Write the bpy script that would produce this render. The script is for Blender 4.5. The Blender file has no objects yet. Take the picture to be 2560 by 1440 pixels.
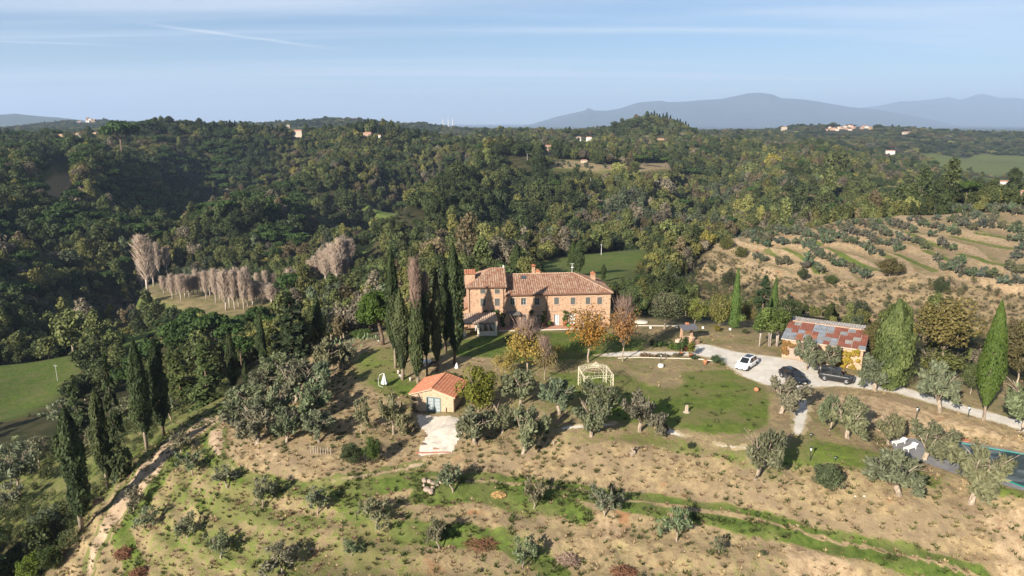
import bpy, math, random
import numpy as np
from mathutils import Vector, Matrix

random.seed(7)
RNG = np.random.default_rng(11)
SC = bpy.context.scene
COL = SC.collection

# ------------------------------------------------------------------ camera
CAM_H = 36.0
F_PX, CX, CY = 1762.0, 1280.0, 720.0          # focal length and centre for a 2560 x 1440 frame
PITCH = math.atan((720 - 306) / F_PX)
cp, sp = math.cos(PITCH), math.sin(PITCH)
cam = bpy.data.objects.new('camera', bpy.data.cameras.new('camera'))
COL.objects.link(cam)
cam.location = (0, 0, CAM_H)
cam.rotation_euler = (math.pi / 2 - PITCH, 0, 0)
cam.data.sensor_width = 36
cam.data.lens = 36 * F_PX / 2560
cam.data.clip_start = 1
cam.data.clip_end = 90000
SC.camera = cam

# ------------------------------------------------------------------ world and sun
SUN_EL, SUN_AZ = math.radians(24), math.radians(36)   # light travels towards +Y, turned SUN_AZ towards +X
world = bpy.data.worlds.new('World')
SC.world = world
world.use_nodes = True
wn, wl = world.node_tree.nodes, world.node_tree.links
wn.clear()
def wnode(t, **k):
    n = wn.new(t)
    for a, b in k.items(): setattr(n, a, b)
    return n
sky = wnode('ShaderNodeTexSky', sky_type='NISHITA')
sky.sun_disc = False
sky.sun_elevation = SUN_EL
sky.sun_rotation = math.pi + SUN_AZ
sky.altitude = 1200
sky.air_density = 1.0
sky.dust_density = 0.1
sky.ozone_density = 4.0
# thin cirrus: noise on the direction projected to a plane high above
tc = wnode('ShaderNodeTexCoord')
sepd = wnode('ShaderNodeSeparateXYZ'); wl.new(tc.outputs['Generated'], sepd.inputs[0])
def wmath(op, a, b=None, clamp=False):
    n = wnode('ShaderNodeMath', operation=op, use_clamp=clamp)
    for i, v in enumerate((a, b)):
        if v is None: continue
        if hasattr(v, 'is_linked'): wl.new(v, n.inputs[i])
        else: n.inputs[i].default_value = v
    return n.outputs[0]
zc = wmath('ADD', wmath('MAXIMUM', sepd.outputs[2], 0.0), 0.035)
px_ = wmath('DIVIDE', sepd.outputs[0], zc); py_ = wmath('DIVIDE', sepd.outputs[1], zc)
comb = wnode('ShaderNodeCombineXYZ'); wl.new(px_, comb.inputs[0]); wl.new(py_, comb.inputs[1])
def cirrus(scale, rot, sx, sy, lo, hi, det=7, rough=.55, dist=.6, seed=0):
    mp = wnode('ShaderNodeMapping'); wl.new(comb.outputs[0], mp.inputs[0])
    mp.inputs['Rotation'].default_value = (0, 0, rot); mp.inputs['Scale'].default_value = (sx, sy, 1)
    mp.inputs['Location'].default_value = (seed * 3.1, seed * 1.7, seed)
    nz = wnode('ShaderNodeTexNoise'); wl.new(mp.outputs[0], nz.inputs['Vector'])
    nz.inputs['Scale'].default_value = scale; nz.inputs['Detail'].default_value = det
    nz.inputs['Roughness'].default_value = rough; nz.inputs['Distortion'].default_value = dist
    mr = wnode('ShaderNodeMapRange', interpolation_type='SMOOTHSTEP'); wl.new(nz.outputs[0], mr.inputs[0])
    mr.inputs[1].default_value = lo; mr.inputs[2].default_value = hi
    return mr.outputs[0]
c1 = cirrus(.42, math.radians(10), .14, 1.0, .44, .70, seed=3)
c2 = cirrus(1.1, math.radians(-14), .12, 1.0, .47, .8, seed=8)
cl = wmath('ADD', wmath('MULTIPLY', c1, .62), wmath('MULTIPLY', c2, .38), True)
# contrail lines lie on the same high plane: |a x + b y - c| small
def contrail(p0, p1, w, amt):
    (x0, y0), (x1, y1) = p0, p1
    L = math.hypot(x1 - x0, y1 - y0); dx, dy = (x1 - x0) / L, (y1 - y0) / L
    along = wmath('ADD', wmath('MULTIPLY', px_, dx), wmath('ADD', wmath('MULTIPLY', py_, dy), -(x0 * dx + y0 * dy)))
    across = wmath('ADD', wmath('MULTIPLY', px_, -dy), wmath('ADD', wmath('MULTIPLY', py_, dx), (x0 * dy - y0 * dx)))
    wob = wnode('ShaderNodeTexNoise'); wl.new(comb.outputs[0], wob.inputs['Vector']); wob.inputs['Scale'].default_value = 2.5
    wob.inputs['Detail'].default_value = 5
    across = wmath('ADD', across, wmath('MULTIPLY', wmath('SUBTRACT', wob.outputs[0], .5), w * 1.6))
    m = wnode('ShaderNodeMapRange', interpolation_type='SMOOTHSTEP'); wl.new(wmath('ABSOLUTE', across), m.inputs[0])
    m.inputs[1].default_value = w; m.inputs[2].default_value = 0.0
    e0 = wnode('ShaderNodeMapRange', interpolation_type='SMOOTHSTEP'); wl.new(along, e0.inputs[0])
    e0.inputs[1].default_value = 0; e0.inputs[2].default_value = L * .25
    e1 = wnode('ShaderNodeMapRange', interpolation_type='SMOOTHSTEP'); wl.new(along, e1.inputs[0])
    e1.inputs[1].default_value = L; e1.inputs[2].default_value = L * .6
    return wmath('MULTIPLY', wmath('MULTIPLY', m.outputs[0], amt), wmath('MULTIPLY', e0.outputs[0], e1.outputs[0]))
def skypt(px, py):
    u, v = (px - CX) / F_PX, (CY - py) / F_PX
    d = np.array([u, cp + v * sp, -sp + v * cp]); d /= np.linalg.norm(d)
    return d[0] / (d[2] + .035), d[1] / (d[2] + .035)
ct = wmath('ADD', contrail(skypt(300, 50), skypt(900, 132), .10, .5), contrail(skypt(-150, 98), skypt(400, 118), .10, .4))
cl = wmath('ADD', cl, ct, True)
mixc = wnode('ShaderNodeMix', data_type='RGBA')
wl.new(wmath('MULTIPLY', cl, .9), mixc.inputs[0])
wl.new(sky.outputs[0], mixc.inputs[6])
# cloud brightness follows the sky's own: a paler, whiter version of it
mixc.inputs[7].default_value = (9.0, 9.5, 10.2, 1)
bg = wnode('ShaderNodeBackground'); wl.new(mixc.outputs[2], bg.inputs[0]); bg.inputs[1].default_value = 0.050
wo = wnode('ShaderNodeOutputWorld'); wl.new(bg.outputs[0], wo.inputs[0])

sun = bpy.data.objects.new('sun', bpy.data.lights.new('sun', 'SUN'))
COL.objects.link(sun)
sun.data.energy = 5.0
sun.data.angle = math.radians(.5)
sun.data.color = (1.0, .92, .80)
_d = Vector((math.sin(SUN_AZ) * math.cos(SUN_EL), math.cos(SUN_AZ) * math.cos(SUN_EL), -math.sin(SUN_EL)))
sun.rotation_euler = _d.to_track_quat('-Z', 'Y').to_euler()
sun.location = (-60, -100, 120)

SC.view_settings.view_transform = 'Standard'
SC.view_settings.look = 'None'
SC.view_settings.gamma = 1
SC.view_settings.exposure = 1.08
SC.view_settings.use_curve_mapping = False
SC.render.engine = 'CYCLES'
SC.cycles.use_denoising = True
SC.cycles.max_bounces = 5
SC.cycles.diffuse_bounces = 2
SC.cycles.transparent_max_bounces = 8
SC.cycles.volume_bounces = 1

# ------------------------------------------------------------------ small maths helpers
def slope(py):
    v = (CY - np.asarray(py, float)) / F_PX
    return (sp - v * cp) / (cp + v * sp)
def depth_of(Y, z): return Y * cp + (CAM_H - z) * sp
def at_Y(px, py, Y):
    z = CAM_H - slope(py) * Y
    return np.array([(px - CX) / F_PX * depth_of(Y, z), Y, z])
def at_z(px, py, z):
    return at_Y(px, py, (CAM_H - z) / slope(py))
def project(x, y, z):
    dep = y * cp + (CAM_H - z) * sp
    up = y * sp - (CAM_H - z) * cp
    return CX + x / dep * F_PX, CY - up / dep * F_PX

def _hash(ix, iy, seed):
    n = (ix.astype(np.int64) * 374761393 + iy.astype(np.int64) * 668265263 + seed * 974634777) & 0x7fffffff
    n = ((n ^ (n >> 13)) * 1274126177) & 0x7fffffff
    n = n ^ (n >> 16)
    return (n & 0xffff) / 65535.0
def vnoise(x, y, seed=0):
    x = np.asarray(x, float); y = np.asarray(y, float)
    ix, iy = np.floor(x), np.floor(y)
    fx, fy = x - ix, y - iy
    fx = fx * fx * (3 - 2 * fx); fy = fy * fy * (3 - 2 * fy)
    a = _hash(ix, iy, seed); b = _hash(ix + 1, iy, seed); c = _hash(ix, iy + 1, seed); d = _hash(ix + 1, iy + 1, seed)
    return (a * (1 - fx) + b * fx) * (1 - fy) + (c * (1 - fx) + d * fx) * fy
def fbm(x, y, seed=0, oct=4):
    s, a, t = 0, .5, 0
    for k in range(oct):
        s = s + a * vnoise(x * 2 ** k, y * 2 ** k, seed + k * 17); t += a; a *= .5
    return s / t
def sstep(a, b, x):
    t = np.clip((x - a) / (b - a), 0, 1)
    return t * t * (3 - 2 * t)

# ------------------------------------------------------------------ terrain heights
# control points: image place of a spot on the ground and its height (z) or its distance (Y); c = seen canopy, the ground lies below
CZ = [  # px, py, z : estate and near slope
 (1170,815,0),(1350,822,0),(1530,810,0),(1200,845,-.1),(1350,870,-.2),(1472,905,-.3),(1650,860,0),(1800,850,0),(1661,820,0),(1835,820,0),
 (1900,870,0),(1955,894,0),(2152,925,0),(1865,920,-.2),(2080,955,-.2),(1985,950,-.2),(1700,950,-.5),(1560,980,-.6),(1800,1040,-.7),(1600,1040,-.8),
 (958,860,-.6),(1045,957,-1.2),(1137,910,-.5),(900,960,-1.8),(960,965,-1.5),(860,885,-1.6),(850,960,-2.6),(1085,1032,-2.3),(1150,1000,-1.6),(1020,1000,-2.2),
 (1090,1130,-3.3),(1250,1040,-1.8),(1350,1010,-1.2),(1700,1080,-1.0),(1475,1090,-1.2),(1300,1110,-2.4),(1190,1105,-2.6),(1850,1125,-1.2),(2000,1050,-.6),(2190,975,-.3),
 (2350,1020,-.6),(2458,1050,-1.2),(2560,1075,-1.6),(2700,1110,-1.8),(2120,1090,-1.0),(2250,1110,-1.7),(2420,1110,-2.0),(2560,1135,-2.2),(2500,1215,-2.6),(2300,1160,-2.0),
 (2025,1150,-1.4),(1885,1195,-2.6),(2070,1230,-3.1),(2250,1240,-2.8),(2425,1260,-3.1),(2560,1260,-3.2),
 (1500,1170,-3.1),(1500,1235,-4.6),(1300,1215,-4.6),(1700,1270,-5.0),(2000,1330,-5.6),(2300,1395,-6.3),(2560,1430,-6.8),(2000,1280,-4.5),(2300,1330,-4.9),(2560,1350,-5.2),
 (1750,1160,-2.6),(1750,1225,-4.0),(1100,1165,-3.9),(950,1190,-4.8),(800,1205,-5.5),(650,1185,-5.7),(900,1130,-4.0),(700,1130,-4.2),(600,1150,-5.0),(800,1050,-2.8),(700,1050,-3.2),
 (560,1100,-6.0),(520,1130,-6.8),(520,1060,-6.9),(430,1130,-9.0),(300,1260,-12.6),(220,1440,-16),(330,1400,-14),(500,1250,-9.2),(400,1250,-11),
 (550,1400,-11.2),(700,1440,-10),(1100,1440,-8.6),(1500,1440,-7.7),(2000,1440,-7.4),(800,1300,-7.5),(1200,1330,-6.8),(1100,1215,-4.9),(1400,1310,-5.9),(1650,1360,-6.3),(950,1250,-5.9),
 (2560,1520,-8.5),(1280,1560,-10),(600,1560,-14),(100,1560,-21),
 (205,1320,-15),(0,1300,-21),(-150,1440,-26),(100,1180,-22),(0,1050,-31),(-150,1000,-34),(365,1122,-11.5),(410,1088,-10.5),(270,1220,-13.2),(150,1230,-18),
 (585,990,-8.0),(662,945,-8.0),(560,1010,-8.0),(480,1010,-13),(760,885,-5.5),(720,960,-4.5),(800,930,-3.0),(650,1010,-5.0),
 (100,950,-37),(0,1030,-36),(190,885,-38),(330,835,-40),(400,822,-40),(-150,930,-38),(500,740,-41),(650,770,-40),(370,720,-41),(720,715,-41),(820,690,-41),
 (920,615,-42),(1020,528,-42),(950,515,-42),(870,640,-41.5),
 # behind the estate
 (1000,700,-24),(1180,690,-18),(1400,660,-22),(1560,635,-21),(1350,690,-18),(1600,700,-15),(1700,760,-8),(1640,690,-17),
 # right hand gully, scrub and olive grove
 (1850,600,-14),(1780,650,-21),(1900,590,-12),(2050,690,-17),(2200,690,-12.5),(2230,545,-5),(2400,535,-3),(2560,540,-1),(2560,640,-5),(2560,720,-9),(2350,620,-8),
 (1800,720,-24),(1900,745,-20),(2050,790,-18),(2000,830,-5),(2250,860,-5),(2400,870,-5),(2560,860,-5),(2560,780,-13),(2250,780,-16),(2400,760,-12.5),(2700,540,0),(2700,720,-8),(2700,900,-3),(2560,950,-1.6),(2300,930,-.6),
]
CYT = [  # px, py, Y, canopy depth : further land
 (1100,640,300,8),(1100,560,430,8),(1250,425,640,8),(1300,402,720,0),(1450,412,690,0),(1600,412,720,0),(1300,500,500,8),(1300,600,370,8),(1600,560,430,8),(1700,480,570,8),
 (1900,510,560,8),(2100,430,800,8),(1900,410,900,8),(2200,490,600,8),(2000,560,460,8),(1750,600,400,8),(1500,480,560,8),(1400,560,420,8),(1200,520,480,8),(1020,600,400,8),
 (2412,510,345,0),(2560,515,345,0),(2700,515,350,0),(2300,520,335,0),(2400,430,1400,0),(2480,465,850,4),(2350,405,1500,0),(2560,440,1000,4),(2330,395,1800,5),
 (1650,318,1350,8),(1650,345,1150,8),(1540,335,1300,8),(1300,322,1700,8),(1150,352,1800,8),(1150,340,2100,8),(1400,348,1450,5),(1250,385,850,8),(1780,345,1400,8),
 (2050,322,2300,4),(1850,335,1700,8),(2000,360,1300,8),(2250,352,1700,8),(2350,345,2000,8),(2560,336,2400,8),(2700,336,2400,8),(2200,330,2500,5),
 (735,345,1020,8),(540,350,950,8),(330,355,900,8),(150,357,1000,8),(0,352,950,8),(-150,350,950,8),(900,368,950,8),(1050,390,850,8),(1150,400,800,8),(640,350,980,8),
 (200,405,700,8),(100,510,460,8),(150,462,540,0),(0,460,520,8),(0,600,340,8),(0,720,275,8),(150,640,330,8),(100,810,240,8),(250,570,420,8),(-150,600,340,8),(-150,800,230,8),(-150,450,520,8),
 (380,560,560,8),(300,700,330,8),(280,790,275,4),(480,520,640,8),(560,460,760,8),(700,460,740,8),(700,405,870,8),(850,440,760,8),(400,430,720,8),(330,480,600,8),
 (620,550,480,8),(500,575,440,8),(800,530,520,8),(500,670,365,8),(700,655,375,8),(880,590,480,8),(950,470,680,8),(1050,440,720,8),(1000,500,690,6),(860,560,500,8),
 (430,320,1900,10),(200,302,3000,10),(400,308,2600,10),(640,322,2400,10),(860,314,2500,10),(1050,322,2500,10),(0,322,2700,10),(100,335,1500,10),(300,335,1500,10),(600,338,1500,10),(900,338,1600,10),(-150,320,2700,10),
 (1000,350,1500,10),(1500,322,2400,10),(1750,325,2400,10),
]
pts = [at_z(a, b, c) for a, b, c in CZ]
for a, b, c, k in CYT:
    p = at_Y(a, b, c); p[2] -= k; pts.append(p)
for k in range(13):                                     # the plain far away, and the slope under the camera
    az = -.75 + k * .125
    pts.append(np.array([math.sin(az) * 4600, math.cos(az) * 4600, -45 + 12 * math.sin(k * 2.1)]))
    pts.append(np.array([math.sin(az) * 30, math.cos(az) * 30, -19 + 2 * math.cos(az)]))
pts = np.array(pts)
cu = np.arctan2(pts[:, 0], pts[:, 1]); cv = np.log(np.hypot(pts[:, 0], pts[:, 1]))
EPS = .03
def _ker(u, v): return -np.sqrt((u[:, None] - cu[None]) ** 2 + (v[:, None] - cv[None]) ** 2 + EPS ** 2)
A = _ker(cu, cv); n_ = len(pts)
M = np.zeros((n_ + 1, n_ + 1)); M[:n_, :n_] = A + np.eye(n_) * .004; M[:n_, n_] = 1; M[n_, :n_] = 1
wts = np.linalg.solve(M, np.append(pts[:, 2], 0))
GU = np.linspace(-.9, .9, 260); GV = np.linspace(math.log(25), math.log(5200), 420)
gu, gv = np.meshgrid(GU, GV)
CG = np.empty(gu.size)
for i in range(0, gu.size, 20000):
    CG[i:i + 20000] = _ker(gu.ravel()[i:i + 20000], gv.ravel()[i:i + 20000]) @ wts[:n_] + wts[n_]
CG = CG.reshape(gu.shape)
def _blur(a):
    b = np.pad(a, 1, mode='edge')
    a = (b[:-2, 1:-1] + 2 * b[1:-1, 1:-1] + b[2:, 1:-1]) / 4
    b = np.pad(a, 1, mode='edge')
    return (b[1:-1, :-2] + 2 * b[1:-1, 1:-1] + b[1:-1, 2:]) / 4
CG = _blur(_blur(CG))
def bil(grid, us, vs, u, v):
    fu = np.clip((u - us[0]) / (us[1] - us[0]), 0, len(us) - 1.001); fv = np.clip((v - vs[0]) / (vs[1] - vs[0]), 0, len(vs) - 1.001)
    i, j = fu.astype(int), fv.astype(int); a, b = fu - i, fv - j
    return (grid[j, i] * (1 - a) + grid[j, i + 1] * a) * (1 - b) + (grid[j + 1, i] * (1 - a) + grid[j + 1, i + 1] * a) * b
def base_h(x, y):
    x = np.asarray(x, float); y = np.asarray(y, float)
    return bil(CG, GU, GV, np.arctan2(x, y), np.log(np.maximum(np.hypot(x, y), 25.1)))

_T = np.exp(np.linspace(math.log(30), math.log(4800), 1800))
def hit(px, py, h=base_h, lift=0.0):
    """where the line of sight through an image place meets the ground"""
    u, v = (px - CX) / F_PX, (CY - py) / F_PX
    d = np.array([u, cp + v * sp, -sp + v * cp])
    x, y, z = d[0] * _T, d[1] * _T, CAM_H + d[2] * _T
    g = z - h(x, y) - lift
    k = np.argmax(g < 0)
    if k == 0: k = len(_T) - 1
    t = _T[k - 1] + (_T[k] - _T[k - 1]) * g[k - 1] / (g[k - 1] - g[k] + 1e-9)
    return np.array([d[0] * t, d[1] * t])
def poly_w(pl):
    """polygon of image places ('w' marks one already given in metres) -> ground polygon"""
    return np.array([p[1:] if p[0] == 'w' else hit(*p) for p in pl], float)
def sdist(poly, x, y):
    """signed distance to a polygon, negative inside"""
    x = np.asarray(x, float); y = np.asarray(y, float)
    best = np.full(x.shape, 1e18); ins = np.zeros(x.shape, bool)
    for i in range(len(poly)):
        (ax, ay), (bx, by) = poly[i - 1], poly[i]
        ex, ey = bx - ax, by - ay
        t = np.clip(((x - ax) * ex + (y - ay) * ey) / (ex * ex + ey * ey + 1e-12), 0, 1)
        best = np.minimum(best, (x - ax - t * ex) ** 2 + (y - ay - t * ey) ** 2)
        c = ((ay > y) != (by > y))
        with np.errstate(divide='ignore', invalid='ignore'):
            ins ^= c & (x < ex * (y - ay) / (ey if abs(ey) > 1e-12 else 1e-12) + ax)
    d = np.sqrt(best)
    return np.where(ins, -d, d)
def ldist(line, x, y):
    x = np.asarray(x, float); y = np.asarray(y, float)
    best = np.full(x.shape, 1e18)
    for i in range(1, len(line)):
        (ax, ay), (bx, by) = line[i - 1], line[i]
        ex, ey = bx - ax, by - ay
        t = np.clip(((x - ax) * ex + (y - ay) * ey) / (ex * ex + ey * ey + 1e-12), 0, 1)
        best = np.minimum(best, (x - ax - t * ex) ** 2 + (y - ay - t * ey) ** 2)
    return np.sqrt(best)

def Z5(*p): return [(1700 + a / 2.977, 460 + b / 2.977) for a, b in p]
# ---- regions on the ground
R_ESTATE = poly_w([(60,1500),(150,1400),(215,1290),(300,1190),(400,1100),(520,1020),(600,985),(680,945),(760,892),(830,862),(900,838),(960,828),(1080,815),('w',-16,125),('w',-14,138),('w',20,141),
                   (1600,792),(1700,805),(1830,806),(1960,800),(2050,812),(2160,840),(2280,900),(2400,930),(2560,960),(2750,1000),(2750,1600),(60,1600)])
FIELDS = {
 'valley': [(-120,925),(90,905),(190,887),(203,900),(140,975),(40,1040),(-120,1075)],
 'strip': [(395,820),(310,850),(285,870),(345,862),(425,832)],
 'poplar': [(358,712),(420,702),(560,694),(735,704),(715,745),(600,790),(350,738)],
 'dell': [(850,652),(945,590),(972,612),(900,656)],
 'glade': [(905,503),(1065,521),(1082,546),(1000,546),(930,527)],
 'back': [(1340,662),(1500,633),(1625,622),(1600,655),(1540,700),(1340,700)],
 'hilltop': [(1255,388),(1330,384),(1335,402),(1262,410)],
 'terr': [(1350,402),(1420,400),(1500,410),(1565,412),(1575,428),(1480,424),(1380,420)],
 'tan': [(1585,408),(1670,405),(1680,422),(1600,430)],
 'tan2': [(1480,396),(1560,396),(1580,402),(1490,404)],
 'left': [(105,458),(135,436),(178,432),(182,470),(150,498),(120,488)],
 'vale': [(2330,396),(2440,388),(2600,392),(2600,432),(2480,440),(2350,420)],
 'vale2': [(2290,388),(2330,384),(2380,390),(2330,400)],
 'road': [(2440,440),(2600,470),(2600,490),(2520,480),(2440,450)],
}
R_FIELD = {k: poly_w(v) for k, v in FIELDS.items()}
R_GROVE = poly_w([(1785,625),(1850,592),(1930,588),(2100,570),(2230,540),(2330,528),(2560,526),(2720,522),(2720,740),(2560,725),(2400,705),(2250,690),(2150,708),(2050,695),(1900,665)])
R_SCRUB = poly_w([(1690,700),(1780,612),(1850,592),(2230,540),(2560,526),(2720,522),(2720,850),(2560,850),(2300,840),(2180,815),(2000,790),(1760,765)])

# ------------------------------------------------------------------ terrain mesh (fan shaped grid, finer where it is near)
def rows():
    r = [38.0]
    while r[-1] < 38500:
        x = r[-1]
        r.append(x + (.36 if x < 135 else x * .0068 if x < 420 else x * .011 if x < 3000 else x * .04))
    return np.array(r)
TU = np.linspace(-.80, .80, 640)
TR = rows(); TV = np.log(TR)
tu, tr = np.meshgrid(TU, TR)
TX, TY = np.sin(tu) * tr, np.cos(tu) * tr
TH = base_h(TX, TY)
_near = tr < 460
def msk(fn, poly, sel=_near):
    out = np.full(TX.shape, 1e3); out[sel] = fn(poly, TX[sel], TY[sel]); return out
D_EST = msk(sdist, R_ESTATE); D_GRV = msk(sdist, R_GROVE); D_SCR = msk(sdist, R_SCRUB)
sel_f = tr < 2600
D_FLD = np.full(TX.shape, 1e3)
for k_, p_ in R_FIELD.items():
    D_FLD = np.minimum(D_FLD, msk(sdist, p_, sel_f))
plateau = base_h(TX, TY)
in_est = sstep(3, -3, D_EST)
wild = (1 - in_est) * sstep(-2, 12, D_FLD) * sstep(-2, 6, D_SCR)
TH = TH + wild * sstep(120, 260, tr) * ((fbm(TX / 55, TY / 55, 3) - .5) * 9 + (fbm(TX / 160, TY / 160, 5) - .5) * 12 * sstep(300, 600, tr))
_mid = (tr > 150) & (tr < 1700)
def ridge_w(p, Yd): return [('w', *at_Y(x, y, Yd)[:2]) for x, y in p]
for ln_, amp_, wd_ in [
  ([(640,430),(560,465),(480,505),(410,560),(385,620),(375,680)], -36, 46), ([(1000,470),(960,510),(900,560),(850,600)], -24, 38), ([(330,680),(300,760),(260,830)], -12, 34),
  ([(1130,400),(1100,450),(1080,510)], -26, 40), ([(1290,450),(1310,520),(1330,580)], -24, 32), ([(1480,450),(1500,520),(1480,600)], -22, 36), ([(760,400),(720,440),(700,480)], -24, 44), ([(1750,420),(1700,480),(1650,540)], -20, 36),
  ([(420,470),(330,520),(280,570),(240,640)], 24, 42), ([(950,480),(800,510),(620,550),(480,590)], 24, 46), ([(1240,410),(1150,500),(1080,560),(1000,620)], 20, 46), ([(1400,470),(1410,540),(1420,600)], 15, 34), ([(900,380),(850,430),(830,480)], 17, 42),
  ([(2050,400),(1950,450),(1850,520)], 16, 42), ([(1900,420),(1820,480),(1760,540)], -18, 36), ([(520,390),(470,430),(440,470)], -24, 38), ([(160,520),(120,600),(100,680)], -20, 38), ([(1600,460),(1590,520),(1570,570)], 12, 32), ([(220,420),(180,470),(60,540)], 14, 42),
  (ridge_w([(430,350),(600,346),(735,344),(860,358),(1010,382)], 1000), 16, 75), (ridge_w([(-100,350),(100,350),(330,352)], 930), 10, 70), (ridge_w([(1630,320),(1670,320)], 1330), 20, 60), (ridge_w([(1450,335),(1600,335)], 1330), 9, 60), (ridge_w([(1250,335),(1340,330)], 1450), 14, 70)]:
    TH = TH + wild * amp_ * np.exp(-(msk(ldist, poly_w(ln_), _mid) / wd_) ** 2)
TH = TH + sstep(900, 1700, tr) * wild * (fbm(TX / 420, TY / 420, 9) - .62) * 26 * sstep(4400, 2800, tr)
for bx_, by_, bY_, ba_, bw_ in [(200,300,2900,24,210),(420,306,2600,16,260),(640,318,2400,9,260),(860,310,2500,20,240),(1050,318,2600,12,240),(2120,322,2350,16,180),(2050,322,2200,10,120),(2480,334,2400,14,260),(1860,330,1800,9,120),(2260,340,2000,8,150),(1500,322,2300,12,200)]:
    q_ = at_Y(bx_, by_, bY_); TH = TH + ba_ * np.exp(-((TX - q_[0]) ** 2 + (TY - q_[1]) ** 2) / bw_ ** 2)
far = sstep(3000, 5000, tr)
TH = TH * (1 - far) + far * (-66 + (fbm(TX / 1800, TY / 1800, 21) - .35) * 50 * sstep(12000, 4000, tr))
# banks and gullies of the bare slopes
bank = in_est * sstep(-.8, -2.2, TH)
TH = TH + bank * ((fbm(TX / 7, TY / 7, 31) - .5) * 1.1 + (fbm(TX / 2.1, TY / 2.1, 33) - .5) * .55)
TH = TH + in_est * (1 - bank) * (fbm(TX / 4, TY / 4, 35) - .5) * .12
lo_ = bank * sstep(-4.2, -6.0, TH) * sstep(135, 110, tr)
st = (TH + .5 * fbm(TX / 11, TY / 11, 37)) / 1.5
TH = TH + lo_ * .55 * (np.floor(st) + sstep(.25, .9, st - np.floor(st)) - st) * 1.5
grv = sstep(1, -3, D_GRV)
stg = (TH + .8 * fbm(TX / 18, TY / 18, 41)) / 2.0
fr_g = stg - np.floor(stg)
TH = TH + grv * .75 * (np.floor(stg) + sstep(.35, .9, fr_g) - stg) * 2.0
scr = sstep(2, -4, D_SCR) * (1 - grv) * sstep(2, 8, D_EST)
TH = TH + scr * ((fbm(TX / 14, TY / 14, 43) - .5) * 5 + (fbm(TX / 5, TY / 5, 45) - .5) * 2.2)
def H(x, y):
    """height of the finished ground mesh"""
    x = np.asarray(x, float); y = np.asarray(y, float)
    r = np.clip(np.hypot(x, y), TR[0] + .01, TR[-2])
    fu = np.clip((np.arctan2(x, y) - TU[0]) / (TU[1] - TU[0]), 0, len(TU) - 1.001)
    j = np.clip(np.searchsorted(TR, r) - 1, 0, len(TR) - 2); b = (r - TR[j]) / (TR[j + 1] - TR[j])
    i = fu.astype(int); a = fu - i
    return (TH[j, i] * (1 - a) + TH[j, i + 1] * a) * (1 - b) + (TH[j + 1, i] * (1 - a) + TH[j + 1, i + 1] * a) * b
def flatten(cx, cy, rad, soft, z=None):
    """level building ground"""
    global TH
    z = float(H(cx, cy)) if z is None else z
    w = sstep(rad + soft, rad, np.hypot(TX - cx, TY - cy)); TH = TH * (1 - w) + w * z
def flatpoly(poly, z, soft=1.5, grow=.4):
    global TH
    s = tr < 200
    d = np.full(TX.shape, 1e3); d[s] = sdist(poly, TX[s], TY[s])
    w = sstep(grow + soft, grow, d); TH = TH * (1 - w) + w * z

# ------------------------------------------------------------------ building ground and what grows where
HOUSE_O = np.array([-7.85, 121.8]); HOUSE_A = math.radians(5.5)
def hl(x, y):
    c, s = math.cos(HOUSE_A), math.sin(HOUSE_A)
    return np.array([HOUSE_O[0] + c * x - s * y, HOUSE_O[1] + s * x + c * y])
HOUSE_POLY = np.array([hl(-4, -5), hl(27.5, -4.5), hl(27.5, 12), hl(-4, 12)])
flatpoly(HOUSE_POLY, 0.0, 3)
SMALL_Z = -2.35
SMALL_P = at_z(1082, 1033, SMALL_Z)[:2]
FORE = [(1041,1040),(1150,1044),(1176,1030),(1180,1052),(1150,1090),(1128,1131),(1048,1132),(1052,1110),(1072,1085),(1046,1062)]
FORE_W = poly_w(FORE)
DRIVE = [(1590,878),(1680,878),(1724,878),(1738,858),(1775,862),(1850,880),(1952,893),(2000,900),(2090,925),(2160,945),(2240,962),(2330,990),(2420,1015),(2560,1052),(2640,1072),(2640,1110),(2560,1085),(2540,1075),
         (2440,1046),(2330,1012),(2240,985),(2170,975),(2100,968),(2030,972),(1985,978),(1945,972),(1900,960),(1850,940),(1815,915),(1790,899),(1740,890),(1660,890),(1590,893),(1520,893),(1480,889),(1530,880)]
DRIVE_W = poly_w(DRIVE)
PATH_W = [poly_w([(1985,985),(2022,1000),(2026,1030),(2020,1062),(2010,1088),(1992,1092),(1976,1082),(1978,1050),(1982,1015)]),
          poly_w([(1635,1066),(1690,1074),(1728,1092),(1700,1098),(1655,1084)]), poly_w([(1765,1104),(1868,1118),(1870,1127),(1800,1122)]), poly_w([(1395,1064),(1450,1060),(1540,1056),(1545,1066),(1450,1074),(1400,1078)])]
POOL_W = poly_w([(2385,1096),(2640,1152),(2640,1262),(2555,1232),(2385,1150)])
POOL_Z = float(np.mean(H(POOL_W[:, 0], POOL_W[:, 1])))
DECK_W = poly_w([(2225,1085),(2262,1080),(2400,1092),(2650,1148),(2650,1278),(2555,1243),(2480,1212),(2380,1180),(2285,1140),(2240,1118)])
flatpoly(DECK_W, POOL_Z + .25, 2.5)
TERRACE_W = np.array([hl(5.0, -2.2), hl(20.0, -2.6), hl(26, -2.2), hl(26, 0.0), hl(5, 0.0)])
BARN_C = at_z(1955, 894, 0)[:2]

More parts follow.
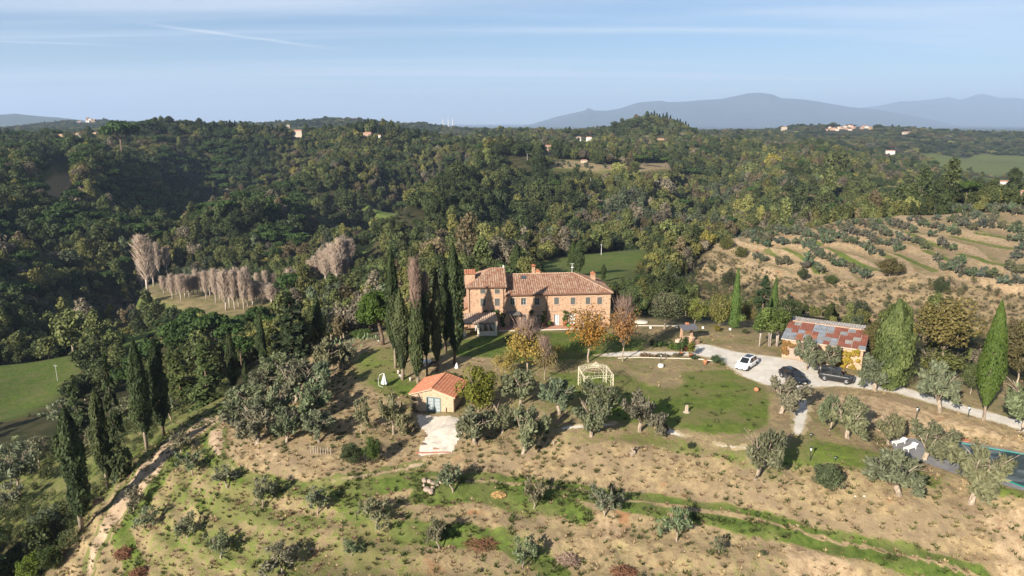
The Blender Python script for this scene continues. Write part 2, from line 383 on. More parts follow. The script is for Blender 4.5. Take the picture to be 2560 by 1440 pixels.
P = np.zeros(TX.shape + (4,), np.float32)
def lerp_to(ch, w, val): P[..., ch] = P[..., ch] * (1 - w) + val * w
big = fbm(TX / 30, TY / 30, 51); med = fbm(TX / 8, TY / 8, 53)
D_EST = msk(sdist, R_ESTATE)
in_est = sstep(3, -3, D_EST)
bank = in_est * sstep(-1.6, -3.4, TH)
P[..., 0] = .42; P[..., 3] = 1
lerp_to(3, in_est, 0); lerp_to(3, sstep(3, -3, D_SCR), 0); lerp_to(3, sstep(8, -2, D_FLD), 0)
lerp_to(0, sstep(8, -2, D_FLD), .95); lerp_to(2, sstep(8, -2, D_FLD), .45)
for k_ in ('terr', 'tan', 'tan2', 'left'):
    w = sstep(4, -2, msk(sdist, R_FIELD[k_], sel_f)); lerp_to(0, w, .36); lerp_to(1, w, .40); lerp_to(2, w, 0)
w = sstep(4, -2, msk(sdist, R_FIELD['poplar'], sel_f)); lerp_to(0, w, .43); lerp_to(2, w, .4)
for k_ in ('vale', 'vale2'):
    w = sstep(40, -20, msk(sdist, R_FIELD[k_], sel_f)); lerp_to(0, w, .6)
lerp_to(0, bank, .27); lerp_to(1, bank, .30)
lerp_to(0, bank * sstep(-5.0, -6.5, TH), .36)
w = sstep(3, -3, D_SCR); lerp_to(0, w, .27); lerp_to(1, w, .28)
w = sstep(1, -3, D_GRV); lerp_to(0, w, .20 + .25 * sstep(.35, .1, fr_g)); lerp_to(1, w, .34 + .25 * sstep(.45, .8, fr_g))
near_sel = tr < 150
def paint_poly(pl, soft, g=None, s=None, lush=None, sel=near_sel):
    d = msk(sdist, poly_w(pl), sel) + (med - .5) * soft * 2.2
    w = sstep(soft, -soft, d)
    if g is not None: lerp_to(0, w, g)
    if s is not None: lerp_to(1, w, s)
    if lush is not None: lerp_to(2, w, lush)
def paint_line(pl, half, g=None, s=None, lush=None, sel=near_sel):
    d = msk(ldist, poly_w(pl), sel) + (med - .5) * half * 1.1
    w = sstep(half * 1.35, half * .65, d)
    if g is not None: lerp_to(0, w, g)
    if s is not None: lerp_to(1, w, s)
    if lush is not None: lerp_to(2, w, lush)
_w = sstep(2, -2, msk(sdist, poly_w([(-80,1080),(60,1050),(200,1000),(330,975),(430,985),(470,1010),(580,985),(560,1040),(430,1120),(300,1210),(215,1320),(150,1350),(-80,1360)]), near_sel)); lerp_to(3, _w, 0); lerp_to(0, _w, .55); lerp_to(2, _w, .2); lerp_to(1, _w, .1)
# lawns
paint_poly([(860,885),(960,835),(1100,820),(1460,835),(1700,840),(1960,860),(1960,900),(1720,870),(1480,920),(1300,960),(1150,950),(1040,980),(960,990),(880,960)], 1.2, g=.46)
paint_poly([(1150,850),(1320,832),(1480,832),(1610,850),(1600,885),(1400,900),(1250,905),(1130,905)], 1.0, g=.80, lush=.45)
paint_poly([(850,880),(950,845),(1000,840),(1010,860),(930,872),(870,905),(830,960),(800,960)], .8, g=.18, s=.3)
paint_poly([(900,880),(990,870),(1000,930),(950,980),(900,960),(880,920)], 1.0, g=.62)
paint_poly([(920,960),(1010,945),(1050,960),(1020,985),(960,990)], .8, g=.78, lush=.2)
paint_poly([(1000,880),(1130,890),(1260,895),(1280,925),(1150,940),(1040,950)], 1.0, g=.34)
paint_poly([(760,1000),(860,930),(950,985),(1000,1010),(950,1060),(830,1050)], 1.5, g=.33, s=.22)
paint_poly([(700,1060),(850,1050),(1000,1060),(1040,1110),(900,1135),(760,1120)], 1.2, g=.36, s=.25)
paint_poly([(1380,930),(1560,940),(1700,935),(1830,925),(1900,965),(1930,1010),(1930,1060),(1870,1085),(1760,1085),(1640,1060),(1520,1050),(1380,1010)], 1.0, g=.70)
paint_poly([(1560,1000),(1700,985),(1830,1005),(1915,1020),(1925,1060),(1860,1085),(1740,1072),(1620,1040)], 1.0, g=.84)
paint_poly([(1570,925),(1650,915),(1700,930),(1730,955),(1690,975),(1620,968),(1585,948)], 1.0, g=.40, s=.05)
paint_poly([(1740,870),(1840,855),(1940,880),(1940,895),(1850,880)], .8, g=.30)
paint_poly([(1590,815),(1700,818),(1960,835),(1960,850),(1760,838),(1600,828)], .8, g=.40)
paint_poly([(1930,1000),(1985,990),(1975,1100),(1925,1115),(1900,1085)], .8, g=.34)
paint_poly([(2040,985),(2200,985),(2330,1030),(2560,1090),(2650,1110),(2650,1150),(2380,1090),(2230,1080),(2130,1050),(2060,1010)], 1.0, g=.14, s=.55)
paint_poly([(2170,985),(2330,1030),(2560,1092),(2560,1080),(2330,1015),(2220,985)], .5, g=.2, s=0)
paint_poly([(1920,1130),(2040,1100),(2150,1120),(2250,1150),(2360,1200),(2340,1220),(2180,1180),(2080,1160),(1960,1165)], .9, g=.68)
paint_poly([(2480,1215),(2560,1245),(2650,1280),(2650,1300),(2480,1240)], .6, g=.75)
paint_poly([(1480,1095),(1600,1085),(1720,1110),(1860,1135),(1860,1160),(1700,1130),(1560,1115)], .7, g=.55)
# the bank's rust coloured scrapes and pale soil
paint_poly([(1330,1110),(1560,1120),(1800,1170),(1860,1200),(1700,1235),(1400,1200)], 1.5, g=.16, s=.25)
paint_poly([(2450,1290),(2650,1250),(2650,1440),(2500,1420)], 1.2, g=.12, s=.75)
paint_poly([(1960,1370),(2050,1385),(2150,1440),(1980,1440)], .7, g=.12, s=.85)
paint_poly([(1480,1300),(1540,1290),(1560,1330),(1500,1345)], .7, g=.15, s=.7)
paint_poly([(300,1290),(370,1330),(430,1400),(440,1450),(390,1440),(320,1350)], .8, g=.15, s=.85)
paint_poly([(590,1110),(700,1125),(720,1160),(640,1170),(600,1150)], .7, g=.18, s=.5)
# green bands along the terraces
paint_poly([(330,1210),(430,1130),(520,1090),(600,1180),(760,1215),(1000,1240),(1060,1330),(1050,1480),(400,1480),(340,1400)], 1.5, g=.47, s=.12)
for ln, hw, g_, lu in [([(880,1210),(1080,1195),(1300,1218),(1500,1243),(1700,1278),(1900,1315),(2100,1360),(2300,1405),(2450,1445)], 1.25, .84, .55),
                   ([(1050,1240),(1200,1235),(1400,1270),(1460,1290)], 1.3, .72, .5), ([(820,1235),(900,1225),(1030,1205)], .9, .7, .5),
                   ([(560,1190),(700,1215),(850,1235),(900,1290)], 1.2, .62, .4), ([(1000,1330),(1100,1340),(1250,1350),(1350,1400),(1400,1440)], 1.2, .66, .5),
                   ([(520,1080),(530,1140),(600,1200)], 1.0, .75, .3), ([(450,1130),(380,1220),(330,1290)], 1.1, .70, .3), ([(560,1010),(500,1070),(430,1100)], 1.3, .75, .1),
                   ([(680,1000),(640,1000),(560,1010)], 1.2, .75, .1), ([(430,1330),(520,1360),(640,1400),(760,1440)], 1.1, .55, .3), ([(440,1230),(560,1270),(700,1300),(800,1310)], 1.1, .55, .3),
                   ([(300,1330),(330,1400),(340,1450)], .9, .75, .2), ([(230,1180),(330,1130),(420,1080)], 3.0, .62, .3)]:
    paint_line(ln, hw, g=g_, s=0, lush=lu)
paint_line([(1080,1190),(1300,1212),(1500,1237),(1700,1271),(1900,1307),(2100,1351),(2300,1396),(2450,1436)], .22, g=.22, s=.3)
for ln in [Z5((640,490),(700,520),(760,565)), Z5((780,470),(900,540),(1000,600),(1060,670)), Z5((1100,470),(1280,565),(1460,645)), Z5((950,410),(1050,440)), Z5((1620,520),(1760,580),(1900,640)),
           Z5((1830,500),(2100,600),(2400,690)), Z5((2080,510),(2300,590),(2560,640)), Z5((2020,380),(2250,430),(2480,480)), Z5((2200,370),(2350,390),(2500,420)), Z5((2350,310),(2520,320)),
           Z5((1680,360),(1850,430),(1980,470)), Z5((1500,520),(1600,560)), Z5((1380,310),(1480,312)), Z5((980,590),(1020,660))]:
    paint_line(ln, 1.0, g=.8, s=0, lush=.15, sel=_near)
for ln in [Z5((80,690),(200,710)), Z5((500,590),(720,690),(950,700),(1150,750),(1400,790)), Z5((1520,670),(1700,680),(1950,690),(2200,730),(2560,800))]:
    paint_line(ln, 1.3, g=.1, s=.95, sel=_near)

# ------------------------------------------------------------------ materials
class NT:
    def __init__(s, m):
        m.use_nodes = True
        s.t = m.node_tree; s.t.nodes.clear()
        s.out = s.t.nodes.new('ShaderNodeOutputMaterial')
    def n(s, typ, **k):
        nd = s.t.nodes.new(typ)
        for a, b in k.items(): setattr(nd, a, b)
        return nd
    def put(s, sock, v):
        if hasattr(v, 'is_linked'): s.t.links.new(v, sock)
        elif v is not None: sock.default_value = v
    def math(s, op, a, b=0.0, clamp=False):
        nd = s.n('ShaderNodeMath', operation=op, use_clamp=clamp); s.put(nd.inputs[0], a); s.put(nd.inputs[1], b); return nd.outputs[0]
    def noise(s, scale, detail=4, rough=.55, vec=None, dist=0.0):
        nd = s.n('ShaderNodeTexNoise'); nd.inputs['Scale'].default_value = scale; nd.inputs['Detail'].default_value = detail
        nd.inputs['Roughness'].default_value = rough; nd.inputs['Distortion'].default_value = dist
        s.put(nd.inputs['Vector'], vec if vec is not None else s.obj()); return nd.outputs[0]
    def obj(s):
        if not hasattr(s, '_tc'): s._tc = s.n('ShaderNodeTexCoord')
        return s._tc.outputs['Object']
    def mapping(s, sc, vec=None):
        nd = s.n('ShaderNodeMapping'); s.put(nd.inputs[0], vec if vec is not None else s.obj()); nd.inputs['Scale'].default_value = sc; return nd.outputs[0]
    def mr(s, x, lo, hi, a=0.0, b=1.0, smooth=True):
        nd = s.n('ShaderNodeMapRange'); nd.interpolation_type = 'SMOOTHSTEP' if smooth else 'LINEAR'
        s.put(nd.inputs[0], x); s.put(nd.inputs[1], lo); s.put(nd.inputs[2], hi); s.put(nd.inputs[3], a); s.put(nd.inputs[4], b); return nd.outputs[0]
    def mix(s, f, a, b, mode='MIX'):
        nd = s.n('ShaderNodeMix', data_type='RGBA', blend_type=mode); s.put(nd.inputs[0], f)
        for i, v in ((6, a), (7, b)): s.put(nd.inputs[i], v if hasattr(v, 'is_linked') else (tuple(v) + (1,))[:4])
        return nd.outputs[2]
    def bump(s, h, strength=.5, dist=.1):
        nd = s.n('ShaderNodeBump'); nd.inputs['Strength'].default_value = strength; nd.inputs['Distance'].default_value = dist; s.put(nd.inputs['Height'], h); return nd.outputs[0]
    def attr(s, name, typ='GEOMETRY'):
        return s.n('ShaderNodeAttribute', attribute_name=name, attribute_type=typ)
    def principled(s, col, rough=.8, spec=.3, metal=0.0, normal=None, **k):
        b = s.n('ShaderNodeBsdfPrincipled'); s.put(b.inputs['Base Color'], col if hasattr(col, 'is_linked') else (tuple(col) + (1,))[:4])
        s.put(b.inputs['Roughness'], rough); b.inputs['Specular IOR Level'].default_value = spec; b.inputs['Metallic'].default_value = metal
        if normal is not None: s.put(b.inputs['Normal'], normal)
        for a, v in k.items(): s.put(b.inputs[a.replace('_', ' ')], v)
        s.t.links.new(b.outputs[0], s.out.inputs[0]); return b
_MC = {}
def M(name, fn):
    if name not in _MC:
        m = bpy.data.materials.new(name); fn(NT(m)); _MC[name] = m
    return _MC[name]
def plain(name, col, rough=.7, spec=.3, metal=0.0, var=.15, scale=3.0, **k):
    def f(t):
        n = t.noise(scale, 5)
        c = t.mix(n, tuple(x * (1 - var) for x in col), tuple(min(1, x * (1 + var)) for x in col))
        t.principled(c, rough, spec, metal, **k)
    return M(name, f)

def _leaf(t, info):
    """leaf colour comes from the tree's own tint; leaves vary from one to the next"""
    if info == 'OBJ':
        oi = t.n('ShaderNodeObjectInfo'); base = oi.outputs['Color']; rnd = oi.outputs['Random']
    else:
        a = t.attr('tint', 'INSTANCER'); base = a.outputs['Color']; rnd = t.n('ShaderNodeObjectInfo').outputs['Random']
    sh = t.attr('leafvar')
    f = t.mr(sh.outputs['Fac'], 0, 1, .62, 1.42, False)
    f2 = t.mr(rnd, 0, 1, .86, 1.14, False)
    hsv = t.n('ShaderNodeHueSaturation'); t.put(hsv.inputs['Color'], base)
    t.put(hsv.inputs['Value'], t.math('MULTIPLY', f, f2)); t.put(hsv.inputs['Hue'], t.mr(sh.outputs['Fac'], 0, 1, .515, .488, False))
    d = t.n('ShaderNodeBsdfPrincipled'); t.put(d.inputs['Base Color'], hsv.outputs[0]); d.inputs['Roughness'].default_value = .62
    d.inputs['Specular IOR Level'].default_value = .18
    tr_ = t.n('ShaderNodeBsdfTranslucent'); t.put(tr_.inputs[0], hsv.outputs[0])
    mx = t.n('ShaderNodeMixShader'); mx.inputs[0].default_value = .22
    t.t.links.new(d.outputs[0], mx.inputs[1]); t.t.links.new(tr_.outputs[0], mx.inputs[2]); t.t.links.new(mx.outputs[0], t.out.inputs[0])
LEAF = M('leaves', lambda t: _leaf(t, 'OBJ'))
LEAF_I = M('leaves_of_wood', lambda t: _leaf(t, 'INST'))
def _bark(t, a, b):
    n = t.noise(1, 6, .65, t.mapping((6, 6, 1.2)))
    t.principled(t.mix(t.mr(n, .3, .7), a, b), .9, .15, normal=t.bump(n, .8, .05))
BARK = M('grey_bark', lambda t: _bark(t, (.12, .09, .065), (.40, .32, .24)))
BARK_D = M('brown_bark', lambda t: _bark(t, (.06, .042, .03), (.20, .14, .10)))
BARK_P = M('pale_bark', lambda t: _bark(t, (.30, .25, .21), (.58, .51, .45)))
TWIG = M('bare_twigs', lambda t: _bark(t, (.26, .195, .145), (.41, .325, .255)))
TWIG_R = M('dead_twigs', lambda t: _bark(t, (.15, .10, .075), (.30, .21, .165)))

def _ground(t):
    p = t.attr('paint'); sep = t.n('ShaderNodeSeparateColor'); t.put(sep.inputs[0], p.outputs['Color'])
    g, so, lu = sep.outputs[0], sep.outputs[1], sep.outputs[2]; wood = p.outputs['Alpha']
    n1 = t.noise(.22, 5, .6); n2 = t.noise(1.1, 5, .65); n3 = t.noise(5.5, 4, .7); n4 = t.noise(.05, 3)
    straw = t.mix(t.mr(n2, .35, .65), (.210, .155, .088), (.345, .258, .140))
    straw = t.mix(t.mr(n1, .42, .62), straw, t.mix(n3, (.185, .135, .082), (.285, .212, .130)))
    soil = t.mix(t.mr(n2, .3, .7), (.29, .20, .118), (.43, .32, .195))
    soil = t.mix(t.mr(n3, .5, .75), soil, (.27, .18, .11))
    sf = t.math('ADD', so, t.math('MULTIPLY', t.math('SUBTRACT', t.math('ADD', t.math('MULTIPLY', n1, .4), t.math('MULTIPLY', n2, .6)), .5), 1.6))
    c = t.mix(t.mr(sf, .36, .62), straw, soil)
    rust = t.math('MULTIPLY', t.mr(t.noise(.16, 5, .6, dist=.4), .62, .70), t.mr(so, .1, .3))
    c = t.mix(t.math('MULTIPLY', rust, .6), c, (.30, .125, .055))
    gr = t.mix(t.mr(n2, .3, .7), (.072, .108, .020), (.130, .170, .032))
    gr = t.mix(t.mr(n1, .4, .65), gr, (.155, .145, .055))
    gr = t.mix(lu, gr, t.mix(t.mr(n2, .35, .65), (.036, .064, .014), (.082, .118, .027)))
    gf = t.math('ADD', g, t.math('MULTIPLY', t.math('SUBTRACT', t.math('ADD', t.math('ADD', t.math('MULTIPLY', n1, .34), t.math('MULTIPLY', n2, .4)), t.math('MULTIPLY', n3, .26)), .5), 1.9))
    c = t.mix(t.mr(gf, .34, .60), c, gr)
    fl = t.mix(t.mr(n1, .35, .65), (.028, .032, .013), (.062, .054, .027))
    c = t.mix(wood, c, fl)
    n5 = t.noise(2.3, 6, .75)
    c = t.mix(t.math('MULTIPLY', t.mr(n5, .52, .68), .42), c, t.mix(t.mr(n1, .4, .6), (.085, .082, .030), (.13, .10, .055)))
    c = t.mix(t.math('MULTIPLY', t.mr(n3, .55, .8), .35), c, (.08, .065, .035))
    h = t.math('ADD', t.math('MULTIPLY', n3, .6), t.math('MULTIPLY', n2, .8))
    t.principled(c, .95, .08, normal=t.bump(h, .7, .28))
GROUND = M('ground_cover', _ground)
def _field(t):
    n = t.noise(.03, 4); n2 = t.noise(.6, 4, vec=t.mapping((1, .12, 1)))
    c = t.mix(n, (.05, .115, .015), (.10, .17, .025)); c = t.mix(t.mr(n2, .4, .7), c, (.085, .12, .03)); t.principled(c, .95, .1)

def mesh_np(name, V, Fq, mat, smooth=False):
    """mesh from arrays; faces all of one size"""
    me = bpy.data.meshes.new(name)
    V = np.asarray(V, np.float32); Fq = np.asarray(Fq, np.int32); k = Fq.shape[1]
    me.vertices.add(len(V)); me.vertices.foreach_set('co', V.ravel())
    me.loops.add(Fq.size); me.loops.foreach_set('vertex_index', Fq.ravel())
    me.polygons.add(len(Fq)); me.polygons.foreach_set('loop_start', np.arange(0, Fq.size, k, dtype=np.int32))
    me.polygons.foreach_set('loop_total', np.full(len(Fq), k, np.int32))
    if smooth: me.polygons.foreach_set('use_smooth', np.ones(len(Fq), bool))
    me.update(calc_edges=True)
    if mat: me.materials.append(mat)
    return me
def link(name, me, parent=None, loc=None):
    o = bpy.data.objects.new(name, me); COL.objects.link(o)
    if parent: o.parent = parent
    if loc is not None: o.location = loc
    return o
def tag(o, label=None, cat=None, group=None, kind=None):
    for k, v in (('label', label), ('category', cat), ('group', group), ('kind', kind)):
        if v: o[k] = v
    return o
def thing(name, label, cat, loc=(0, 0, 0), rz=0.0, group=None):
    o = bpy.data.objects.new(name, None); COL.objects.link(o); o.empty_display_size = .5
    o.location = loc; o.rotation_euler = (0, 0, rz)
    return tag(o, label, cat, group)

# ground object
nr, nc = TX.shape
idx = np.arange(nr * nc).reshape(nr, nc)
Fq = np.stack([idx[:-1, :-1], idx[:-1, 1:], idx[1:, 1:], idx[1:, :-1]], -1).reshape(-1, 4)[:, ::-1]
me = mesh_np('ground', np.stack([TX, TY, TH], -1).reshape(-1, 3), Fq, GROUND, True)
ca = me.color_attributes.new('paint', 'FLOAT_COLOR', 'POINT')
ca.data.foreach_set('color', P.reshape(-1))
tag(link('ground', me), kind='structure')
def ground(px, py):
    p = hit(px, py, H); return Vector((p[0], p[1], float(H(p[0], p[1]))))

# ------------------------------------------------------------------ mesh builder for made things
class MB:
    def __init__(s): s.v, s.f = [], []
    def add(s, vs, fs):
        o = len(s.v); s.v += [tuple(v) for v in vs]; s.f += [tuple(i + o for i in f) for f in fs]; return s
    def hexa(s, p):                                    # 8 corners: bottom ring then top ring
        return s.add(p, [(3, 2, 1, 0), (4, 5, 6, 7), (0, 1, 5, 4), (1, 2, 6, 5), (2, 3, 7, 6), (3, 0, 4, 7)])
    def box(s, x0, x1, y0, y1, z0, z1):
        return s.hexa([(x0, y0, z0), (x1, y0, z0), (x1, y1, z0), (x0, y1, z0), (x0, y0, z1), (x1, y0, z1), (x1, y1, z1), (x0, y1, z1)])
    def slab(s, q, t):                                 # quad with thickness downwards along its normal
        a = [Vector(p) for p in q]; n = (a[1] - a[0]).cross(a[3] - a[0]).normalized() * t
        return s.hexa([p - n for p in a] + a)
    def tube(s, path, rad, sides=6, cap=True):
        path = [Vector(p) for p in path]; rad = rad if hasattr(rad, '__len__') else [rad] * len(path)
        vs, fs = [], []
        for i, p in enumerate(path):
            d = (path[min(i + 1, len(path) - 1)] - path[max(i - 1, 0)])
            d = d.normalized() if d.length > 1e-9 else Vector((0, 0, 1))
            a = d.cross(Vector((0, 0, 1)) if abs(d.z) < .9 else Vector((1, 0, 0))).normalized(); b = d.cross(a)
            for k in range(sides):
                t = 2 * math.pi * k / sides
                vs.append(p + (a * math.cos(t) + b * math.sin(t)) * rad[i])
        for i in range(len(path) - 1):
            for k in range(sides):
                k2 = (k + 1) % sides
                fs.append((i * sides + k, i * sides + k2, (i + 1) * sides + k2, (i + 1) * sides + k))
        if cap:
            fs.append(tuple(range(sides))[::-1]); fs.append(tuple((len(path) - 1) * sides + k for k in range(sides)))
        return s.add(vs, fs)
    def lathe(s, prof, sides=12, c=(0, 0, 0)):         # (radius, z) profile, closed by its ends
        vs = [(c[0] + r * math.cos(2 * math.pi * k / sides), c[1] + r * math.sin(2 * math.pi * k / sides), c[2] + z) for r, z in prof for k in range(sides)]
        fs = [(i * sides + k, i * sides + (k + 1) % sides, (i + 1) * sides + (k + 1) % sides, (i + 1) * sides + k) for i in range(len(prof) - 1) for k in range(sides)]
        fs.append(tuple(range(sides))[::-1]); fs.append(tuple((len(prof) - 1) * sides + k for k in range(sides)))
        return s.add(vs, fs)
    def prism(s, poly, y0, y1):                        # (x, z) outline pushed from y0 to y1
        n = len(poly)
        vs = [(x, y0, z) for x, z in poly] + [(x, y1, z) for x, z in poly]
        return s.add(vs, [tuple(range(n)), tuple(range(n, 2 * n))[::-1]] + [((i + 1) % n, i, n + i, n + (i + 1) % n) for i in range(n)])
    def mesh(s, name, mat, smooth=False, bevel=0):
        me = bpy.data.meshes.new(name); me.from_pydata(s.v, [], s.f)
        if bevel:
            import bmesh
            bm = bmesh.new(); bm.from_mesh(me); bmesh.ops.recalc_face_normals(bm, faces=bm.faces)
            bmesh.ops.bevel(bm, geom=list(bm.edges), offset=bevel, segments=2, affect='EDGES', clamp_overlap=True); bm.to_mesh(me); bm.free()
        if smooth: me.polygons.foreach_set('use_smooth', np.ones(len(me.polygons), bool))
        me.materials.append(mat); me.update(); return me
    def obj(s, name, mat, parent=None, smooth=False, bevel=0, loc=None):
        return link(name, s.mesh(name, mat, smooth, bevel), parent, loc)

# ------------------------------------------------------------------ foliage
def unit(n, rng):
    a = rng.normal(size=(n, 3)); return a / np.linalg.norm(a, axis=1)[:, None]
def leaf_mesh(name, C, N, size, rng, mat=None, asp=1.5, var=None, up=None, jit=.55):
    """diamond shaped leaf sprays at C facing about N"""
    n = len(C); N = N + rng.normal(size=(n, 3)) * jit; N /= np.linalg.norm(N, axis=1)[:, None] + 1e-9
    R = unit(n, rng) if up is None else up + rng.normal(size=(n, 3)) * .35
    T = R - N * (R * N).sum(1)[:, None]; T /= np.linalg.norm(T, axis=1)[:, None] + 1e-9
    B = np.cross(N, T)
    s = (np.asarray(size) * rng.uniform(.65, 1.35, n))[:, None]
    V = np.stack([C - T * s * asp * .5, C + B * s * .5 + T * s * .08, C + T * s * asp * .5, C - B * s * .5 + T * s * .08], 1).reshape(-1, 3)
    me = mesh_np(name, V, np.arange(4 * n).reshape(-1, 4), mat or LEAF)
    v = rng.uniform(0, 1, n) if var is None else np.clip(var + rng.uniform(-.3, .3, n), 0, 1)
    a = me.attributes.new('leafvar', 'FLOAT', 'POINT'); a.data.foreach_set('value', np.repeat(v, 4).astype(np.float32))
    return me
def blob_leaves(blobs, per, rng, r0=.72, r1=1.08, squash=1.0):
    """leaves on a cloud of lumps: centre, normal, lump shade"""
    C, N, S = [], [], []
    tot = sum(b[3] ** 2 for b in blobs)
    for (x, y, z, r) in blobs:
        k = max(6, int(per * r * r / tot))
        d = unit(k, rng); rr = r * rng.uniform(r0, r1, k) ** 1
        c = np.array([x, y, z]) + d * rr[:, None] * np.array([1, 1, squash])
        C.append(c); N.append(d + np.array([0, 0, .25])); S.append(np.full(k, rng.uniform(.25, .75)))
    return np.concatenate(C), np.concatenate(N), np.concatenate(S)
def v_round(seed, n=2200, lumps=26, leaf=.30, mat=None, name='crown', H_=1.0, W_=1.0, hollow=.55, asp=1.3):
    """round broad crown about 8 m tall, 8 m wide, standing on z = 0 (lowest leaves at 1 m)"""
    rng = np.random.default_rng(seed); bl = []
    for k in range(lumps):
        d = unit(1, rng)[0]; d[2] = d[2] * .9 + .12
        f = rng.uniform(hollow, 1.0)
        r = rng.uniform(.95, 1.75) * (1.1 - .3 * f)
        bl.append((d[0] * 3.0 * f * W_, d[1] * 3.0 * f * W_, 4.6 * H_ + d[2] * 2.9 * f * H_, r))
    C, N, S = blob_leaves(bl, n, rng)
    return leaf_mesh(name, C, N, leaf, rng, mat, asp, S)
def v_tall(seed, n=2000, leaf=.45, mat=None, name='crown'):
    rng = np.random.default_rng(seed); bl = []
    for k in range(26):
        t = rng.uniform(0, 1); z = 1.5 + t * 9.5; R = 2.4 * math.sin(math.pi * min(1, .18 + .8 * t) ** .9) + .3
        a = rng.uniform(0, 6.28); f = rng.uniform(.3, 1) * R
        bl.append((math.cos(a) * f, math.sin(a) * f, z, rng.uniform(.8, 1.5)))
    C, N, S = blob_leaves(bl, n, rng); return leaf_mesh(name, C, N, leaf, rng, mat, 1.3, S)
def v_umbrella(seed, n=2200, leaf=.42, mat=None, name='crown'):
    """flat topped pine crown, 9 m wide, top at 10 m"""
    rng = np.random.default_rng(seed); bl = []
    for k in range(30):
        a = rng.uniform(0, 6.28); f = math.sqrt(rng.uniform(0, 1)) * 3.7
        bl.append((math.cos(a) * f, math.sin(a) * f, 8.9 - (f / 3.9) ** 2 * 1.5 + rng.uniform(-.4, .3), rng.uniform(.75, 1.25)))
    C, N, S = blob_leaves(bl, n, rng, squash=.7); return leaf_mesh(name, C, N, leaf, rng, mat, 1.6, S)
def v_cypress(seed, n=5200, h=14.0, w=1.25, z0=1.6, leaf=.24, name='crown', bald=None, lump=.22, prof=None, sides=9):
    """column of upright sprays"""
    rng = np.random.default_rng(seed)
    t = rng.uniform(0, 1, n) ** .9; a = rng.uniform(0, 2 * math.pi, n)
    pr = prof or (lambda t: np.clip(np.minimum((t / .16) ** .6, 1) * (1 - np.clip((t - .32) / .68, 0, 1) ** 1.9) ** .8 + .03, .03, 1))
    fl = 1 + lump * (2 * vnoise(a * sides / 6.283, t * h / 1.5, seed) - 1) + lump * .8 * (2 * vnoise(a * 4 / 6.283 + 7, t * h / 3.4, seed + 3) - 1)
    R = w * pr(t) * fl * rng.uniform(.74, 1.05, n)
    z = z0 + t * (h - z0) + rng.normal(size=n) * .12
    bx = (vnoise(z / 5, z * 0 + seed) - .5) * .35
    C = np.stack([np.cos(a) * R + bx, np.sin(a) * R, z], 1)
    N = np.stack([np.cos(a), np.sin(a), np.full(n, .35)], 1)
    S = np.clip(.5 + (fl - 1) * 1.6, 0, 1)
    if bald is not None:
        keep = z < bald + rng.normal(size=n) * .9; C, N, S = C[keep], N[keep], S[keep]
    return leaf_mesh(name, C, N, leaf, rng, None, 2.2, S, up=np.array([0, 0, 1.0]), jit=.5)
def v_conifer(seed, n=4200, h=13.0, w=3.2, z0=.8, leaf=.36, name='crown', mat=None):
    """layered drooping boughs"""
    rng = np.random.default_rng(seed); C, N, S = [], [], []
    for k in range(70):
        t = rng.uniform(0, 1) ** 1.15; z = z0 + t * (h - z0); L = w * (1 - t) ** .8 * rng.uniform(.7, 1.1) + .25; a = rng.uniform(0, 6.28)
        m = int(n / 70); u = rng.uniform(.1, 1, m) ** .7
        side = rng.normal(size=m) * .28 * L * (1 - u * .6)
        x = np.cos(a) * u * L - np.sin(a) * side; y = np.sin(a) * u * L + np.cos(a) * side
        C.append(np.stack([x, y, z - u * u * L * .28 + rng.normal(size=m) * .12], 1)); N.append(np.stack([np.cos(a) * .5 + 0 * u, np.sin(a) * .5 + 0 * u, np.full(m, .9)], 1)); S.append(np.full(m, rng.uniform(.25, .75)))
    return leaf_mesh(name, np.concatenate(C), np.concatenate(N), leaf, rng, mat, 1.8, np.concatenate(S))
def limbs(rng, h, spread, r, n=5, lean=(0, 0), z0=1.2, sides=6, wob=.25, sub=2):
    """trunk with forked limbs"""
    mb = MB(); base = Vector((0, 0, -.35)); top = Vector((lean[0], lean[1], z0))
    mid = (base + top) / 2 + Vector((rng.uniform(-1, 1) * wob * .5, rng.uniform(-1, 1) * wob * .5, 0))
    mb.tube([base, base.lerp(mid, .35), mid, top], [r * 1.45, r * 1.1, r * .92, r * .85], sides + 2)
    for k in range(n):
        a = 2 * math.pi * (k + rng.uniform(-.3, .3)) / n
        e = Vector((lean[0] + math.cos(a) * spread * rng.uniform(.6, 1), lean[1] + math.sin(a) * spread * rng.uniform(.6, 1), h * rng.uniform(.72, .95)))
        m = top.lerp(e, .5) + Vector((rng.uniform(-1, 1), rng.uniform(-1, 1), rng.uniform(-.2, .6))) * wob
        rr = r * .55 * rng.uniform(.7, 1.1)
        mb.tube([top - Vector((0, 0, r * .4)), m, e], [rr, rr * .6, rr * .22], sides)
        for q in range(sub):
            s = m.lerp(e, rng.uniform(0, .6)); g = e + Vector((rng.uniform(-1, 1), rng.uniform(-1, 1), rng.uniform(-.5, .6))) * spread * .55
            mb.tube([s, s.lerp(g, .5) + Vector((0, 0, .1)), g], [rr * .4, rr * .26, rr * .1], 4)
    return mb
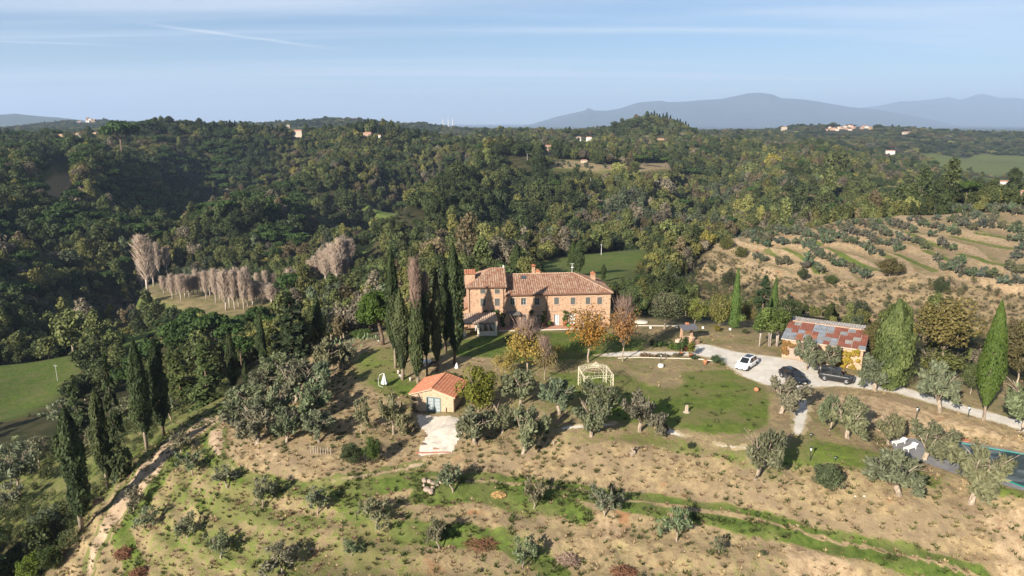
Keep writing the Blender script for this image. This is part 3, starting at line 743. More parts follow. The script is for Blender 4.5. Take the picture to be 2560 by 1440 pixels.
def v_olive(seed, n=2600, leaf=.21, r=.30, h=4.2, w=2.3, open_=.5, lean=(0, 0), z0=1.0, name='crown', lumps=20):
    """olive: stout trunk, airy crown of outward pointing sprays; returns crown and trunk meshes"""
    rng = np.random.default_rng(seed); bl = []; k = w / 2.3
    na = max(5, lumps // 3)
    for q in range(na):
        a = 6.283 * (q + rng.uniform(-.35, .35)) / na; R = w * rng.uniform(.45, 1.08); ze = z0 + (h - z0) * rng.uniform(.42, .98) * (1 - .25 * (R / w) ** 2)
        for t in (.45, .72, 1.0):
            bl.append((lean[0] + math.cos(a) * R * t + rng.normal() * .14, lean[1] + math.sin(a) * R * t + rng.normal() * .14, z0 + .2 + (ze - z0 - .3) * t ** .8, rng.uniform(.42, .78) * k * (1.1 - .4 * t)))
        if rng.uniform() < .55: bl.append((lean[0] + math.cos(a) * R * 1.02, lean[1] + math.sin(a) * R * 1.02, max(.5, ze - rng.uniform(.6, 1.4)), rng.uniform(.25, .5) * k))
    for q in range(2): bl.append((lean[0] + rng.normal() * .4, lean[1] + rng.normal() * .4, h - rng.uniform(.5, 1.1), rng.uniform(.4, .6) * k))
    C, N, S = blob_leaves(bl, n, rng, .2, 1.32)
    out = N + np.array([0, 0, .5]) + rng.normal(size=N.shape) * .3
    cm = leaf_mesh(name, C, N, leaf, rng, None, 2.9, S, jit=1.0, up=out)
    tm = limbs(rng, h * .94, w * .72, r, 5, lean, z0, 7, .35, 3).mesh('trunk', BARK, True)
    return cm, tm
def v_twigs(seed, n=360, h=15.0, w=2.0, z0=3.0, rise=2.6, name='crown', mat=None, thick=.05):
    """leafless crown: rising branches with side twigs, each a thin three sided spike"""
    rng = np.random.default_rng(seed); V, F = [], []
    def spike(a, b, r):
        d = b - a; L = np.linalg.norm(d); d = d / (L + 1e-9)
        s = np.cross(d, [0.3, .2, .93]); s /= np.linalg.norm(s) + 1e-9; q = np.cross(d, s); o = len(V)
        V.extend([a + s * r, a - s * r * .5 + q * r * .87, a - s * r * .5 - q * r * .87, b]); F.extend([(o, o + 1, o + 3), (o + 1, o + 2, o + 3), (o + 2, o, o + 3)])
    for k in range(n):
        t = rng.uniform(0, 1) ** .8; z = z0 + t * (h - z0) * .86; a = rng.uniform(0, 6.28)
        L = w * math.sin(math.pi * (.2 + .72 * t)) * rng.uniform(.6, 1.1)
        p0 = np.array([0, 0, z]); p1 = p0 + np.array([math.cos(a) * L, math.sin(a) * L, L * rise * rng.uniform(.55, 1)])
        p1[2] = min(p1[2], h + rng.uniform(-.4, .4)); spike(p0, p1, thick * 1.5)
        for q in range(5):
            s = p0 + (p1 - p0) * rng.uniform(.25, .95)
            e = s + np.array([math.cos(a + rng.normal() * .9), math.sin(a + rng.normal() * .9), rng.uniform(.8, 2.2)]) * rng.uniform(.4, .95) * min(1, w / 1.5)
            spike(s, e, thick)
    return mesh_np(name, np.array(V), np.array(F), mat or TWIG)

# crown shapes shared by many trees
ROUND = [v_round(100 + i, 1700, 26, .50, H_=1, hollow=.5) for i in range(6)]
TALL = [v_tall(120 + i, 1500, .50) for i in range(3)]
UMB = [v_umbrella(130 + i, 1500, .50) for i in range(3)]
TRUNK_R = [limbs(np.random.default_rng(140 + i), 6.5, 2.4, .22, 5, (0, 0), 1.9, 5).mesh('trunk', BARK, True) for i in range(3)]
TRUNK_U = [limbs(np.random.default_rng(145 + i), 8.8, 2.8, .22, 6, (.2, 0), 6.0, 5, .3).mesh('trunk', BARK_D, True) for i in range(2)]
def straight(h, r, mat, seed=0, wob=.12):
    rng = np.random.default_rng(seed)
    pth = [(0, 0, -.4)] + [(rng.uniform(-wob, wob), rng.uniform(-wob, wob), h * k / 5) for k in range(1, 6)]
    return MB().tube(pth, [r * 1.35, r, r * .86, r * .7, r * .5, r * .2], 7).mesh('trunk', mat, True)

USED = []          # ground circles already taken by named trees and things (x, y, radius)
def tree(name, label, cat, base, crown, trunk, scale=(1, 1, 1), rz=0.0, tint=(.08, .1, .03), group=None, rad=2.0):
    t = thing(name, label, cat, base, rz, group)
    t.scale = scale
    if trunk is not None: link('trunk', trunk, t)
    c = link('crown', crown, t); c.color = tuple(tint) + (1,)
    USED.append((base[0], base[1], rad))
    return t
def top_z(base, topy): return CAM_H - float(slope(topy)) * base[1]
def width_m(base, w, z=None): return w / F_PX * depth_of(base[1], base[2] if z is None else z)

# ------------------------------------------------------------------ named trees of the estate
CYP_T, CYP_L, OLV = (.036, .052, .017), (.070, .112, .026), (.142, .150, .084)
CYP = [v_cypress(200 + i, 5600, 14, 1.2, 1.7 + .5 * (i % 2), .21, lump=.42, prof=lambda t: np.clip(np.minimum((t / .22) ** .6, 1) * (1 - np.clip((t - .45) / .55, 0, 1) ** 1.7) ** .8 + .03, .03, 1)) for i in range(4)]
CYP_NEAT = v_cypress(210, 7000, 14, 1.3, .35, .17, lump=.06, prof=lambda t: np.clip(np.minimum((t / .03) ** .5, 1) * (1 - t) ** .62, .02, 1))
CYP_CLIP = v_cypress(211, 9000, 14, 2.35, 1.9, .17, lump=.05, prof=lambda t: np.clip(np.minimum((t / .34) ** .75, 1) * (1 - np.clip((t - .34) / .66, 0, 1)) ** .70, .02, 1))
CYP_WIDE = v_cypress(212, 9000, 13, 2.7, .5, .26, lump=.42, prof=lambda t: np.clip(np.minimum((t / .12) ** .5, 1) * (1 - np.clip((t - .5) / .5, 0, 1) ** 2.6) ** .7, .05, 1), sides=14)
CYP_BALD = v_cypress(213, 5200, 14, 1.2, 1.0, bald=8.4)
CYP_THIN = v_cypress(214, 2600, 14, 1.15, 3.2, lump=.5)
CYP_TR = straight(12.5, .20, BARK_D, 1); CYP_TR2 = straight(12.5, .22, BARK, 2)
# label, base px, base py, top py, crown px width, crown mesh, tint, trunk
ctab = [
 ('leftmost cypress of the clump beside the small brick house, bare trunk below', 1007, 949, 727, 46, CYP[0], (.055,.066,.026), CYP_TR2),
 ('slim dark cypress rising behind the leftmost one of the clump on the lawn', 989, 920, 622, 40, CYP[1], CYP_T, CYP_TR2),
 ('cypress with a dead reddish brown top just behind the small brick house', 1045, 957, 655, 44, CYP_BALD, (.050,.064,.022), CYP_TR2),
 ('thin cypress with a dark bare trunk and dying top, next to the round white table', 1068, 943, 685, 34, CYP_THIN, CYP_T, CYP_TR),
 ('narrow brownish green cypress between the white table and the dark pair by the pergola', 1094, 929, 677, 36, CYP[2], (.056,.064,.026), CYP_TR),
 ('dark cypress standing behind the others nearest the white curtained pergola', 1115, 882, 668, 40, CYP[3], CYP_T, CYP_TR),
 ('broad dark cypress with a white cone lamp at its foot', 1137, 910, 615, 52, CYP[0], (.032,.046,.016), CYP_TR),
 ('slender cypress below the cactus patch on the far side of the left olives', 797, 870, 738, 27, CYP[1], CYP_T, CYP_TR),
 ('slender cypress with brown patch beside the track above the left olive cluster', 662, 945, 775, 27, CYP[2], CYP_T, CYP_TR),
 ('cypress at the upper end of the dirt track, beside a tiny one', 585, 990, 830, 32, CYP[3], (.042,.055,.019), CYP_TR),
 ('tiny thin cypress at the upper end of the dirt track', 618, 985, 905, 17, CYP[0], CYP_T, CYP_TR),
 ('large cypress on the downhill side of the track, leaning away from its twin', 368, 1125, 855, 50, CYP[1], CYP_T, CYP_TR2),
 ('large dark cypress of the twin pair by the track, uphill one', 410, 1090, 850, 48, CYP[2], (.030,.043,.015), CYP_TR),
 ('shaggy cypress with long bare trunk and dead lower branches by the dirt track', 270, 1220, 975, 48, CYP[3], (.045,.056,.02), CYP_TR2),
 ('tall forked cypress lowest on the track, its pale trunk bare at the foot', 205, 1325, 1022, 66, CYP[0], CYP_T, CYP_TR2),
 ('smooth light green cypress column behind the lawn kerb, left of its neighbour', 1835, 820, 672, 34, CYP_NEAT, CYP_L, CYP_TR),
 ('smooth light green cypress column rising behind the slender multi stemmed trees', 1930, 815, 695, 34, CYP_NEAT, (.066,.104,.026), CYP_TR),
 ('very broad shaggy cypress by the road right of the patchwork roofed barn', 2222, 977, 735, 98, CYP_WIDE, (.085,.108,.034), CYP_TR2),
 ('neatly clipped spindle shaped cypress with a thick pale trunk beside the white road', 2458, 1052, 755, 68, CYP_CLIP, (.072,.108,.020), CYP_TR2),
 ('dark cypress standing behind the farmhouse roof left of the chimneys', 1290, 712, 608, 36, CYP[2], (.045,.062,.02), CYP_TR),
 ('left one of two touching cypresses in the green field behind the farmhouse', 1432, 692, 604, 28, CYP[1], (.05,.07,.02), CYP_TR),
 ('right one of two touching cypresses in the green field behind the farmhouse', 1447, 692, 600, 28, CYP[3], CYP_T, CYP_TR),
 ('small pointed cypress behind the right end of the farmhouse roof', 1508, 705, 660, 14, CYP[0], CYP_T, CYP_TR),
]
BALD_TWIGS = v_twigs(301, 420, 14.5, 1.0, 6.5, 3.2, 'dead_top', TWIG_R, .035)
for lab, bx, by, ty, w, cm, tint, tm in ctab:
    b = ground(bx, by); hgt = top_z(b, ty) - b.z
    s_w = width_m(b, w) / (7.6 if cm is CYP_WIDE else 5.0 if cm is CYP_CLIP else 3.0)
    o = tree('cypress_tree', lab, 'cypress', b, cm, tm, (s_w, s_w, hgt / 14.0), random.uniform(0, 6), tint, 'cypress trees around the estate', 1.2)
    if cm is CYP_BALD or cm is CYP_THIN: link('dead_top', BALD_TWIGS, o)
# the lowest cypress is forked: second spire
# ---- stone pine on the lawn edge
b = ground(958, 862); hgt = top_z(b, 716) - b.z
rng = np.random.default_rng(5); bl = []
for k in range(60):
    d = unit(1, rng)[0]; d[2] = abs(d[2]) * 1.1 - .35
    bl.append((d[0] * 2.7 - 1.1, d[1] * 2.7, hgt - 3.9 + d[2] * 3.2, rng.uniform(.55, .95)))
C, N, S = blob_leaves(bl, 7000, rng)
pine_c = leaf_mesh('crown', C, N, .24, rng, None, 1.7, S)
mb = MB(); mb.tube([(0, 0, -.4), (-.15, 0, 1.5), (-.5, 0, 3.2), (-.9, 0, 4.9), (-1.1, 0, hgt - 2.2)], [.36, .30, .26, .2, .1], 9)
for k in range(14):
    a = k * 2.4; z = 3.2 + k * .16
    e = (-1 + math.cos(a) * 2.1, math.sin(a) * 2.1, z + .5 + .12 * k)
    mb.tube([(-.5 - .04 * k, 0, z), ((-.5 + e[0]) / 2, e[1] / 2, z + .15), e], [.09, .06, .02], 4)
tree('pine_tree', 'stone pine with a dense rounded crown and bare leaning trunk at the lawn edge', 'pine', b, pine_c, mb.mesh('trunk', BARK_D, True), (1, 1, 1), 0, (.062, .098, .016), None, 3)

# ---- autumn and garden trees : label, name, base px, crown box (x0, x1, y0, y1), tint, kind
A_OR = v_round(401, 2600, 44, .22, hollow=.35, asp=1.4); A_YE = v_round(402, 2300, 40, .24, hollow=.35, asp=1.4); A_TH = v_round(403, 1500, 30, .22, hollow=.3, asp=1.5); A_DN = v_round(404, 5200, 40, .26, hollow=.45)
A_FIN = v_round(405, 5200, 48, .21, hollow=.45)
G_TR = [limbs(np.random.default_rng(410 + i), 7.4, 2.5, .15, 7, (0, 0), 2.0, 6, .4, 5).mesh('trunk', BARK, True) for i in range(3)]
def crown_tree(name, label, cat, base, box, tint, crown, trunk, group=None, tints=None):
    b = ground(*base); x0, x1, y0, y1 = box
    zt, zb = top_z(b, y0), max(top_z(b, y1), b.z)
    w = width_m(b, x1 - x0, (zt + zb) / 2) / 7.8; h_ = max(zt - b.z, 1.0) / 8.2
    # the crown box sets the width, the top its height, its lower edge how far the crown hangs down
    t = tree(name, label, cat, b, crown, trunk, (w, w, h_), random.uniform(0, 6), tint, group, 2)
    cz0 = (zb - b.z) / h_; c = [o for o in t.children if o.name.startswith('crown')][0]
    k = (8.4 - cz0) / (8.4 - 1.0); c.scale = (1, 1, k); c.location = (0, 0, cz0 - 1.0 * k)
    return t
gt = [
 ('autumn_tree', 'orange and yellow autumn tree in front of the right end of the farmhouse', 'tree', (1472,905), (1412,1548,762,884), (.29,.155,.032), A_OR, G_TR[0]),
 ('autumn_tree', 'orange autumn tree with purplish bare twigs on top, nearer the gravel path', 'tree', (1558,903), (1524,1618,758,866), (.26,.135,.045), A_OR, G_TR[1]),
 ('autumn_tree', 'half bare yellow tree on the lawn in front of the farmhouse terrace', 'tree', (1318,938), (1255,1375,808,922), (.27,.19,.045), A_YE, G_TR[2]),
 ('autumn_tree', 'brownish thinning tree next to the half bare yellow one, above the olives', 'tree', (1362,950), (1330,1398,850,945), (.19,.145,.06), A_TH, G_TR[0]),
 ('autumn_tree', 'small slim yellow tree between the bare yellow tree and the orange one', 'tree', (1390,915), (1372,1420,852,895), (.26,.20,.04), A_TH, G_TR[1]),
 ('garden_tree', 'dense yellow green tree touching the right wall of the small brick house', 'tree', (1196,1030), (1140,1248,912,1030), (.135,.140,.020), A_DN, G_TR[2]),
 ('autumn_tree', 'low yellow bush tree right behind the dense yellow green tree', 'tree', (1262,945), (1222,1290,870,940), (.23,.18,.045), A_YE, G_TR[0]),
 ('garden_tree', 'glossy dark green broadleaf tree at the right corner of the farmhouse', 'tree', (1580,800), (1543,1616,712,795), (.062,.085,.030), A_DN, G_TR[0]),
 ('garden_tree', 'round grey green tree on the kerb right of the farmhouse', 'tree', (1661,822), (1606,1718,724,808), (.115,.125,.062), A_FIN, G_TR[1]),
 ('garden_tree', 'yellow green tree with short forked trunk right of the round grey green one', 'tree', (1737,816), (1712,1778,744,806), (.135,.150,.035), A_DN, G_TR[2]),
 ('garden_tree', 'golden green thicket tree left of the smooth cypress column', 'tree', (1798,815), (1760,1835,738,818), (.165,.155,.045), A_DN, G_TR[0]),
 ('garden_tree', 'yellow brown tree between the two smooth cypress columns', 'tree', (1870,815), (1850,1892,748,818), (.18,.145,.05), A_YE, G_TR[0]),
 ('garden_tree', 'dark green tree pressed between the multi stemmed trees and the barn', 'tree', (1965,830), (1930,2010,745,835), (.045,.060,.022), A_DN, G_TR[1]),
 ('oak_tree', 'large brown green oak with an orange limb behind the right end of the barn', 'oak', (2352,920), (2268,2428,742,880), (.135,.110,.036), A_DN, G_TR[2]),
 ('oak_tree', 'dark olive brown tree overhanging the right end of the barn roof', 'oak', (2178,905), (2150,2222,800,900), (.095,.085,.028), A_DN, G_TR[0]),
 ('garden_tree', 'yellow green thicket behind the road between broad and clipped cypress', 'tree', (2335,955), (2270,2425,862,950), (.125,.130,.038), A_YE, G_TR[0]),
 ('garden_tree', 'brown green thicket tree at the right border behind the clipped cypress', 'tree', (2540,960), (2490,2600,790,950), (.10,.085,.035), A_DN, G_TR[1]),
 ('garden_tree', 'bushy green tree by the road behind the clipped cypress', 'tree', (2425,985), (2392,2452,905,975), (.075,.092,.032), A_DN, G_TR[1]),
 ('shrub', 'small round yellow shrub on the lawn before the smooth cypress column', 'shrub', (1792,829), (1782,1803,812,829), (.15,.13,.03), A_DN, None),
 ('shrub', 'low dark shrub on the lawn beside the multi stemmed trees', 'shrub', (1862,835), (1852,1870,824,836), (.07,.08,.03), A_DN, None),
 ('shrub', 'green shrub at the bend of the gravel drive left of the white car', 'shrub', (1790,910), (1776,1808,886,912), (.055,.082,.035), A_DN, None),
 ('shrub', 'rounded bright green shrub of the pair on the bank below the left lawn', 'shrub', (932,1165), (908,956,1090,1158), (.060,.088,.020), A_DN, None),
 ('shrub', 'dark spreading juniper of the pair on the bank below the left lawn', 'shrub', (880,1165), (848,912,1105,1168), (.040,.055,.020), A_DN, None),
 ('shrub', 'bushy olive shoots without a trunk below the lawn lamp on the right bank', 'shrub', (2067,1228), (2024,2110,1158,1228), (.085,.105,.050), A_DN, None),
 ('shrub', 'small dark bush on the bank edge below the main lawn', 'shrub', (1726,1124), (1717,1736,1108,1125), (.05,.06,.03), A_DN, None),
 ('shrub', 'clump of green shrubs beside the pine at the lawn edge', 'shrub', (905,850), (890,950,822,858), (.075,.11,.025), A_DN, None),
]
for nm, lab, cat, base, box, tint, cm, tm in gt:
    crown_tree(nm, lab, cat, base, box, tint, cm, tm)
TW_GARD = v_twigs(420, 150, 8.0, 2.4, 3.4, 1.1, 'bare_branches', TWIG_R, .03)
for o in list(COL.objects):
    if o.get('label', '').startswith(('half bare yellow', 'orange autumn tree with purplish', 'brownish thinning')):
        q = link('bare_branches', TW_GARD, o); q.scale = (1, 1, 1.08)
# slender multi stemmed trees
b = ground(1920, 868)
for k, (px, py, ty, lab) in enumerate([(1897,866,775,'young tree with two pale stems, left of the slender row by the barn'),(1925,866,772,'middle young tree of the slender pale stemmed row by the barn'),(1943,866,776,'young pale stemmed tree nearest the barn door')]):
    b = ground(px, py); hgt = top_z(b, ty) - b.z
    rng = np.random.default_rng(430 + k); mb = MB()
    for q in range(3 if k else 2):
        e = (rng.uniform(-.5, .5), rng.uniform(-.5, .5)); mb.tube([(e[0] * .3, e[1] * .3, -.3), (e[0] * .6, e[1] * .6, hgt * .4), (e[0] * 1.6, e[1] * 1.6, hgt * .85)], [.1, .075, .03], 6)
    bl = [(rng.normal() * .8, rng.normal() * .8, hgt * rng.uniform(.52, .95), rng.uniform(.45, .8)) for _ in range(16)]
    C, N, S = blob_leaves(bl, 2000, rng)
    tree('young_tree', lab, 'tree', b, leaf_mesh('crown', C, N, .22, rng, None, 1.4, S), mb.mesh('trunk', BARK_P, True), (1, 1, 1), 0, (.085, .115, .028), 'slender young trees by the barn', 1.5)
# conifers
CON = [v_conifer(440 + i, 3600) for i in range(3)]
CON_TR = straight(12, .2, BARK_D, 5)
for lab, bx, by, ty, w, tint in [('dark layered fir behind the smooth cypress columns, next to the barn', 1905, 800, 690, 72, (.045,.068,.030)), ('wide dark conifer left of the barn roof', 1950, 820, 752, 62, (.030,.045,.020)),
        ('dark shaggy conifer behind the left olives, the largest of that thicket', 735, 905, 735, 125, (.034,.048,.020)), ('sparse tall conifer with feathery boughs beside the track', 303, 1195, 890, 62, (.045,.060,.022)),
        ('pale green pine leaning over the track, behind the twin cypresses', 520, 1005, 850, 110, (.075,.10,.032)), ('yellowish green pine behind the twin cypresses', 455, 1010, 875, 95, (.080,.10,.030)),
        ('pine with bare lower trunk down the slope left of the twin cypresses', 205, 1110, 940, 80, (.060,.08,.028)), ('layered green conifer in the gap above the twin cypresses', 440, 960, 860, 80, (.07,.09,.028))]:
    b = ground(bx, by); hgt = top_z(b, ty) - b.z; s_w = width_m(b, w) / 6.2
    tree('conifer_tree', lab, 'conifer', b, random.choice(CON), CON_TR, (s_w, s_w, hgt / 13.0), random.uniform(0, 6), tint, None, 2.5)

# ---- old and young olives
OL = [v_olive(500 + i, 3600, .165, .25, 4.2, 2.3, lean=[(.3, 0), (-.35, .1), (.1, .2), (.5, -.2), (-.15, 0), (0, .1)][i]) for i in range(6)]
OL += [v_olive(510 + i, 3600, .165, .23, 4.2, 2.3, lean=[(.2, .2), (-.2, 0), (0, -.2), (.35, .1)][i], lumps=16 + 4 * i) for i in range(4)]
OLY = [v_olive(520 + i, 1050, .13, .09, 3.6, 1.7, lean=[(.3, 0), (-.3, .1), (.1, .2), (0, 0)][i], z0=.9, lumps=13) for i in range(4)]
old = [  # label, base, crown box, variant
 ('large round olive in front of the barn, the left one of two', (2018,925), (1975,2042,838,922), 4),
 ('large round olive in front of the barn, the right one of two', (2066,925), (2032,2104,862,925), 2),
 ('old olive with gnarled double trunk in front of the dark car', (1950,1033), (1908,2024,946,1026), 0),
 ('old olive with thick pale trunk just right of the boxy black car', (2190,977), (2128,2232,893,976), 5),
 ('big olive with hollow pale trunk on the edge of the white road', (2350,1030), (2294,2394,905,1008), 1),
 ('large olive at the right border below the clipped cypress', (2545,1078), (2478,2620,925,1082), 3),
 ('full round olive right of the gravel path, above the bank', (2122,1096), (2062,2178,992,1102), 4),
 ('slim olive with a thin dark leaning trunk beside the gravel path', (2072,1076), (2022,2078,978,1052), 3),
 ('small full olive above the pool furniture, left one', (2220,1112), (2182,2258,1032,1112), 2),
 ('olive with two trunks shading the white pool furniture', (2308,1150), (2264,2392,1058,1150), 0),
 ('old olive with massive twisted trunk on the bank, three crown clumps', (2248,1238), (2162,2310,1132,1226), 1),
 ('largest old olive with a stump like trunk beside the covered pool', (2425,1258), (2342,2504,1112,1232), 0),
 ('leaning olive with bare pale trunk alone on the bank below the lawn', (1885,1197), (1858,1962,1062,1146), 3),
 ('bushy olive at the bottom edge of the main lawn', (1600,1078), (1545,1658,982,1078), 4),
 ('airy olive with forked trunk on the bank below the gazebo', (1477,1092), (1428,1532,998,1086), 2),
 ('olive just in front of the gazebo, nearer the lawn', (1492,1030), (1438,1544,952,1032), 5),
 ('olive left of the gazebo', (1400,1035), (1352,1444,948,1032), 1),
 ('dark olive between the yellow green tree and the gazebo olives', (1300,1015), (1242,1338,922,1012), 4),
 ('olive leaning with a bare forked trunk over the bank below the yellow green tree', (1305,1135), (1272,1372,1012,1108), 0),
 ('olive beside the paved forecourt of the small house', (1190,1108), (1128,1242,1026,1106), 5),
 ('olive with thin pale trunk next to the one beside the forecourt', (1255,1082), (1202,1294,1010,1092), 2),
 ('dense olive left of the small brick house', (985,1085), (946,1024,984,1086), 4),
 ('low round olive at the bottom left of the left olive cluster', (642,1110), (556,690,1012,1118), 2),
 ('olive in the middle of the left cluster with a trunk in shade', (715,1105), (668,752,1018,1106), 4),
 ('olive at the right end of the lower row of the left cluster', (798,1105), (758,842,1028,1104), 1),
 ('olive at the upper left of the left cluster, over the track', (620,1035), (560,680,960,1050), 5),
 ('tall olive in the heart of the left cluster', (735,1005), (680,800,900,1010), 0),
 ('olive at the top of the left cluster, under the cactus patch', (822,940), (780,872,850,945), 2),
 ('pale olive on the lawn side of the left cluster', (800,1000), (752,856,905,1000), 4),
 ('dense olive filling the middle of the left cluster, behind the lower row', (690,1060), (640,745,965,1062), 4),
 ('olive between the heart of the left cluster and its right end', (770,1050), (725,822,960,1052), 0),
 ('low olive at the far left end of the cluster, touching the upper track', (590,1075), (556,640,990,1078), 3),
 ('spreading olive high in the left cluster, below the slim cypress', (705,960), (662,770,885,965), 1),
 ('small olive under the cactus patch, outer side', (850,925), (828,900,855,925), 5),
 ('olive at the far left of the upper cluster row', (668,985), (628,712,925,1000), 1),
]
for i, (lab, base, (x0, x1, y0, y1), v) in enumerate(old):
    v = v if i % 2 == 0 or v in (0, 1, 3) else 6 + i // 2 % 4
    b = ground(*base); zt = top_z(b, y0)
    cmid = ((x0 + x1) / 2 - base[0]) / F_PX * depth_of(b.y, b.z + 2)
    w = width_m(b, x1 - x0, b.z + 2) / 4.9; hh = max(zt - b.z, 1.6) / 4.2
    t = tree('olive_tree', lab, 'olive tree', b, OL[v][0], OL[v][1], (w, w, hh), 0, tuple(c * random.uniform(.88, 1.1) for c in OLV), 'old olive trees of the estate', 1.5)
    c = [o for o in t.children if o.name.startswith('crown')][0]; c.location = (cmid / w * .6, 0, -.05)
young = [
 ((570,1218),(533,612,1160,1226),'on the green strip beside the lower track bend'),((655,1272),(618,692,1192,1272),'below the grassy track, casting a long double shadow'),((795,1285),(760,832,1212,1284),'just below the curve of the dirt track'),
 ((938,1312),(888,992,1238,1312),'with a pale forked stem in the middle of the lower slope'),((1132,1228),(1084,1178,1152,1222),'beside the heap of boulders'),((1333,1268),(1298,1372,1190,1262),'with twin stems on the green terrace right of the straw pile'),
 ((1512,1292),(1478,1564,1212,1300),'growing over the green terrace, dark bush behind it'),((1692,1352),(1648,1734,1262,1372),'on the pale bank under the green terrace, the widest there'),((1097,1372),(1066,1142,1288,1372),'with a crooked stem above the brushwood heap'),
 ((1305,1425),(1268,1352,1348,1440),'low on the slope in the middle of the bottom edge'),((482,1190),(446,518,1120,1190),'between the two dirt tracks, lower one'),((455,1140),(420,492,1075,1140),'between the two dirt tracks, upper one'),
 ((368,1322),(336,404,1262,1322),'beside the pale cut bank of the main track'),((462,1355),(418,504,1286,1360),'on the left slope above the round brush pile'),((552,1395),(518,604,1328,1402),'on the left slope, right of the brush piles'),
 ((705,1432),(655,772,1355,1440),'at the bottom edge left of the middle'),((335,1278),(305,372,1215,1280),'close to the main track opposite the forked cypress'),((60,1235),(8,132,1105,1205),'with pale crown on the terrace beyond the forked cypress'),
 ((30,1180),(-30,70,1100,1170),'at the left border, uphill of the pale one'),((100,1170),(70,150,1085,1160),'of silvery colour under the pines at the left border'),((330,1060),(285,378,990,1062),'behind the twin cypresses, silvery'),((165,1065),(120,205,1000,1068),'on the open slope below the left valley field'),((235,1130),(195,270,1060,1130),'on the open slope left of the shaggy cypress'),((20,1280),(-25,70,1205,1282),'at the left border, lowest of the open slope'),((430,1050),(395,470,985,1052),'on the open slope right of the twin cypresses'),((1800,1385),(1780,1824,1340,1385),'tiny, on the bare bank under the green terrace'),
 ((880,1390),(850,910,1350,1392),'small, among weeds in the lower middle'),((905,1085),(880,940,985,1050),'thin and nearly bare on the left lawn slope'),
]
for i, (base, (x0, x1, y0, y1), lab) in enumerate(young):
    b = ground(*base); v = i % 4; w = width_m(b, x1 - x0, b.z + 2) / 3.5; hh = max(top_z(b, y0) - b.z, 1.2) / 3.6
    tree('olive_tree', 'young olive ' + lab, 'olive tree', b, OLY[v][0], OLY[v][1], (w, w, hh), random.uniform(0, 6), tuple(c * random.uniform(.95, 1.15) for c in OLV), 'young olive trees on the slope', 1.0)
# olives of the terraced grove: rows read along the terraces
GRV = [v_olive(540 + i, 560, .34, .12, 3.3, 1.7, z0=.7, lumps=11) for i in range(4)]
rows_ = [[(500,400),(640,480)],[(580,405),(650,430)],[(400,395),(520,395),(660,405)],[(680,370),(800,372),(960,380)],[(700,385),(850,392),(930,400)],[(720,445),(775,468)],[(860,450),(930,470),(980,445)],[(960,490),(1060,560),(1120,590),(1220,630),(1340,685),(1390,720)],[(985,400),(1060,440),(1110,460)],
 [(1060,375),(1200,415),(1340,480)],[(1390,505),(1440,525),(1480,550)],[(1255,365),(1400,425),(1500,450),(1630,500)],[(1380,330),(1560,400),(1700,430),(1830,485)],[(1490,300),(1600,320),(1690,345)],[(1710,290),(1900,340),(2050,385)],[(1750,372)],[(1840,402)],[(1970,465),(2025,505)],
 [(1915,275)],[(1985,290),(2060,285),(2110,320),(2180,350)],[(2140,272),(2200,265)],[(2240,330),(2310,335)],[(2390,340),(2480,365),(2530,368)],[(1570,232),(1750,230),(1900,228)],[(1900,222),(2100,205),(2260,198),(2420,210),(2560,235)],[(1950,205),(2150,190),(2350,195),(2560,210)],[(2450,425),(2520,435)],[(2520,505)],[(2512,562)],[(2515,322)],[(2330,290)],[(2330,242)],[(2260,285)],[(2190,245)],
 [(1960,655),(2100,680)],[(2170,690),(2250,712),(2330,720)],[(2400,745),(2520,745)],[(2440,662),(2515,685)],[(1925,570)],[(2070,595)],[(1180,325),(1350,312)],[(1290,300),(1400,310)],[(1210,360)],[(745,600),(800,610)],[(940,580),(950,630)],[(1000,650),(1060,670)],[(540,560),(600,580)],[(2000,650),(2060,640)],[(560,430),(620,455)]]
gi = 0
for rw in rows_:
    w_ = [hit(*Z5(p)[0], H) for p in rw]
    pp = []
    if len(w_) == 1: pp = [w_[0]]
    else:
        carry = 0
        for a, c in zip(w_[:-1], w_[1:]):
            L = np.hypot(*(c - a)); k = max(1, int(L / 3.5))
            pp += [a + (c - a) * (q / k) for q in range(k)]
        pp.append(w_[-1])
    for q in pp:
        q = q + RNG.normal(size=2) * .5
        if gi >= 290: break
        s = RNG.uniform(.95, 1.28); v = gi % 4; gi += 1
        gX, gY = project(q[0], q[1], float(H(*q)))
        where = ('in the dense hedge like row along the top of the terraces' if gY < 548 else 'at the upper left corner of the terraces' if gX < 1960 and gY < 620 else 'in the row along the lower track of the terraces' if gX > 2300 and gY > 680 else 'scattered at the right border of the terraces' if gX > 2450 else
                 'on the upper right terraces' if gX > 2330 else 'in the rows high on the middle terraces' if gY < 590 and gX > 2150 else 'in the long rows of the middle terraces' if gX > 2090 else 'on the lower left terraces')
        tree('olive_tree', 'small rounded olive ' + where, 'olive tree', Vector((q[0], q[1], float(H(*q)))), GRV[v][0], GRV[v][1], (s, s, s * RNG.uniform(.85, 1.1)), RNG.uniform(0, 6), tuple(c * RNG.uniform(.72, 1.0) for c in (.105, .120, .074)), 'olive trees ' + where, 1.6)
print('grove olives', gi)

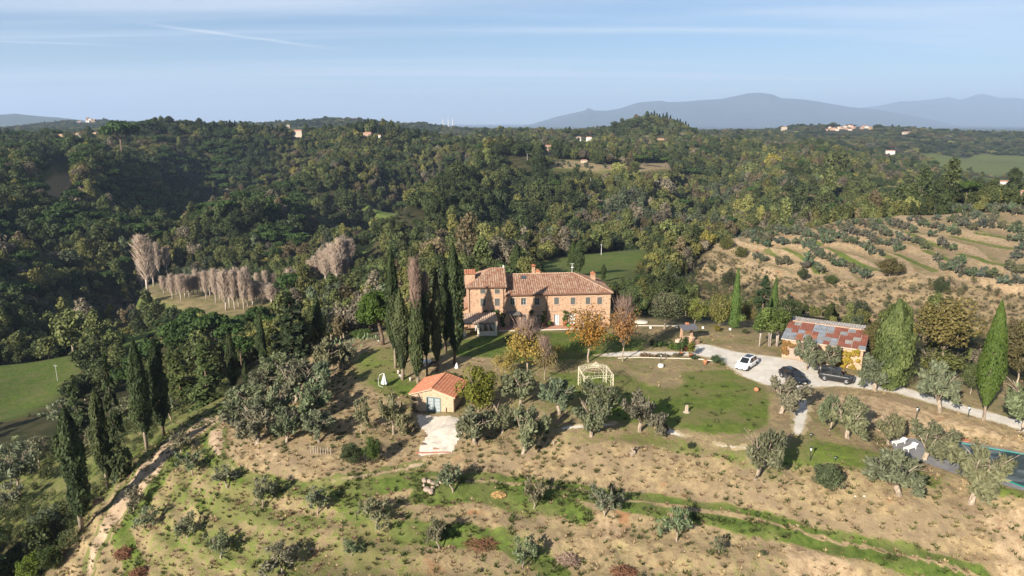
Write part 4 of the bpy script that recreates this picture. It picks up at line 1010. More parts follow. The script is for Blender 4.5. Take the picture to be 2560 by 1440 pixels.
# ---- leafless poplars on the valley floor
POP = [v_twigs(601 + i, 260, 17, rng_w, 2.4, 2.9, 'crown', None, .06) for i, rng_w in enumerate((1.7, 2.1, 1.9, 2.3))]
POP_TR = [straight(15.5, .22, BARK_P, 60 + i) for i in range(2)]
def poplar(px, py, ty, lab, grp, wpx=24):
    b = ground(px, py); hgt = max(6, top_z(b, ty) - b.z); s = width_m(b, wpx) / 3.8 * random.uniform(.85, 1.15); hgt *= random.uniform(.9, 1.08)
    tree('poplar_tree', lab, 'poplar', b, random.choice(POP), random.choice(POP_TR), (s, s, hgt / 17), random.uniform(0, 6), (.3, .3, .3), grp, 2.5)
front = [(410,737,688,18),(432,747,686,18),(453,752,678,22),(474,744,678,22),(494,738,672,22),(516,748,672,24),(540,757,671,24),(565,776,669,26),(587,774,668,26),(610,774,668,26),(632,765,700,28),(656,762,706,28),(680,762,710,30),(698,758,715,26)]
front += [(x + 10, y - 8, t + 3, w) for x, y, t, w in front[:-1]]
for i, (x, y, t, w) in enumerate(front):
    poplar(x, y, t, 'leafless pale poplar in the front row on the valley floor', 'front row of bare poplars', w)
for x, y, t, w in [(622,735,678,20),(645,735,676,22),(665,732,672,24),(685,728,680,20),(725,732,668,26),(742,730,668,22),(580,735,672,20),(545,728,676,20),(600,730,676,20)]:
    poplar(x, y, t, 'leafless grey poplar in the back row on the valley floor', 'back row of bare poplars', w)
for x, y, t, w, l in [(371,735,592,42,'tallest bare poplar at the left end of the poplar plantation'),(357,728,645,24,'bare poplar leaning against the tallest one'),(398,690,603,26,'bare poplar standing behind the tallest one'),(418,680,618,22,'bare poplar set back from the tallest one, shorter'),(385,715,600,28,'bare poplar on the shaded side of the tallest one')]:
    poplar(x, y, t, l, 'tall bare poplars at the left end', w)
for x, y, t, w in [(778,698,650,24),(792,695,640,26),(806,692,628,28),(822,690,612,30),(838,690,602,32),(854,688,596,34),(868,680,596,32),(880,660,600,26),(815,702,640,28),(842,702,630,30),(862,692,640,28),(800,675,632,26),(830,680,610,28),(850,672,600,28)]:
    poplar(x, y, t, 'tall bare poplar in the dense clump across the valley', 'dense clump of bare poplars', w)

# ------------------------------------------------------------------ woods
def candidates(r0, r1, sp0, grow, rng):
    """jittered places over the ground in view, wider apart farther away"""
    out = []; r = r0
    while r < r1:
        s = sp0 * (1 + grow * max(0, r - 300) / 1000)
        n = max(1, int(2 * .70 * r / s)); a = np.linspace(-.70, .70, n) + rng.uniform(-.45, .45, n) * s / r
        rr = r + rng.uniform(-.45, .45, n) * s
        out.append(np.stack([np.sin(a) * rr, np.cos(a) * rr, np.full(n, s)], 1)); r += s * .88
    return np.concatenate(out)
rng = np.random.default_rng(77)
FC = candidates(95, 4600, 5.6, 1.15, rng)
fx, fy, fs = FC.T
ok = np.ones(len(fx), bool)
ok &= sdist(R_ESTATE, fx, fy) > 2.5
ok &= sdist(R_SCRUB, fx, fy) > 1.0
for k, p in R_FIELD.items(): ok &= sdist(p, fx, fy) > 4
R_OPEN = poly_w([(-80,1080),(60,1050),(200,1000),(330,975),(430,985),(470,1010),(580,985),(560,1040),(430,1120),(300,1210),(215,1320),(150,1350),(-80,1360)])
ok &= (sdist(R_OPEN, fx, fy) > 0) | (rng.uniform(0, 1, len(fx)) < .0)
fx, fy, fs = fx[ok], fy[ok], fs[ok]
fz = H(fx, fy)
size = .92 * np.clip(fs / 5.6, 1, 3.2) * np.exp(rng.normal(0, .25, len(fx))) * (.62 + .8 * fbm(fx / 60, fy / 60, 61))
size = np.where(np.hypot(fx, fy) < 260, size * .8, size)
size = np.where((fx > 22) & (np.hypot(fx, fy) < 270), size * .55, size)
ok = np.ones(len(fx), bool)
KEEP = [FIELDS[k] for k in ('valley', 'strip', 'poplar', 'dell', 'glade', 'back', 'hilltop', 'terr', 'tan', 'left', 'vale')] + [
  [(345,600),(430,600),(430,740),(345,740)], [(405,670),(720,665),(720,770),(405,745)], [(770,600),(890,600),(890,700),(770,700)],
  [(1165,660),(1540,660),(1540,720),(1165,720)], [(1405,600),(1465,600),(1465,700),(1405,700)], [(1275,606),(1305,606),(1305,700),(1275,700)],
  [(300,850),(430,850),(430,1120),(330,1120)], [(560,830),(680,775),(680,990),(560,990)], [(880,715),(975,715),(975,860),(880,860)], [(965,620),(1165,620),(1165,900),(965,900)],
  [(85,1020),(330,970),(330,1330),(150,1330)], [(780,735),(812,735),(812,865),(780,865)], [(2375,465),(2450,465),(2450,510),(2375,510)]]
KEEP = [np.array(k, float) for k in KEEP]
K_D = [float(R_FIELD[k][:, 1].max()) for k in ('valley', 'strip', 'poplar', 'dell', 'glade', 'back', 'hilltop', 'terr', 'tan', 'left', 'vale')] + [325, 315, 370, 128, 235, 190, 100, 130, 130, 100, 98, 138, 345]
dist_f = np.hypot(fx, fy)
for fr_ in (.15, .55, .95):
    X_, Y_ = project(fx, fy, fz + 8.6 * size * fr_)
    for kp, kd in zip(KEEP, K_D):
        i_ = (fy < kd) & (X_ > kp[:, 0].min() - 5) & (X_ < kp[:, 0].max() + 5) & (Y_ > kp[:, 1].min() - 5) & (Y_ < kp[:, 1].max() + 5)
        if not i_.any(): continue
        d_ = np.full(len(fx), 9.0); d_[i_] = sdist(kp, X_[i_], Y_[i_]); ok &= d_ > 0
# shrubs stand where tall trees would hide what lies beyond
low = ~ok & (rng.uniform(0, 1, len(fx)) < np.where(np.hypot(fx, fy) > 420, .25, .8))
d_f = np.full(len(fx), 99.0)
for k, p in R_FIELD.items(): d_f = np.minimum(d_f, sdist(p, fx, fy))
size = np.where(low, size * rng.uniform(.22, .38, len(fx)), size)
# buildings far off stay in sight
HOUSES = [(x, y, d) for x, y, d in [(742,334,1000),(920,341,1000),(944,342,1005),(154,341,1150),(192,340,1180),(240,337,1200),(408,338,1100),(460,347,1050),(1447,350,1250),(1472,349,1260),(1370,372,1000),(1460,407,720),(1650,350,1300),(2225,383,1500),(2265,336,2100),(2508,463,780),(2393,443,900),(2556,488,420),(275,374,640)]]
for fr_ in (.3, .7, 1.0):
    X_, Y_ = project(fx, fy, fz + 8.4 * np.minimum(size, 1.4) * fr_)
    for hx_, hy_, hd_ in HOUSES: ok &= ~((np.abs(X_ - hx_) < 17) & (Y_ > hy_ - 13) & (Y_ < hy_ + 3) & (fy < hd_ * 1.15))
    ok &= ~((X_ > 2060) & (X_ < 2188) & (Y_ > 314) & (Y_ < 328) & (fy < 2450))
    ok &= ~((X_ > 188) & (X_ < 242) & (Y_ > 296) & (Y_ < 307))
for (ux, uy, ur) in USED:
    low &= np.hypot(fx - ux, fy - uy) > ur; ok &= np.hypot(fx - ux, fy - uy) > ur + 1.2
sel = ok | low
fx, fy, fz, fs, size, low = fx[sel], fy[sel], fz[sel], fs[sel], size[sel], low[sel]
X_, Y_ = project(fx, fy, fz + 4)
# colour: drifts of evergreen, turning and bare trees
PAL = np.array([(.042,.055,.019), (.060,.074,.024), (.084,.094,.030), (.114,.114,.035), (.136,.128,.036), (.112,.088,.046), (.128,.108,.074), (.068,.082,.044)])
n1 = fbm(fx / 70, fy / 70, 71); n2 = fbm(fx / 26, fy / 26, 73)
q = np.clip((n1 - .5) * 1.6 + (n2 - .5) * 1.5 + .42 + rng.normal(size=len(fx)) * .17, 0, .999)
q = np.where((X_ > 1450) & (X_ < 2300) & (Y_ > 400) & (Y_ < 640), np.clip(q + .12, 0, .999), q)
q = np.where((X_ < 700) & (Y_ < 620), np.clip(q - .08, 0, .999), q)
pi = np.digitize(q, [.16, .36, .56, .68, .74, .84, .94])
tint = PAL[pi] * np.exp(rng.normal(.12, .24, (len(fx), 1)))
yel = rng.uniform(0, 1, len(fx)) < .006
tint[yel] = (.22, .19, .04)
kind = rng.integers(0, 6, len(fx))
kind = np.where(rng.uniform(0, 1, len(fx)) < .16, 6 + rng.integers(0, 3, len(fx)), kind)
umb = (fbm(fx / 45, fy / 45, 75) > .60) & (rng.uniform(0, 1, len(fx)) < .55) & (X_ < 760) & ~low
umb |= (rng.uniform(0, 1, len(fx)) < .012) & ~low
kind = np.where(umb, 9 + rng.integers(0, 3, len(fx)), kind)
tint[umb] = np.array([.040, .070, .016]) * rng.uniform(.85, 1.2, (umb.sum(), 1))
pi = np.where(umb, 8, np.where(yel, 9, pi))
# dark cypress rows on the castle ridge and the conifer knob
def ridge_row(pts, n, h, jit, Yd):
    o = []
    for k in range(n):
        t = k / (n - 1) * (len(pts) - 1); i = min(int(t), len(pts) - 2); f = t - i
        px = pts[i][0] * (1 - f) + pts[i + 1][0] * f; py = pts[i][1] * (1 - f) + pts[i + 1][1] * f
        p = at_Y(px, py, Yd + rng.normal() * jit); o.append((p[0], p[1]))
    return o
SH = ROUND + TALL + UMB
dist = np.hypot(fx, fy)
inview = (X_ > -20) & (X_ < 2580) & (Y_ < 1440)
gone = np.zeros(len(fx), bool)
# the largest in view are single trees; the scan skips those standing behind others
score = size / dist
cand = np.argsort(-score)
cell = set(); names = {0:'dark holm oak',1:'dark green tree',2:'mid green tree',3:'olive green tree',4:'yellowish green tree',5:'brownish tree',6:'grey brown half bare tree',7:'grey green tree',8:'umbrella pine',9:'bright yellow tree'}
MARKS = [(60,760,'above the left valley field'),(150,850,'at the far edge of the left valley field'),(240,720,'in the dark hollow left of the poplars'),(330,640,'on the pine slope left of the tallest poplar'),(120,640,'on the shady slope at the left border'),(60,560,'high on the slope at the left border'),(300,520,'on the pine hill across the valley'),
  (150,500,'beside the small tan field at the left'),(480,600,'on the spur behind the poplar plantation'),(620,560,'on top of the wooded spur'),(760,560,'on the back of the wooded spur'),(720,640,'at the foot of the spur between the poplar clumps'),(900,540,'near the valley meadow'),(340,800,'on the far bank of the green strip field'),(470,830,'below the front poplar row, left half'),
  (620,810,'below the front poplar row, right half'),(740,760,'between the dense poplar clump and the left lawn'),(850,760,'behind the cactus patch'),(840,690,'just below the dense poplar clump'),(930,690,'behind the stone pine'),(540,900,'in the wood above the dirt track'),(420,930,'around the twin cypresses'),(250,950,'down the slope beside the left valley field'),(100,1060,'in the dark wood at the lower left border'),(300,1040,'behind the shaggy cypress'),
  (650,880,'behind the slender brown patched cypress'),(1020,640,'behind the cypress clump'),(1120,600,'on the hill left above the farmhouse tower'),(1220,640,'right behind the farmhouse tower'),(1180,540,'on the rounded hill behind the farmhouse'),(1330,600,'above the chimneys of the farmhouse'),(1440,560,'above the two touching cypresses'),(1560,590,'behind the green field right of the farmhouse'),(1650,660,'in the hollow between farmhouse and grove'),(1700,600,'left of the olive terraces'),(1760,560,'above the left corner of the olive terraces'),(1900,560,'behind the upper left edge of the olive terraces'),(2100,540,'behind the top of the olive terraces'),(1620,730,'behind the round grey green tree'),(1720,720,'behind the yellow green garden trees'),(2500,800,'at the right border behind the clipped cypress')]
def where_is(px, py): return min(MARKS, key=lambda m: (m[0] - px) ** 2 + 1.6 * (m[1] - py) ** 2)[2]
cnt = 0
for i in cand:
    if cnt >= 285: break
    if not inview[i] or low[i] or dist[i] > 900: continue
    c = (int(X_[i] / 26), int(Y_[i] / 20))
    if c in cell: continue
    cell.add(c); gone[i] = True; cnt += 1
    lab = ('large ' if size[i] > 1.15 else 'small ' if size[i] < .75 else '') + names[int(pi[i])] + ' ' + where_is(X_[i], Y_[i])
    t = tree('umbrella_pine' if kind[i] > 8 else 'forest_tree', lab, 'tree', (fx[i], fy[i], fz[i]), SH[kind[i]], (TRUNK_U if kind[i] > 8 else TRUNK_R)[i % 2], (size[i] * .92, size[i] * .92, size[i]), rng.uniform(0, 6), tint[i], lab.replace('tree', 'trees', 1))
def instancer(name, xyz, scale, rot, idx, tintc, protos, mat=None):
    """one object that spreads copies of small plant meshes over the ground"""
    me = bpy.data.meshes.new(name); me.vertices.add(len(xyz)); me.vertices.foreach_set('co', np.asarray(xyz, np.float32).ravel())
    for nm, ty, arr, key in (('pscale', 'FLOAT_VECTOR', scale, 'vector'), ('prot', 'FLOAT', rot, 'value'), ('pidx', 'INT', idx, 'value'), ('tint', 'FLOAT_COLOR', np.c_[tintc, np.ones(len(xyz))], 'color')):
        a = me.attributes.new(nm, ty, 'POINT'); a.data.foreach_set(key, np.asarray(arr, np.int32 if ty == 'INT' else np.float32).ravel())
    me.update()
    pc = bpy.data.collections.new(name + '_shapes')
    for k, m in enumerate(protos):
        m2 = m.copy(); m2.materials.clear(); m2.materials.append(mat or LEAF_I)
        pc.objects.link(bpy.data.objects.new('%s_shape_%02d' % (name, k), m2))
    ng = bpy.data.node_groups.new(name, 'GeometryNodeTree')
    ng.interface.new_socket('Geometry', in_out='INPUT', socket_type='NodeSocketGeometry'); ng.interface.new_socket('Geometry', in_out='OUTPUT', socket_type='NodeSocketGeometry')
    N_, L_ = ng.nodes, ng.links
    gi_, go_ = N_.new('NodeGroupInput'), N_.new('NodeGroupOutput'); ip = N_.new('GeometryNodeInstanceOnPoints'); ci = N_.new('GeometryNodeCollectionInfo')
    ci.inputs['Collection'].default_value = pc; ci.inputs['Separate Children'].default_value = True; ci.inputs['Reset Children'].default_value = True
    ip.inputs['Pick Instance'].default_value = True
    def na(nm, ty):
        q = N_.new('GeometryNodeInputNamedAttribute'); q.data_type = ty; q.inputs['Name'].default_value = nm; return q.outputs[0]
    cx = N_.new('ShaderNodeCombineXYZ'); L_.new(na('prot', 'FLOAT'), cx.inputs[2])
    L_.new(gi_.outputs[0], ip.inputs['Points']); L_.new(ci.outputs[0], ip.inputs['Instance']); L_.new(na('pidx', 'INT'), ip.inputs['Instance Index'])
    L_.new(cx.outputs[0], ip.inputs['Rotation']); L_.new(na('pscale', 'FLOAT_VECTOR'), ip.inputs['Scale']); L_.new(ip.outputs[0], go_.inputs[0])
    o = link(name, me); md = o.modifiers.new('spread', 'NODES'); md.node_group = ng
    return tag(o, kind='stuff')
k = ~gone
far_f = dist > 1500
kz = np.where(low, .9, 1.0)
instancer('woods', np.stack([fx, fy, fz - .5 * size], 1)[k], np.stack([size * np.where(far_f, 1.15, 1), size * np.where(far_f, 1.15, 1), np.where(far_f, np.minimum(size * .8, 1.25), np.minimum(size, 1.6))], 1)[k], rng.uniform(0, 6.28, k.sum()), kind[k], tint[k], SH)
print('woods', k.sum(), 'single', cnt)
# distant wooded hills: coarser canopy lumps
FC = candidates(4600, 15000, 26, .05, rng); a_ = FC[:, 0], FC[:, 1]
keepd = fbm(a_[0] / 700, a_[1] / 700, 81) > .44
FC = FC[keepd]; hz = H(FC[:, 0], FC[:, 1]); n_d = len(FC); sD = rng.uniform(2.6, 4.6, n_d)
instancer('distant_woods', np.stack([FC[:, 0], FC[:, 1], hz - 8], 1), np.stack([sD * 1.7, sD * 1.7, sD * .42], 1), rng.uniform(0, 6, n_d), rng.integers(0, 3, n_d), PAL[rng.integers(0, 4, n_d)], ROUND[:3])
print('distant', n_d)

# dark conifer and cypress rows on the ridges far off
cl_m = [v_cypress(230 + i, 500, 14, 1.5, .3, .8) for i in range(2)]
for pts_, n, Yd, hp, lab, grp in [([(470,352),(520,350),(560,353)], 12, 960, 15, 'dark cypress in the row on the ridge left of the castle', 'cypress row left of the castle'), ([(565,352),(640,352),(715,352)], 24, 985, 15, 'dark cypress in the long row leading up to the castle', 'cypress row leading to the castle'),
        ([(755,350),(860,366),(1000,378)], 34, 960, 13, 'dark cypress in the row running down the ridge right of the castle', 'cypress row right of the castle'), ([(282,345),(300,344),(318,346)], 8, 900, 12, 'dark cypress beside the large umbrella pine on the far left ridge', 'cypresses on the far left ridge'),
        ([(1620,326),(1650,320),(1690,322),(1720,332)], 14, 1340, 18, 'dark conifer crowning the round wooded knob', 'conifers on the round knob')]:
    for x, y in ridge_row(pts_, n, hp, 6, Yd):
        t = tree('cypress_tree' if 'cypress' in lab else 'conifer_tree', lab, 'cypress' if 'cypress' in lab else 'conifer', (x, y, float(H(x, y))), cl_m[n % 2], None, (1.5, 1.5, hp / 14 * rng.uniform(.8, 1.2)), rng.uniform(0, 6), (.026, .038, .016), grp)
for px, py, Yd, w, ht, lab in [(340,345,900,40,18,'large dark umbrella pine on the skyline of the far left ridge'),(2412,512,345,62,11.5,'lone umbrella pine on the hilltop above the olive terraces'),(1610,404,715,48,11,'broad umbrella pine beside the tan hilltop field'),(1663,404,725,30,11,'smaller umbrella pine beside the tan hilltop field')]:
    p = at_Y(px, py, Yd); s = w / F_PX * depth_of(Yd, 0) / 9.2
    tree('umbrella_pine', lab, 'pine', (p[0], p[1], float(H(p[0], p[1]))), UMB[0], TRUNK_U[0], (s, s, ht / 10), 1.0, (.055, .09, .018), None)
for k in range(46):
    px, py = 1352 + RNG.uniform(0, 200), 402 + RNG.uniform(0, 16); py += (px - 1350) * .045; q = hit(px, py, H); s = RNG.uniform(.7, 1.1)
    tree('olive_tree', 'tiny olive on the distant hilltop terraces beyond the farmhouse', 'olive tree', (q[0], q[1], float(H(*q))), GRV[k % 4][0], None, (s, s, s), k, (.075, .092, .05), 'olives on the distant hilltop terraces')
# green trees standing behind the top of the olive terraces
for k in range(26):
    px = 2255 + k * 13; p = at_Y(px + RNG.uniform(-4, 4), 520, 343 + RNG.uniform(-6, 9))
    if abs(px - 2412) < 12: continue
    s = RNG.uniform(.6, .95)
    tree('forest_tree', 'bushy tree in the belt behind the top of the olive terraces', 'tree', (p[0], p[1], float(H(p[0], p[1]))), ROUND[k % 6], TRUNK_R[k % 3], (s, s, s * .95), k, np.array([.062, .078, .020]) * RNG.uniform(.8, 1.3), 'belt of trees behind the olive terraces')

# ------------------------------------------------------------------ bushes on the bare slope below the grove
SHR = [v_round(700 + i, 420, 10, .34, hollow=.3) for i in range(4)]
rng = np.random.default_rng(91)
cx_ = rng.uniform(20, 165, 16000); cy_ = rng.uniform(120, 320, 16000)
d_s = sdist(R_SCRUB, cx_, cy_); d_g = sdist(R_GROVE, cx_, cy_)
k = (d_s < -1) & (d_g > 1.5)
for (ux, uy, ur) in USED[:120]: k &= np.hypot(cx_ - ux, cy_ - uy) > ur
cx_, cy_ = cx_[k], cy_[k]; X_, Y_ = project(cx_, cy_, H(cx_, cy_))
big_n = 0
for x, y, X, Y in list(zip(cx_, cy_, X_, Y_))[:190]:
    left = X < 1800
    s = rng.uniform(.22, .5) * (1.15 if left else .85)
    base_c = np.array([(.038,.052,.022),(.055,.066,.028),(.085,.085,.035),(.12,.10,.045)][rng.integers(0, 4)])
    wb = ('in the hollow left of the olive terraces' if X < 1780 else 'on the eroded slope above the two smooth cypress columns' if X < 1960 else 'on the eroded slope behind the barn roof' if X < 2170 else 'on the eroded slope above the oak' if X < 2400 else 'on the eroded slope at the right border') + (', low down' if Y > 760 else ', high up' if Y < 700 else '')
    tree('shrub', 'wild bush ' + wb, 'bush', (x, y, float(H(x, y)) - .2), SHR[rng.integers(0, 4)], None, (s, s, s * rng.uniform(.8, 1.5)), rng.uniform(0, 6), base_c, 'wild bushes ' + wb)
rest = slice(190, 5200); m_ = len(cx_[rest]); s_ = .05 + .2 * rng.uniform(0, 1, m_) ** 2
tt = np.array([(.05,.06,.022),(.09,.085,.04),(.15,.115,.06),(.11,.085,.05)])[rng.integers(0, 4, m_)]
instancer('scrub', np.stack([cx_[rest], cy_[rest], H(cx_[rest], cy_[rest]) - .1], 1), np.stack([s_, s_, s_ * .8], 1), rng.uniform(0, 6, m_), rng.integers(0, 4, m_), tt, SHR)
for lab, base, box, tint in [('rounded dark tree alone on the eroded slope behind the barn', (2145,800), (2120,2170,748,802), (.036,.046,.022)), ('forked small tree on the eroded slope above the oak', (2350,735), (2332,2375,690,735), (.045,.06,.025)),
        ('brown thicket bush in the middle of the olive terraces', (2225,692), (2205,2282,645,690), (.095,.08,.03)), ('dark tree with pale trunk on the slope above the first smooth cypress', (1822,735), (1795,1840,672,722), (.05,.055,.025)),
        ('dark tree on the slope between the smooth cypresses and the grove', (2005,705), (1990,2022,668,700), (.045,.055,.022)), ('green bush tree at the foot of the long olive row', (2078,712), (2060,2098,686,712), (.055,.075,.022)),
        ('yellowish bush at the upper left corner of the olive terraces', (1815,628), (1798,1840,590,628), (.11,.11,.03)), ('second yellowish bush at the left edge of the olive terraces', (1850,645), (1830,1872,615,648), (.10,.10,.03))]:
    crown_tree('small_tree', lab, 'tree', base, box, tint, A_DN, G_TR[0])

# ------------------------------------------------------------------ weeds and dry grass on the slopes
def tuft(seed, n=26, h=.32, w=.42, wide=.10):
    rng = np.random.default_rng(seed); V, F = [], []
    for k in range(n):
        a = rng.uniform(0, 6.28); r = rng.uniform(0, w * .5); b = np.array([math.cos(a) * r, math.sin(a) * r, -.03]); l = rng.uniform(.5, 1) * h; o = rng.uniform(.2, .9) * w; t = a + rng.normal() * .7
        tip = b + np.array([math.cos(t) * o, math.sin(t) * o, l]); s = np.array([-math.sin(t), math.cos(t), 0]) * wide * .5
        i = len(V); V += [b - s, b + s, tip]; F.append((i, i + 1, i + 2))
    me = mesh_np('tuft', np.array(V), np.array(F), LEAF_I); at = me.attributes.new('leafvar', 'FLOAT', 'POINT'); at.data.foreach_set('value', np.repeat(rng.uniform(0, 1, n), 3).astype(np.float32)); return me
TUFT = [tuft(800 + i) for i in range(4)]
WEED = [v_round(820 + i, 90, 7, 1.0, hollow=.3) for i in range(3)]
def ch_at(c, x, y):
    r = np.clip(np.hypot(x, y), TR[0] + .01, TR[-2]); i = np.clip(((np.arctan2(x, y) - TU[0]) / (TU[1] - TU[0])).astype(int), 0, len(TU) - 1); j = np.clip(np.searchsorted(TR, r) - 1, 0, len(TR) - 1)
    return P[j, i, c]
SHEETS = [DRIVE_W, FORE_W, DECK_W, TERRACE_W, HOUSE_POLY] + PATH_W
def scatter(n, seed):
    rng = np.random.default_rng(seed); a = rng.uniform(-.72, .70, n); r = np.sqrt(rng.uniform(58 ** 2, 125 ** 2, n)); x, y = np.sin(a) * r, np.cos(a) * r
    k = (sdist(R_ESTATE, x, y) < 1)
    for s in SHEETS: k &= sdist(s, x, y) > .3
    return x[k], y[k], rng
x, y, rng = scatter(80000, 5)
hgt_ = H(x, y); G_, S_, L_u = ch_at(0, x, y), ch_at(1, x, y), ch_at(2, x, y)
gn = fbm(x / 2.2, y / 2.2, 91)
bank_ = hgt_ < -1.7
p_dry = np.where(bank_, .55, .05) * (1 - sstep(.5, .8, G_)) * (1 - .6 * sstep(.4, .9, S_))
k = rng.uniform(0, 1, len(x)) < .36 * p_dry * sstep(.3, .6, gn)
m_ = k.sum(); s_ = rng.uniform(.5, 1.15, m_)
tt = np.array([(.40,.30,.16),(.30,.21,.12),(.24,.16,.105),(.34,.26,.15),(.17,.15,.06)])[rng.integers(0, 5, m_)]
instancer('dry_grass', np.stack([x[k], y[k], hgt_[k]], 1), np.stack([s_, s_, s_], 1), rng.uniform(0, 6, m_), rng.integers(0, 4, m_), tt, TUFT)
print('dry', m_)
p_gr = np.where(bank_, .18, .0) + np.where(bank_, .75, .03) * sstep(.42, .75, G_)
k = (rng.uniform(0, 1, len(x)) < p_gr * .6 * sstep(.62, .42, gn))
m_ = k.sum(); s_ = rng.uniform(.5, 1.3, m_)
tt = np.array([(.045,.068,.018),(.065,.090,.024),(.095,.115,.034),(.12,.12,.045)])[rng.integers(0, 4, m_)]
instancer('green_grass', np.stack([x[k], y[k], hgt_[k]], 1), np.stack([s_, s_, s_], 1), rng.uniform(0, 6, m_), rng.integers(0, 4, m_), tt, TUFT)
x, y, rng = scatter(16000, 6)
hgt_ = H(x, y); G_ = ch_at(0, x, y); gn = fbm(x / 5, y / 5, 95)
k = (hgt_ < -1.9) & (rng.uniform(0, 1, len(x)) < .085 * sstep(.54, .72, gn) + .02 * sstep(-4.5, -6, hgt_))
m_ = k.sum(); s_ = .025 + .10 * rng.uniform(0, 1, m_) ** 2.2
tt = np.array([(.060,.080,.024),(.095,.095,.036),(.12,.105,.05),(.16,.12,.065)])[rng.integers(0, 4, m_)]
instancer('weeds', np.stack([x[k], y[k], hgt_[k]], 1), np.stack([s_, s_, s_ * .8], 1), rng.uniform(0, 6, m_), rng.integers(0, 3, m_), tt, WEED)
print('weeds', m_)
# undergrowth at the foot of the cypresses and along the wood's edge on the left
rng = np.random.default_rng(97)
R_LEFT = poly_w([(-60,1500),(-60,1100),(150,1060),(340,1040),(470,980),(560,940),(600,985),(520,1020),(400,1095),(300,1190),(215,1290),(160,1440)])
a = rng.uniform(-.70, -.25, 5000); r = np.sqrt(rng.uniform(70 ** 2, 150 ** 2, 5000)); x, y = np.sin(a) * r, np.cos(a) * r
k = (sdist(R_LEFT, x, y) < 0) & (sdist(R_ESTATE, x, y) > -1.5)
x, y = x[k], y[k]; n1 = fbm(x / 9, y / 9, 99); Xp, Yp = project(x, y, H(x, y))
k = rng.uniform(0, 1, len(x)) < .06 + .22 * sstep(.5, .65, n1) + .5 * (Yp > 1280)
x, y = x[k], y[k]; m_ = len(x); s_ = rng.uniform(.10, .36, m_)
tt = np.array([(.035,.05,.016),(.055,.07,.022),(.085,.095,.035),(.115,.125,.055)])[rng.integers(0, 4, m_)]
instancer('undergrowth', np.stack([x, y, H(x, y) - .1], 1), np.stack([s_, s_, s_], 1), rng.uniform(0, 6, m_), rng.integers(0, 4, m_), tt, SHR)
for lab, base, box, tint in [('bright lime green shrub at the bottom left corner', (80,1450), (48,118,1385,1450), (.11,.15,.02)), ('dark green shrub beside the bright lime one at the bottom left', (130,1430), (100,160,1365,1435), (.05,.07,.018)), ('silvery shrub under the forked cypress', (120,1340), (80,170,1270,1340), (.09,.11,.06))]:
    crown_tree('shrub', lab, 'shrub', base, box, tint, A_DN, None)

# ------------------------------------------------------------------ mountains, haze
def mountain(name, sky_px, Yd, col, base_px, foot):
    xs = [p[0] for p in sky_px]; ys = [p[1] for p in sky_px]
    cols = np.linspace(xs[0], xs[-1], 220); V = []
    R = 34
    for j in range(R):
        t = j / (R - 1)                                # 0 at the foot towards us, .62 crest, 1 behind
        for px in cols:
            crest = at_Y(px, np.interp(px, xs, ys), Yd)
            h = (crest[2] - foot) * (sstep(0, .62, t) if t < .62 else 1 - sstep(.62, 1, t) * .98)
            y = Yd + (t - .62) * Yd * .36; x = crest[0] * y / Yd if t < .62 else crest[0]
            rid = (fbm(crest[0] / 900, y / 1500, 7) - .5) * 430 * min(1, h / 350) * (1 if t < .60 else max(0, 1 - abs(t - .6) * 20))
            V.append((x, y, foot + h + float(rid) * (0 if .60 <= t else math.sin(math.pi * min(1, t / .6)))))
    i = np.arange(R * 220).reshape(R, 220)
    F = np.stack([i[:-1, :-1], i[:-1, 1:], i[1:, 1:], i[1:, :-1]], -1).reshape(-1, 4)
    tag(link(name, mesh_np(name, np.array(V), F, col, True)), kind='structure')
MTN = plain('mountain_woods', (.045, .055, .028), .95, .05, var=.5, scale=.0022)
mountain('mountain', [(1240,325),(1335,309),(1390,292),(1440,281),(1462,276),(1472,269),(1484,276),(1515,277),(1550,271),(1590,258),(1620,256),(1650,252),(1670,256),(1700,255),(1760,250),(1800,248),(1850,238),(1875,233),(1900,232),(1930,236),(1955,247),(2050,255),(2120,267),(2200,275),(2250,285),(2330,300),(2400,314),(2470,326)], 20000, MTN, 320, -70)
mountain('far_mountains', [(2000,300),(2080,286),(2150,270),(2200,264),(2250,254),(2290,252),(2330,249),(2370,243),(2400,250),(2430,243),(2455,234),(2480,240),(2500,246),(2530,244),(2560,248),(2650,240),(2760,250),(2900,290)], 27000, MTN, 320, -70)
mountain('far_hill', [(-260,300),(-100,292),(0,287),(40,285),(80,289),(150,296),(240,304),(330,314)], 9500, MTN, 320, -70)
# sky haze: one even box of air
HZ = bpy.data.materials.new('haze'); HZ.use_nodes = True; nt = HZ.node_tree; nt.nodes.clear()
pv = nt.nodes.new('ShaderNodeVolumePrincipled'); ho = nt.nodes.new('ShaderNodeOutputMaterial'); nt.links.new(pv.outputs[0], ho.inputs['Volume'])
pv.inputs['Color'].default_value = (.58, .74, 1.0, 1); pv.inputs['Density'].default_value = 6.4e-5; pv.inputs['Anisotropy'].default_value = .1
z_low = min(float(TH.min()), -80) - 1.5
tag(MB().box(-36000, 36000, -400, 42000, z_low, 1190).obj('haze', HZ), kind='stuff')

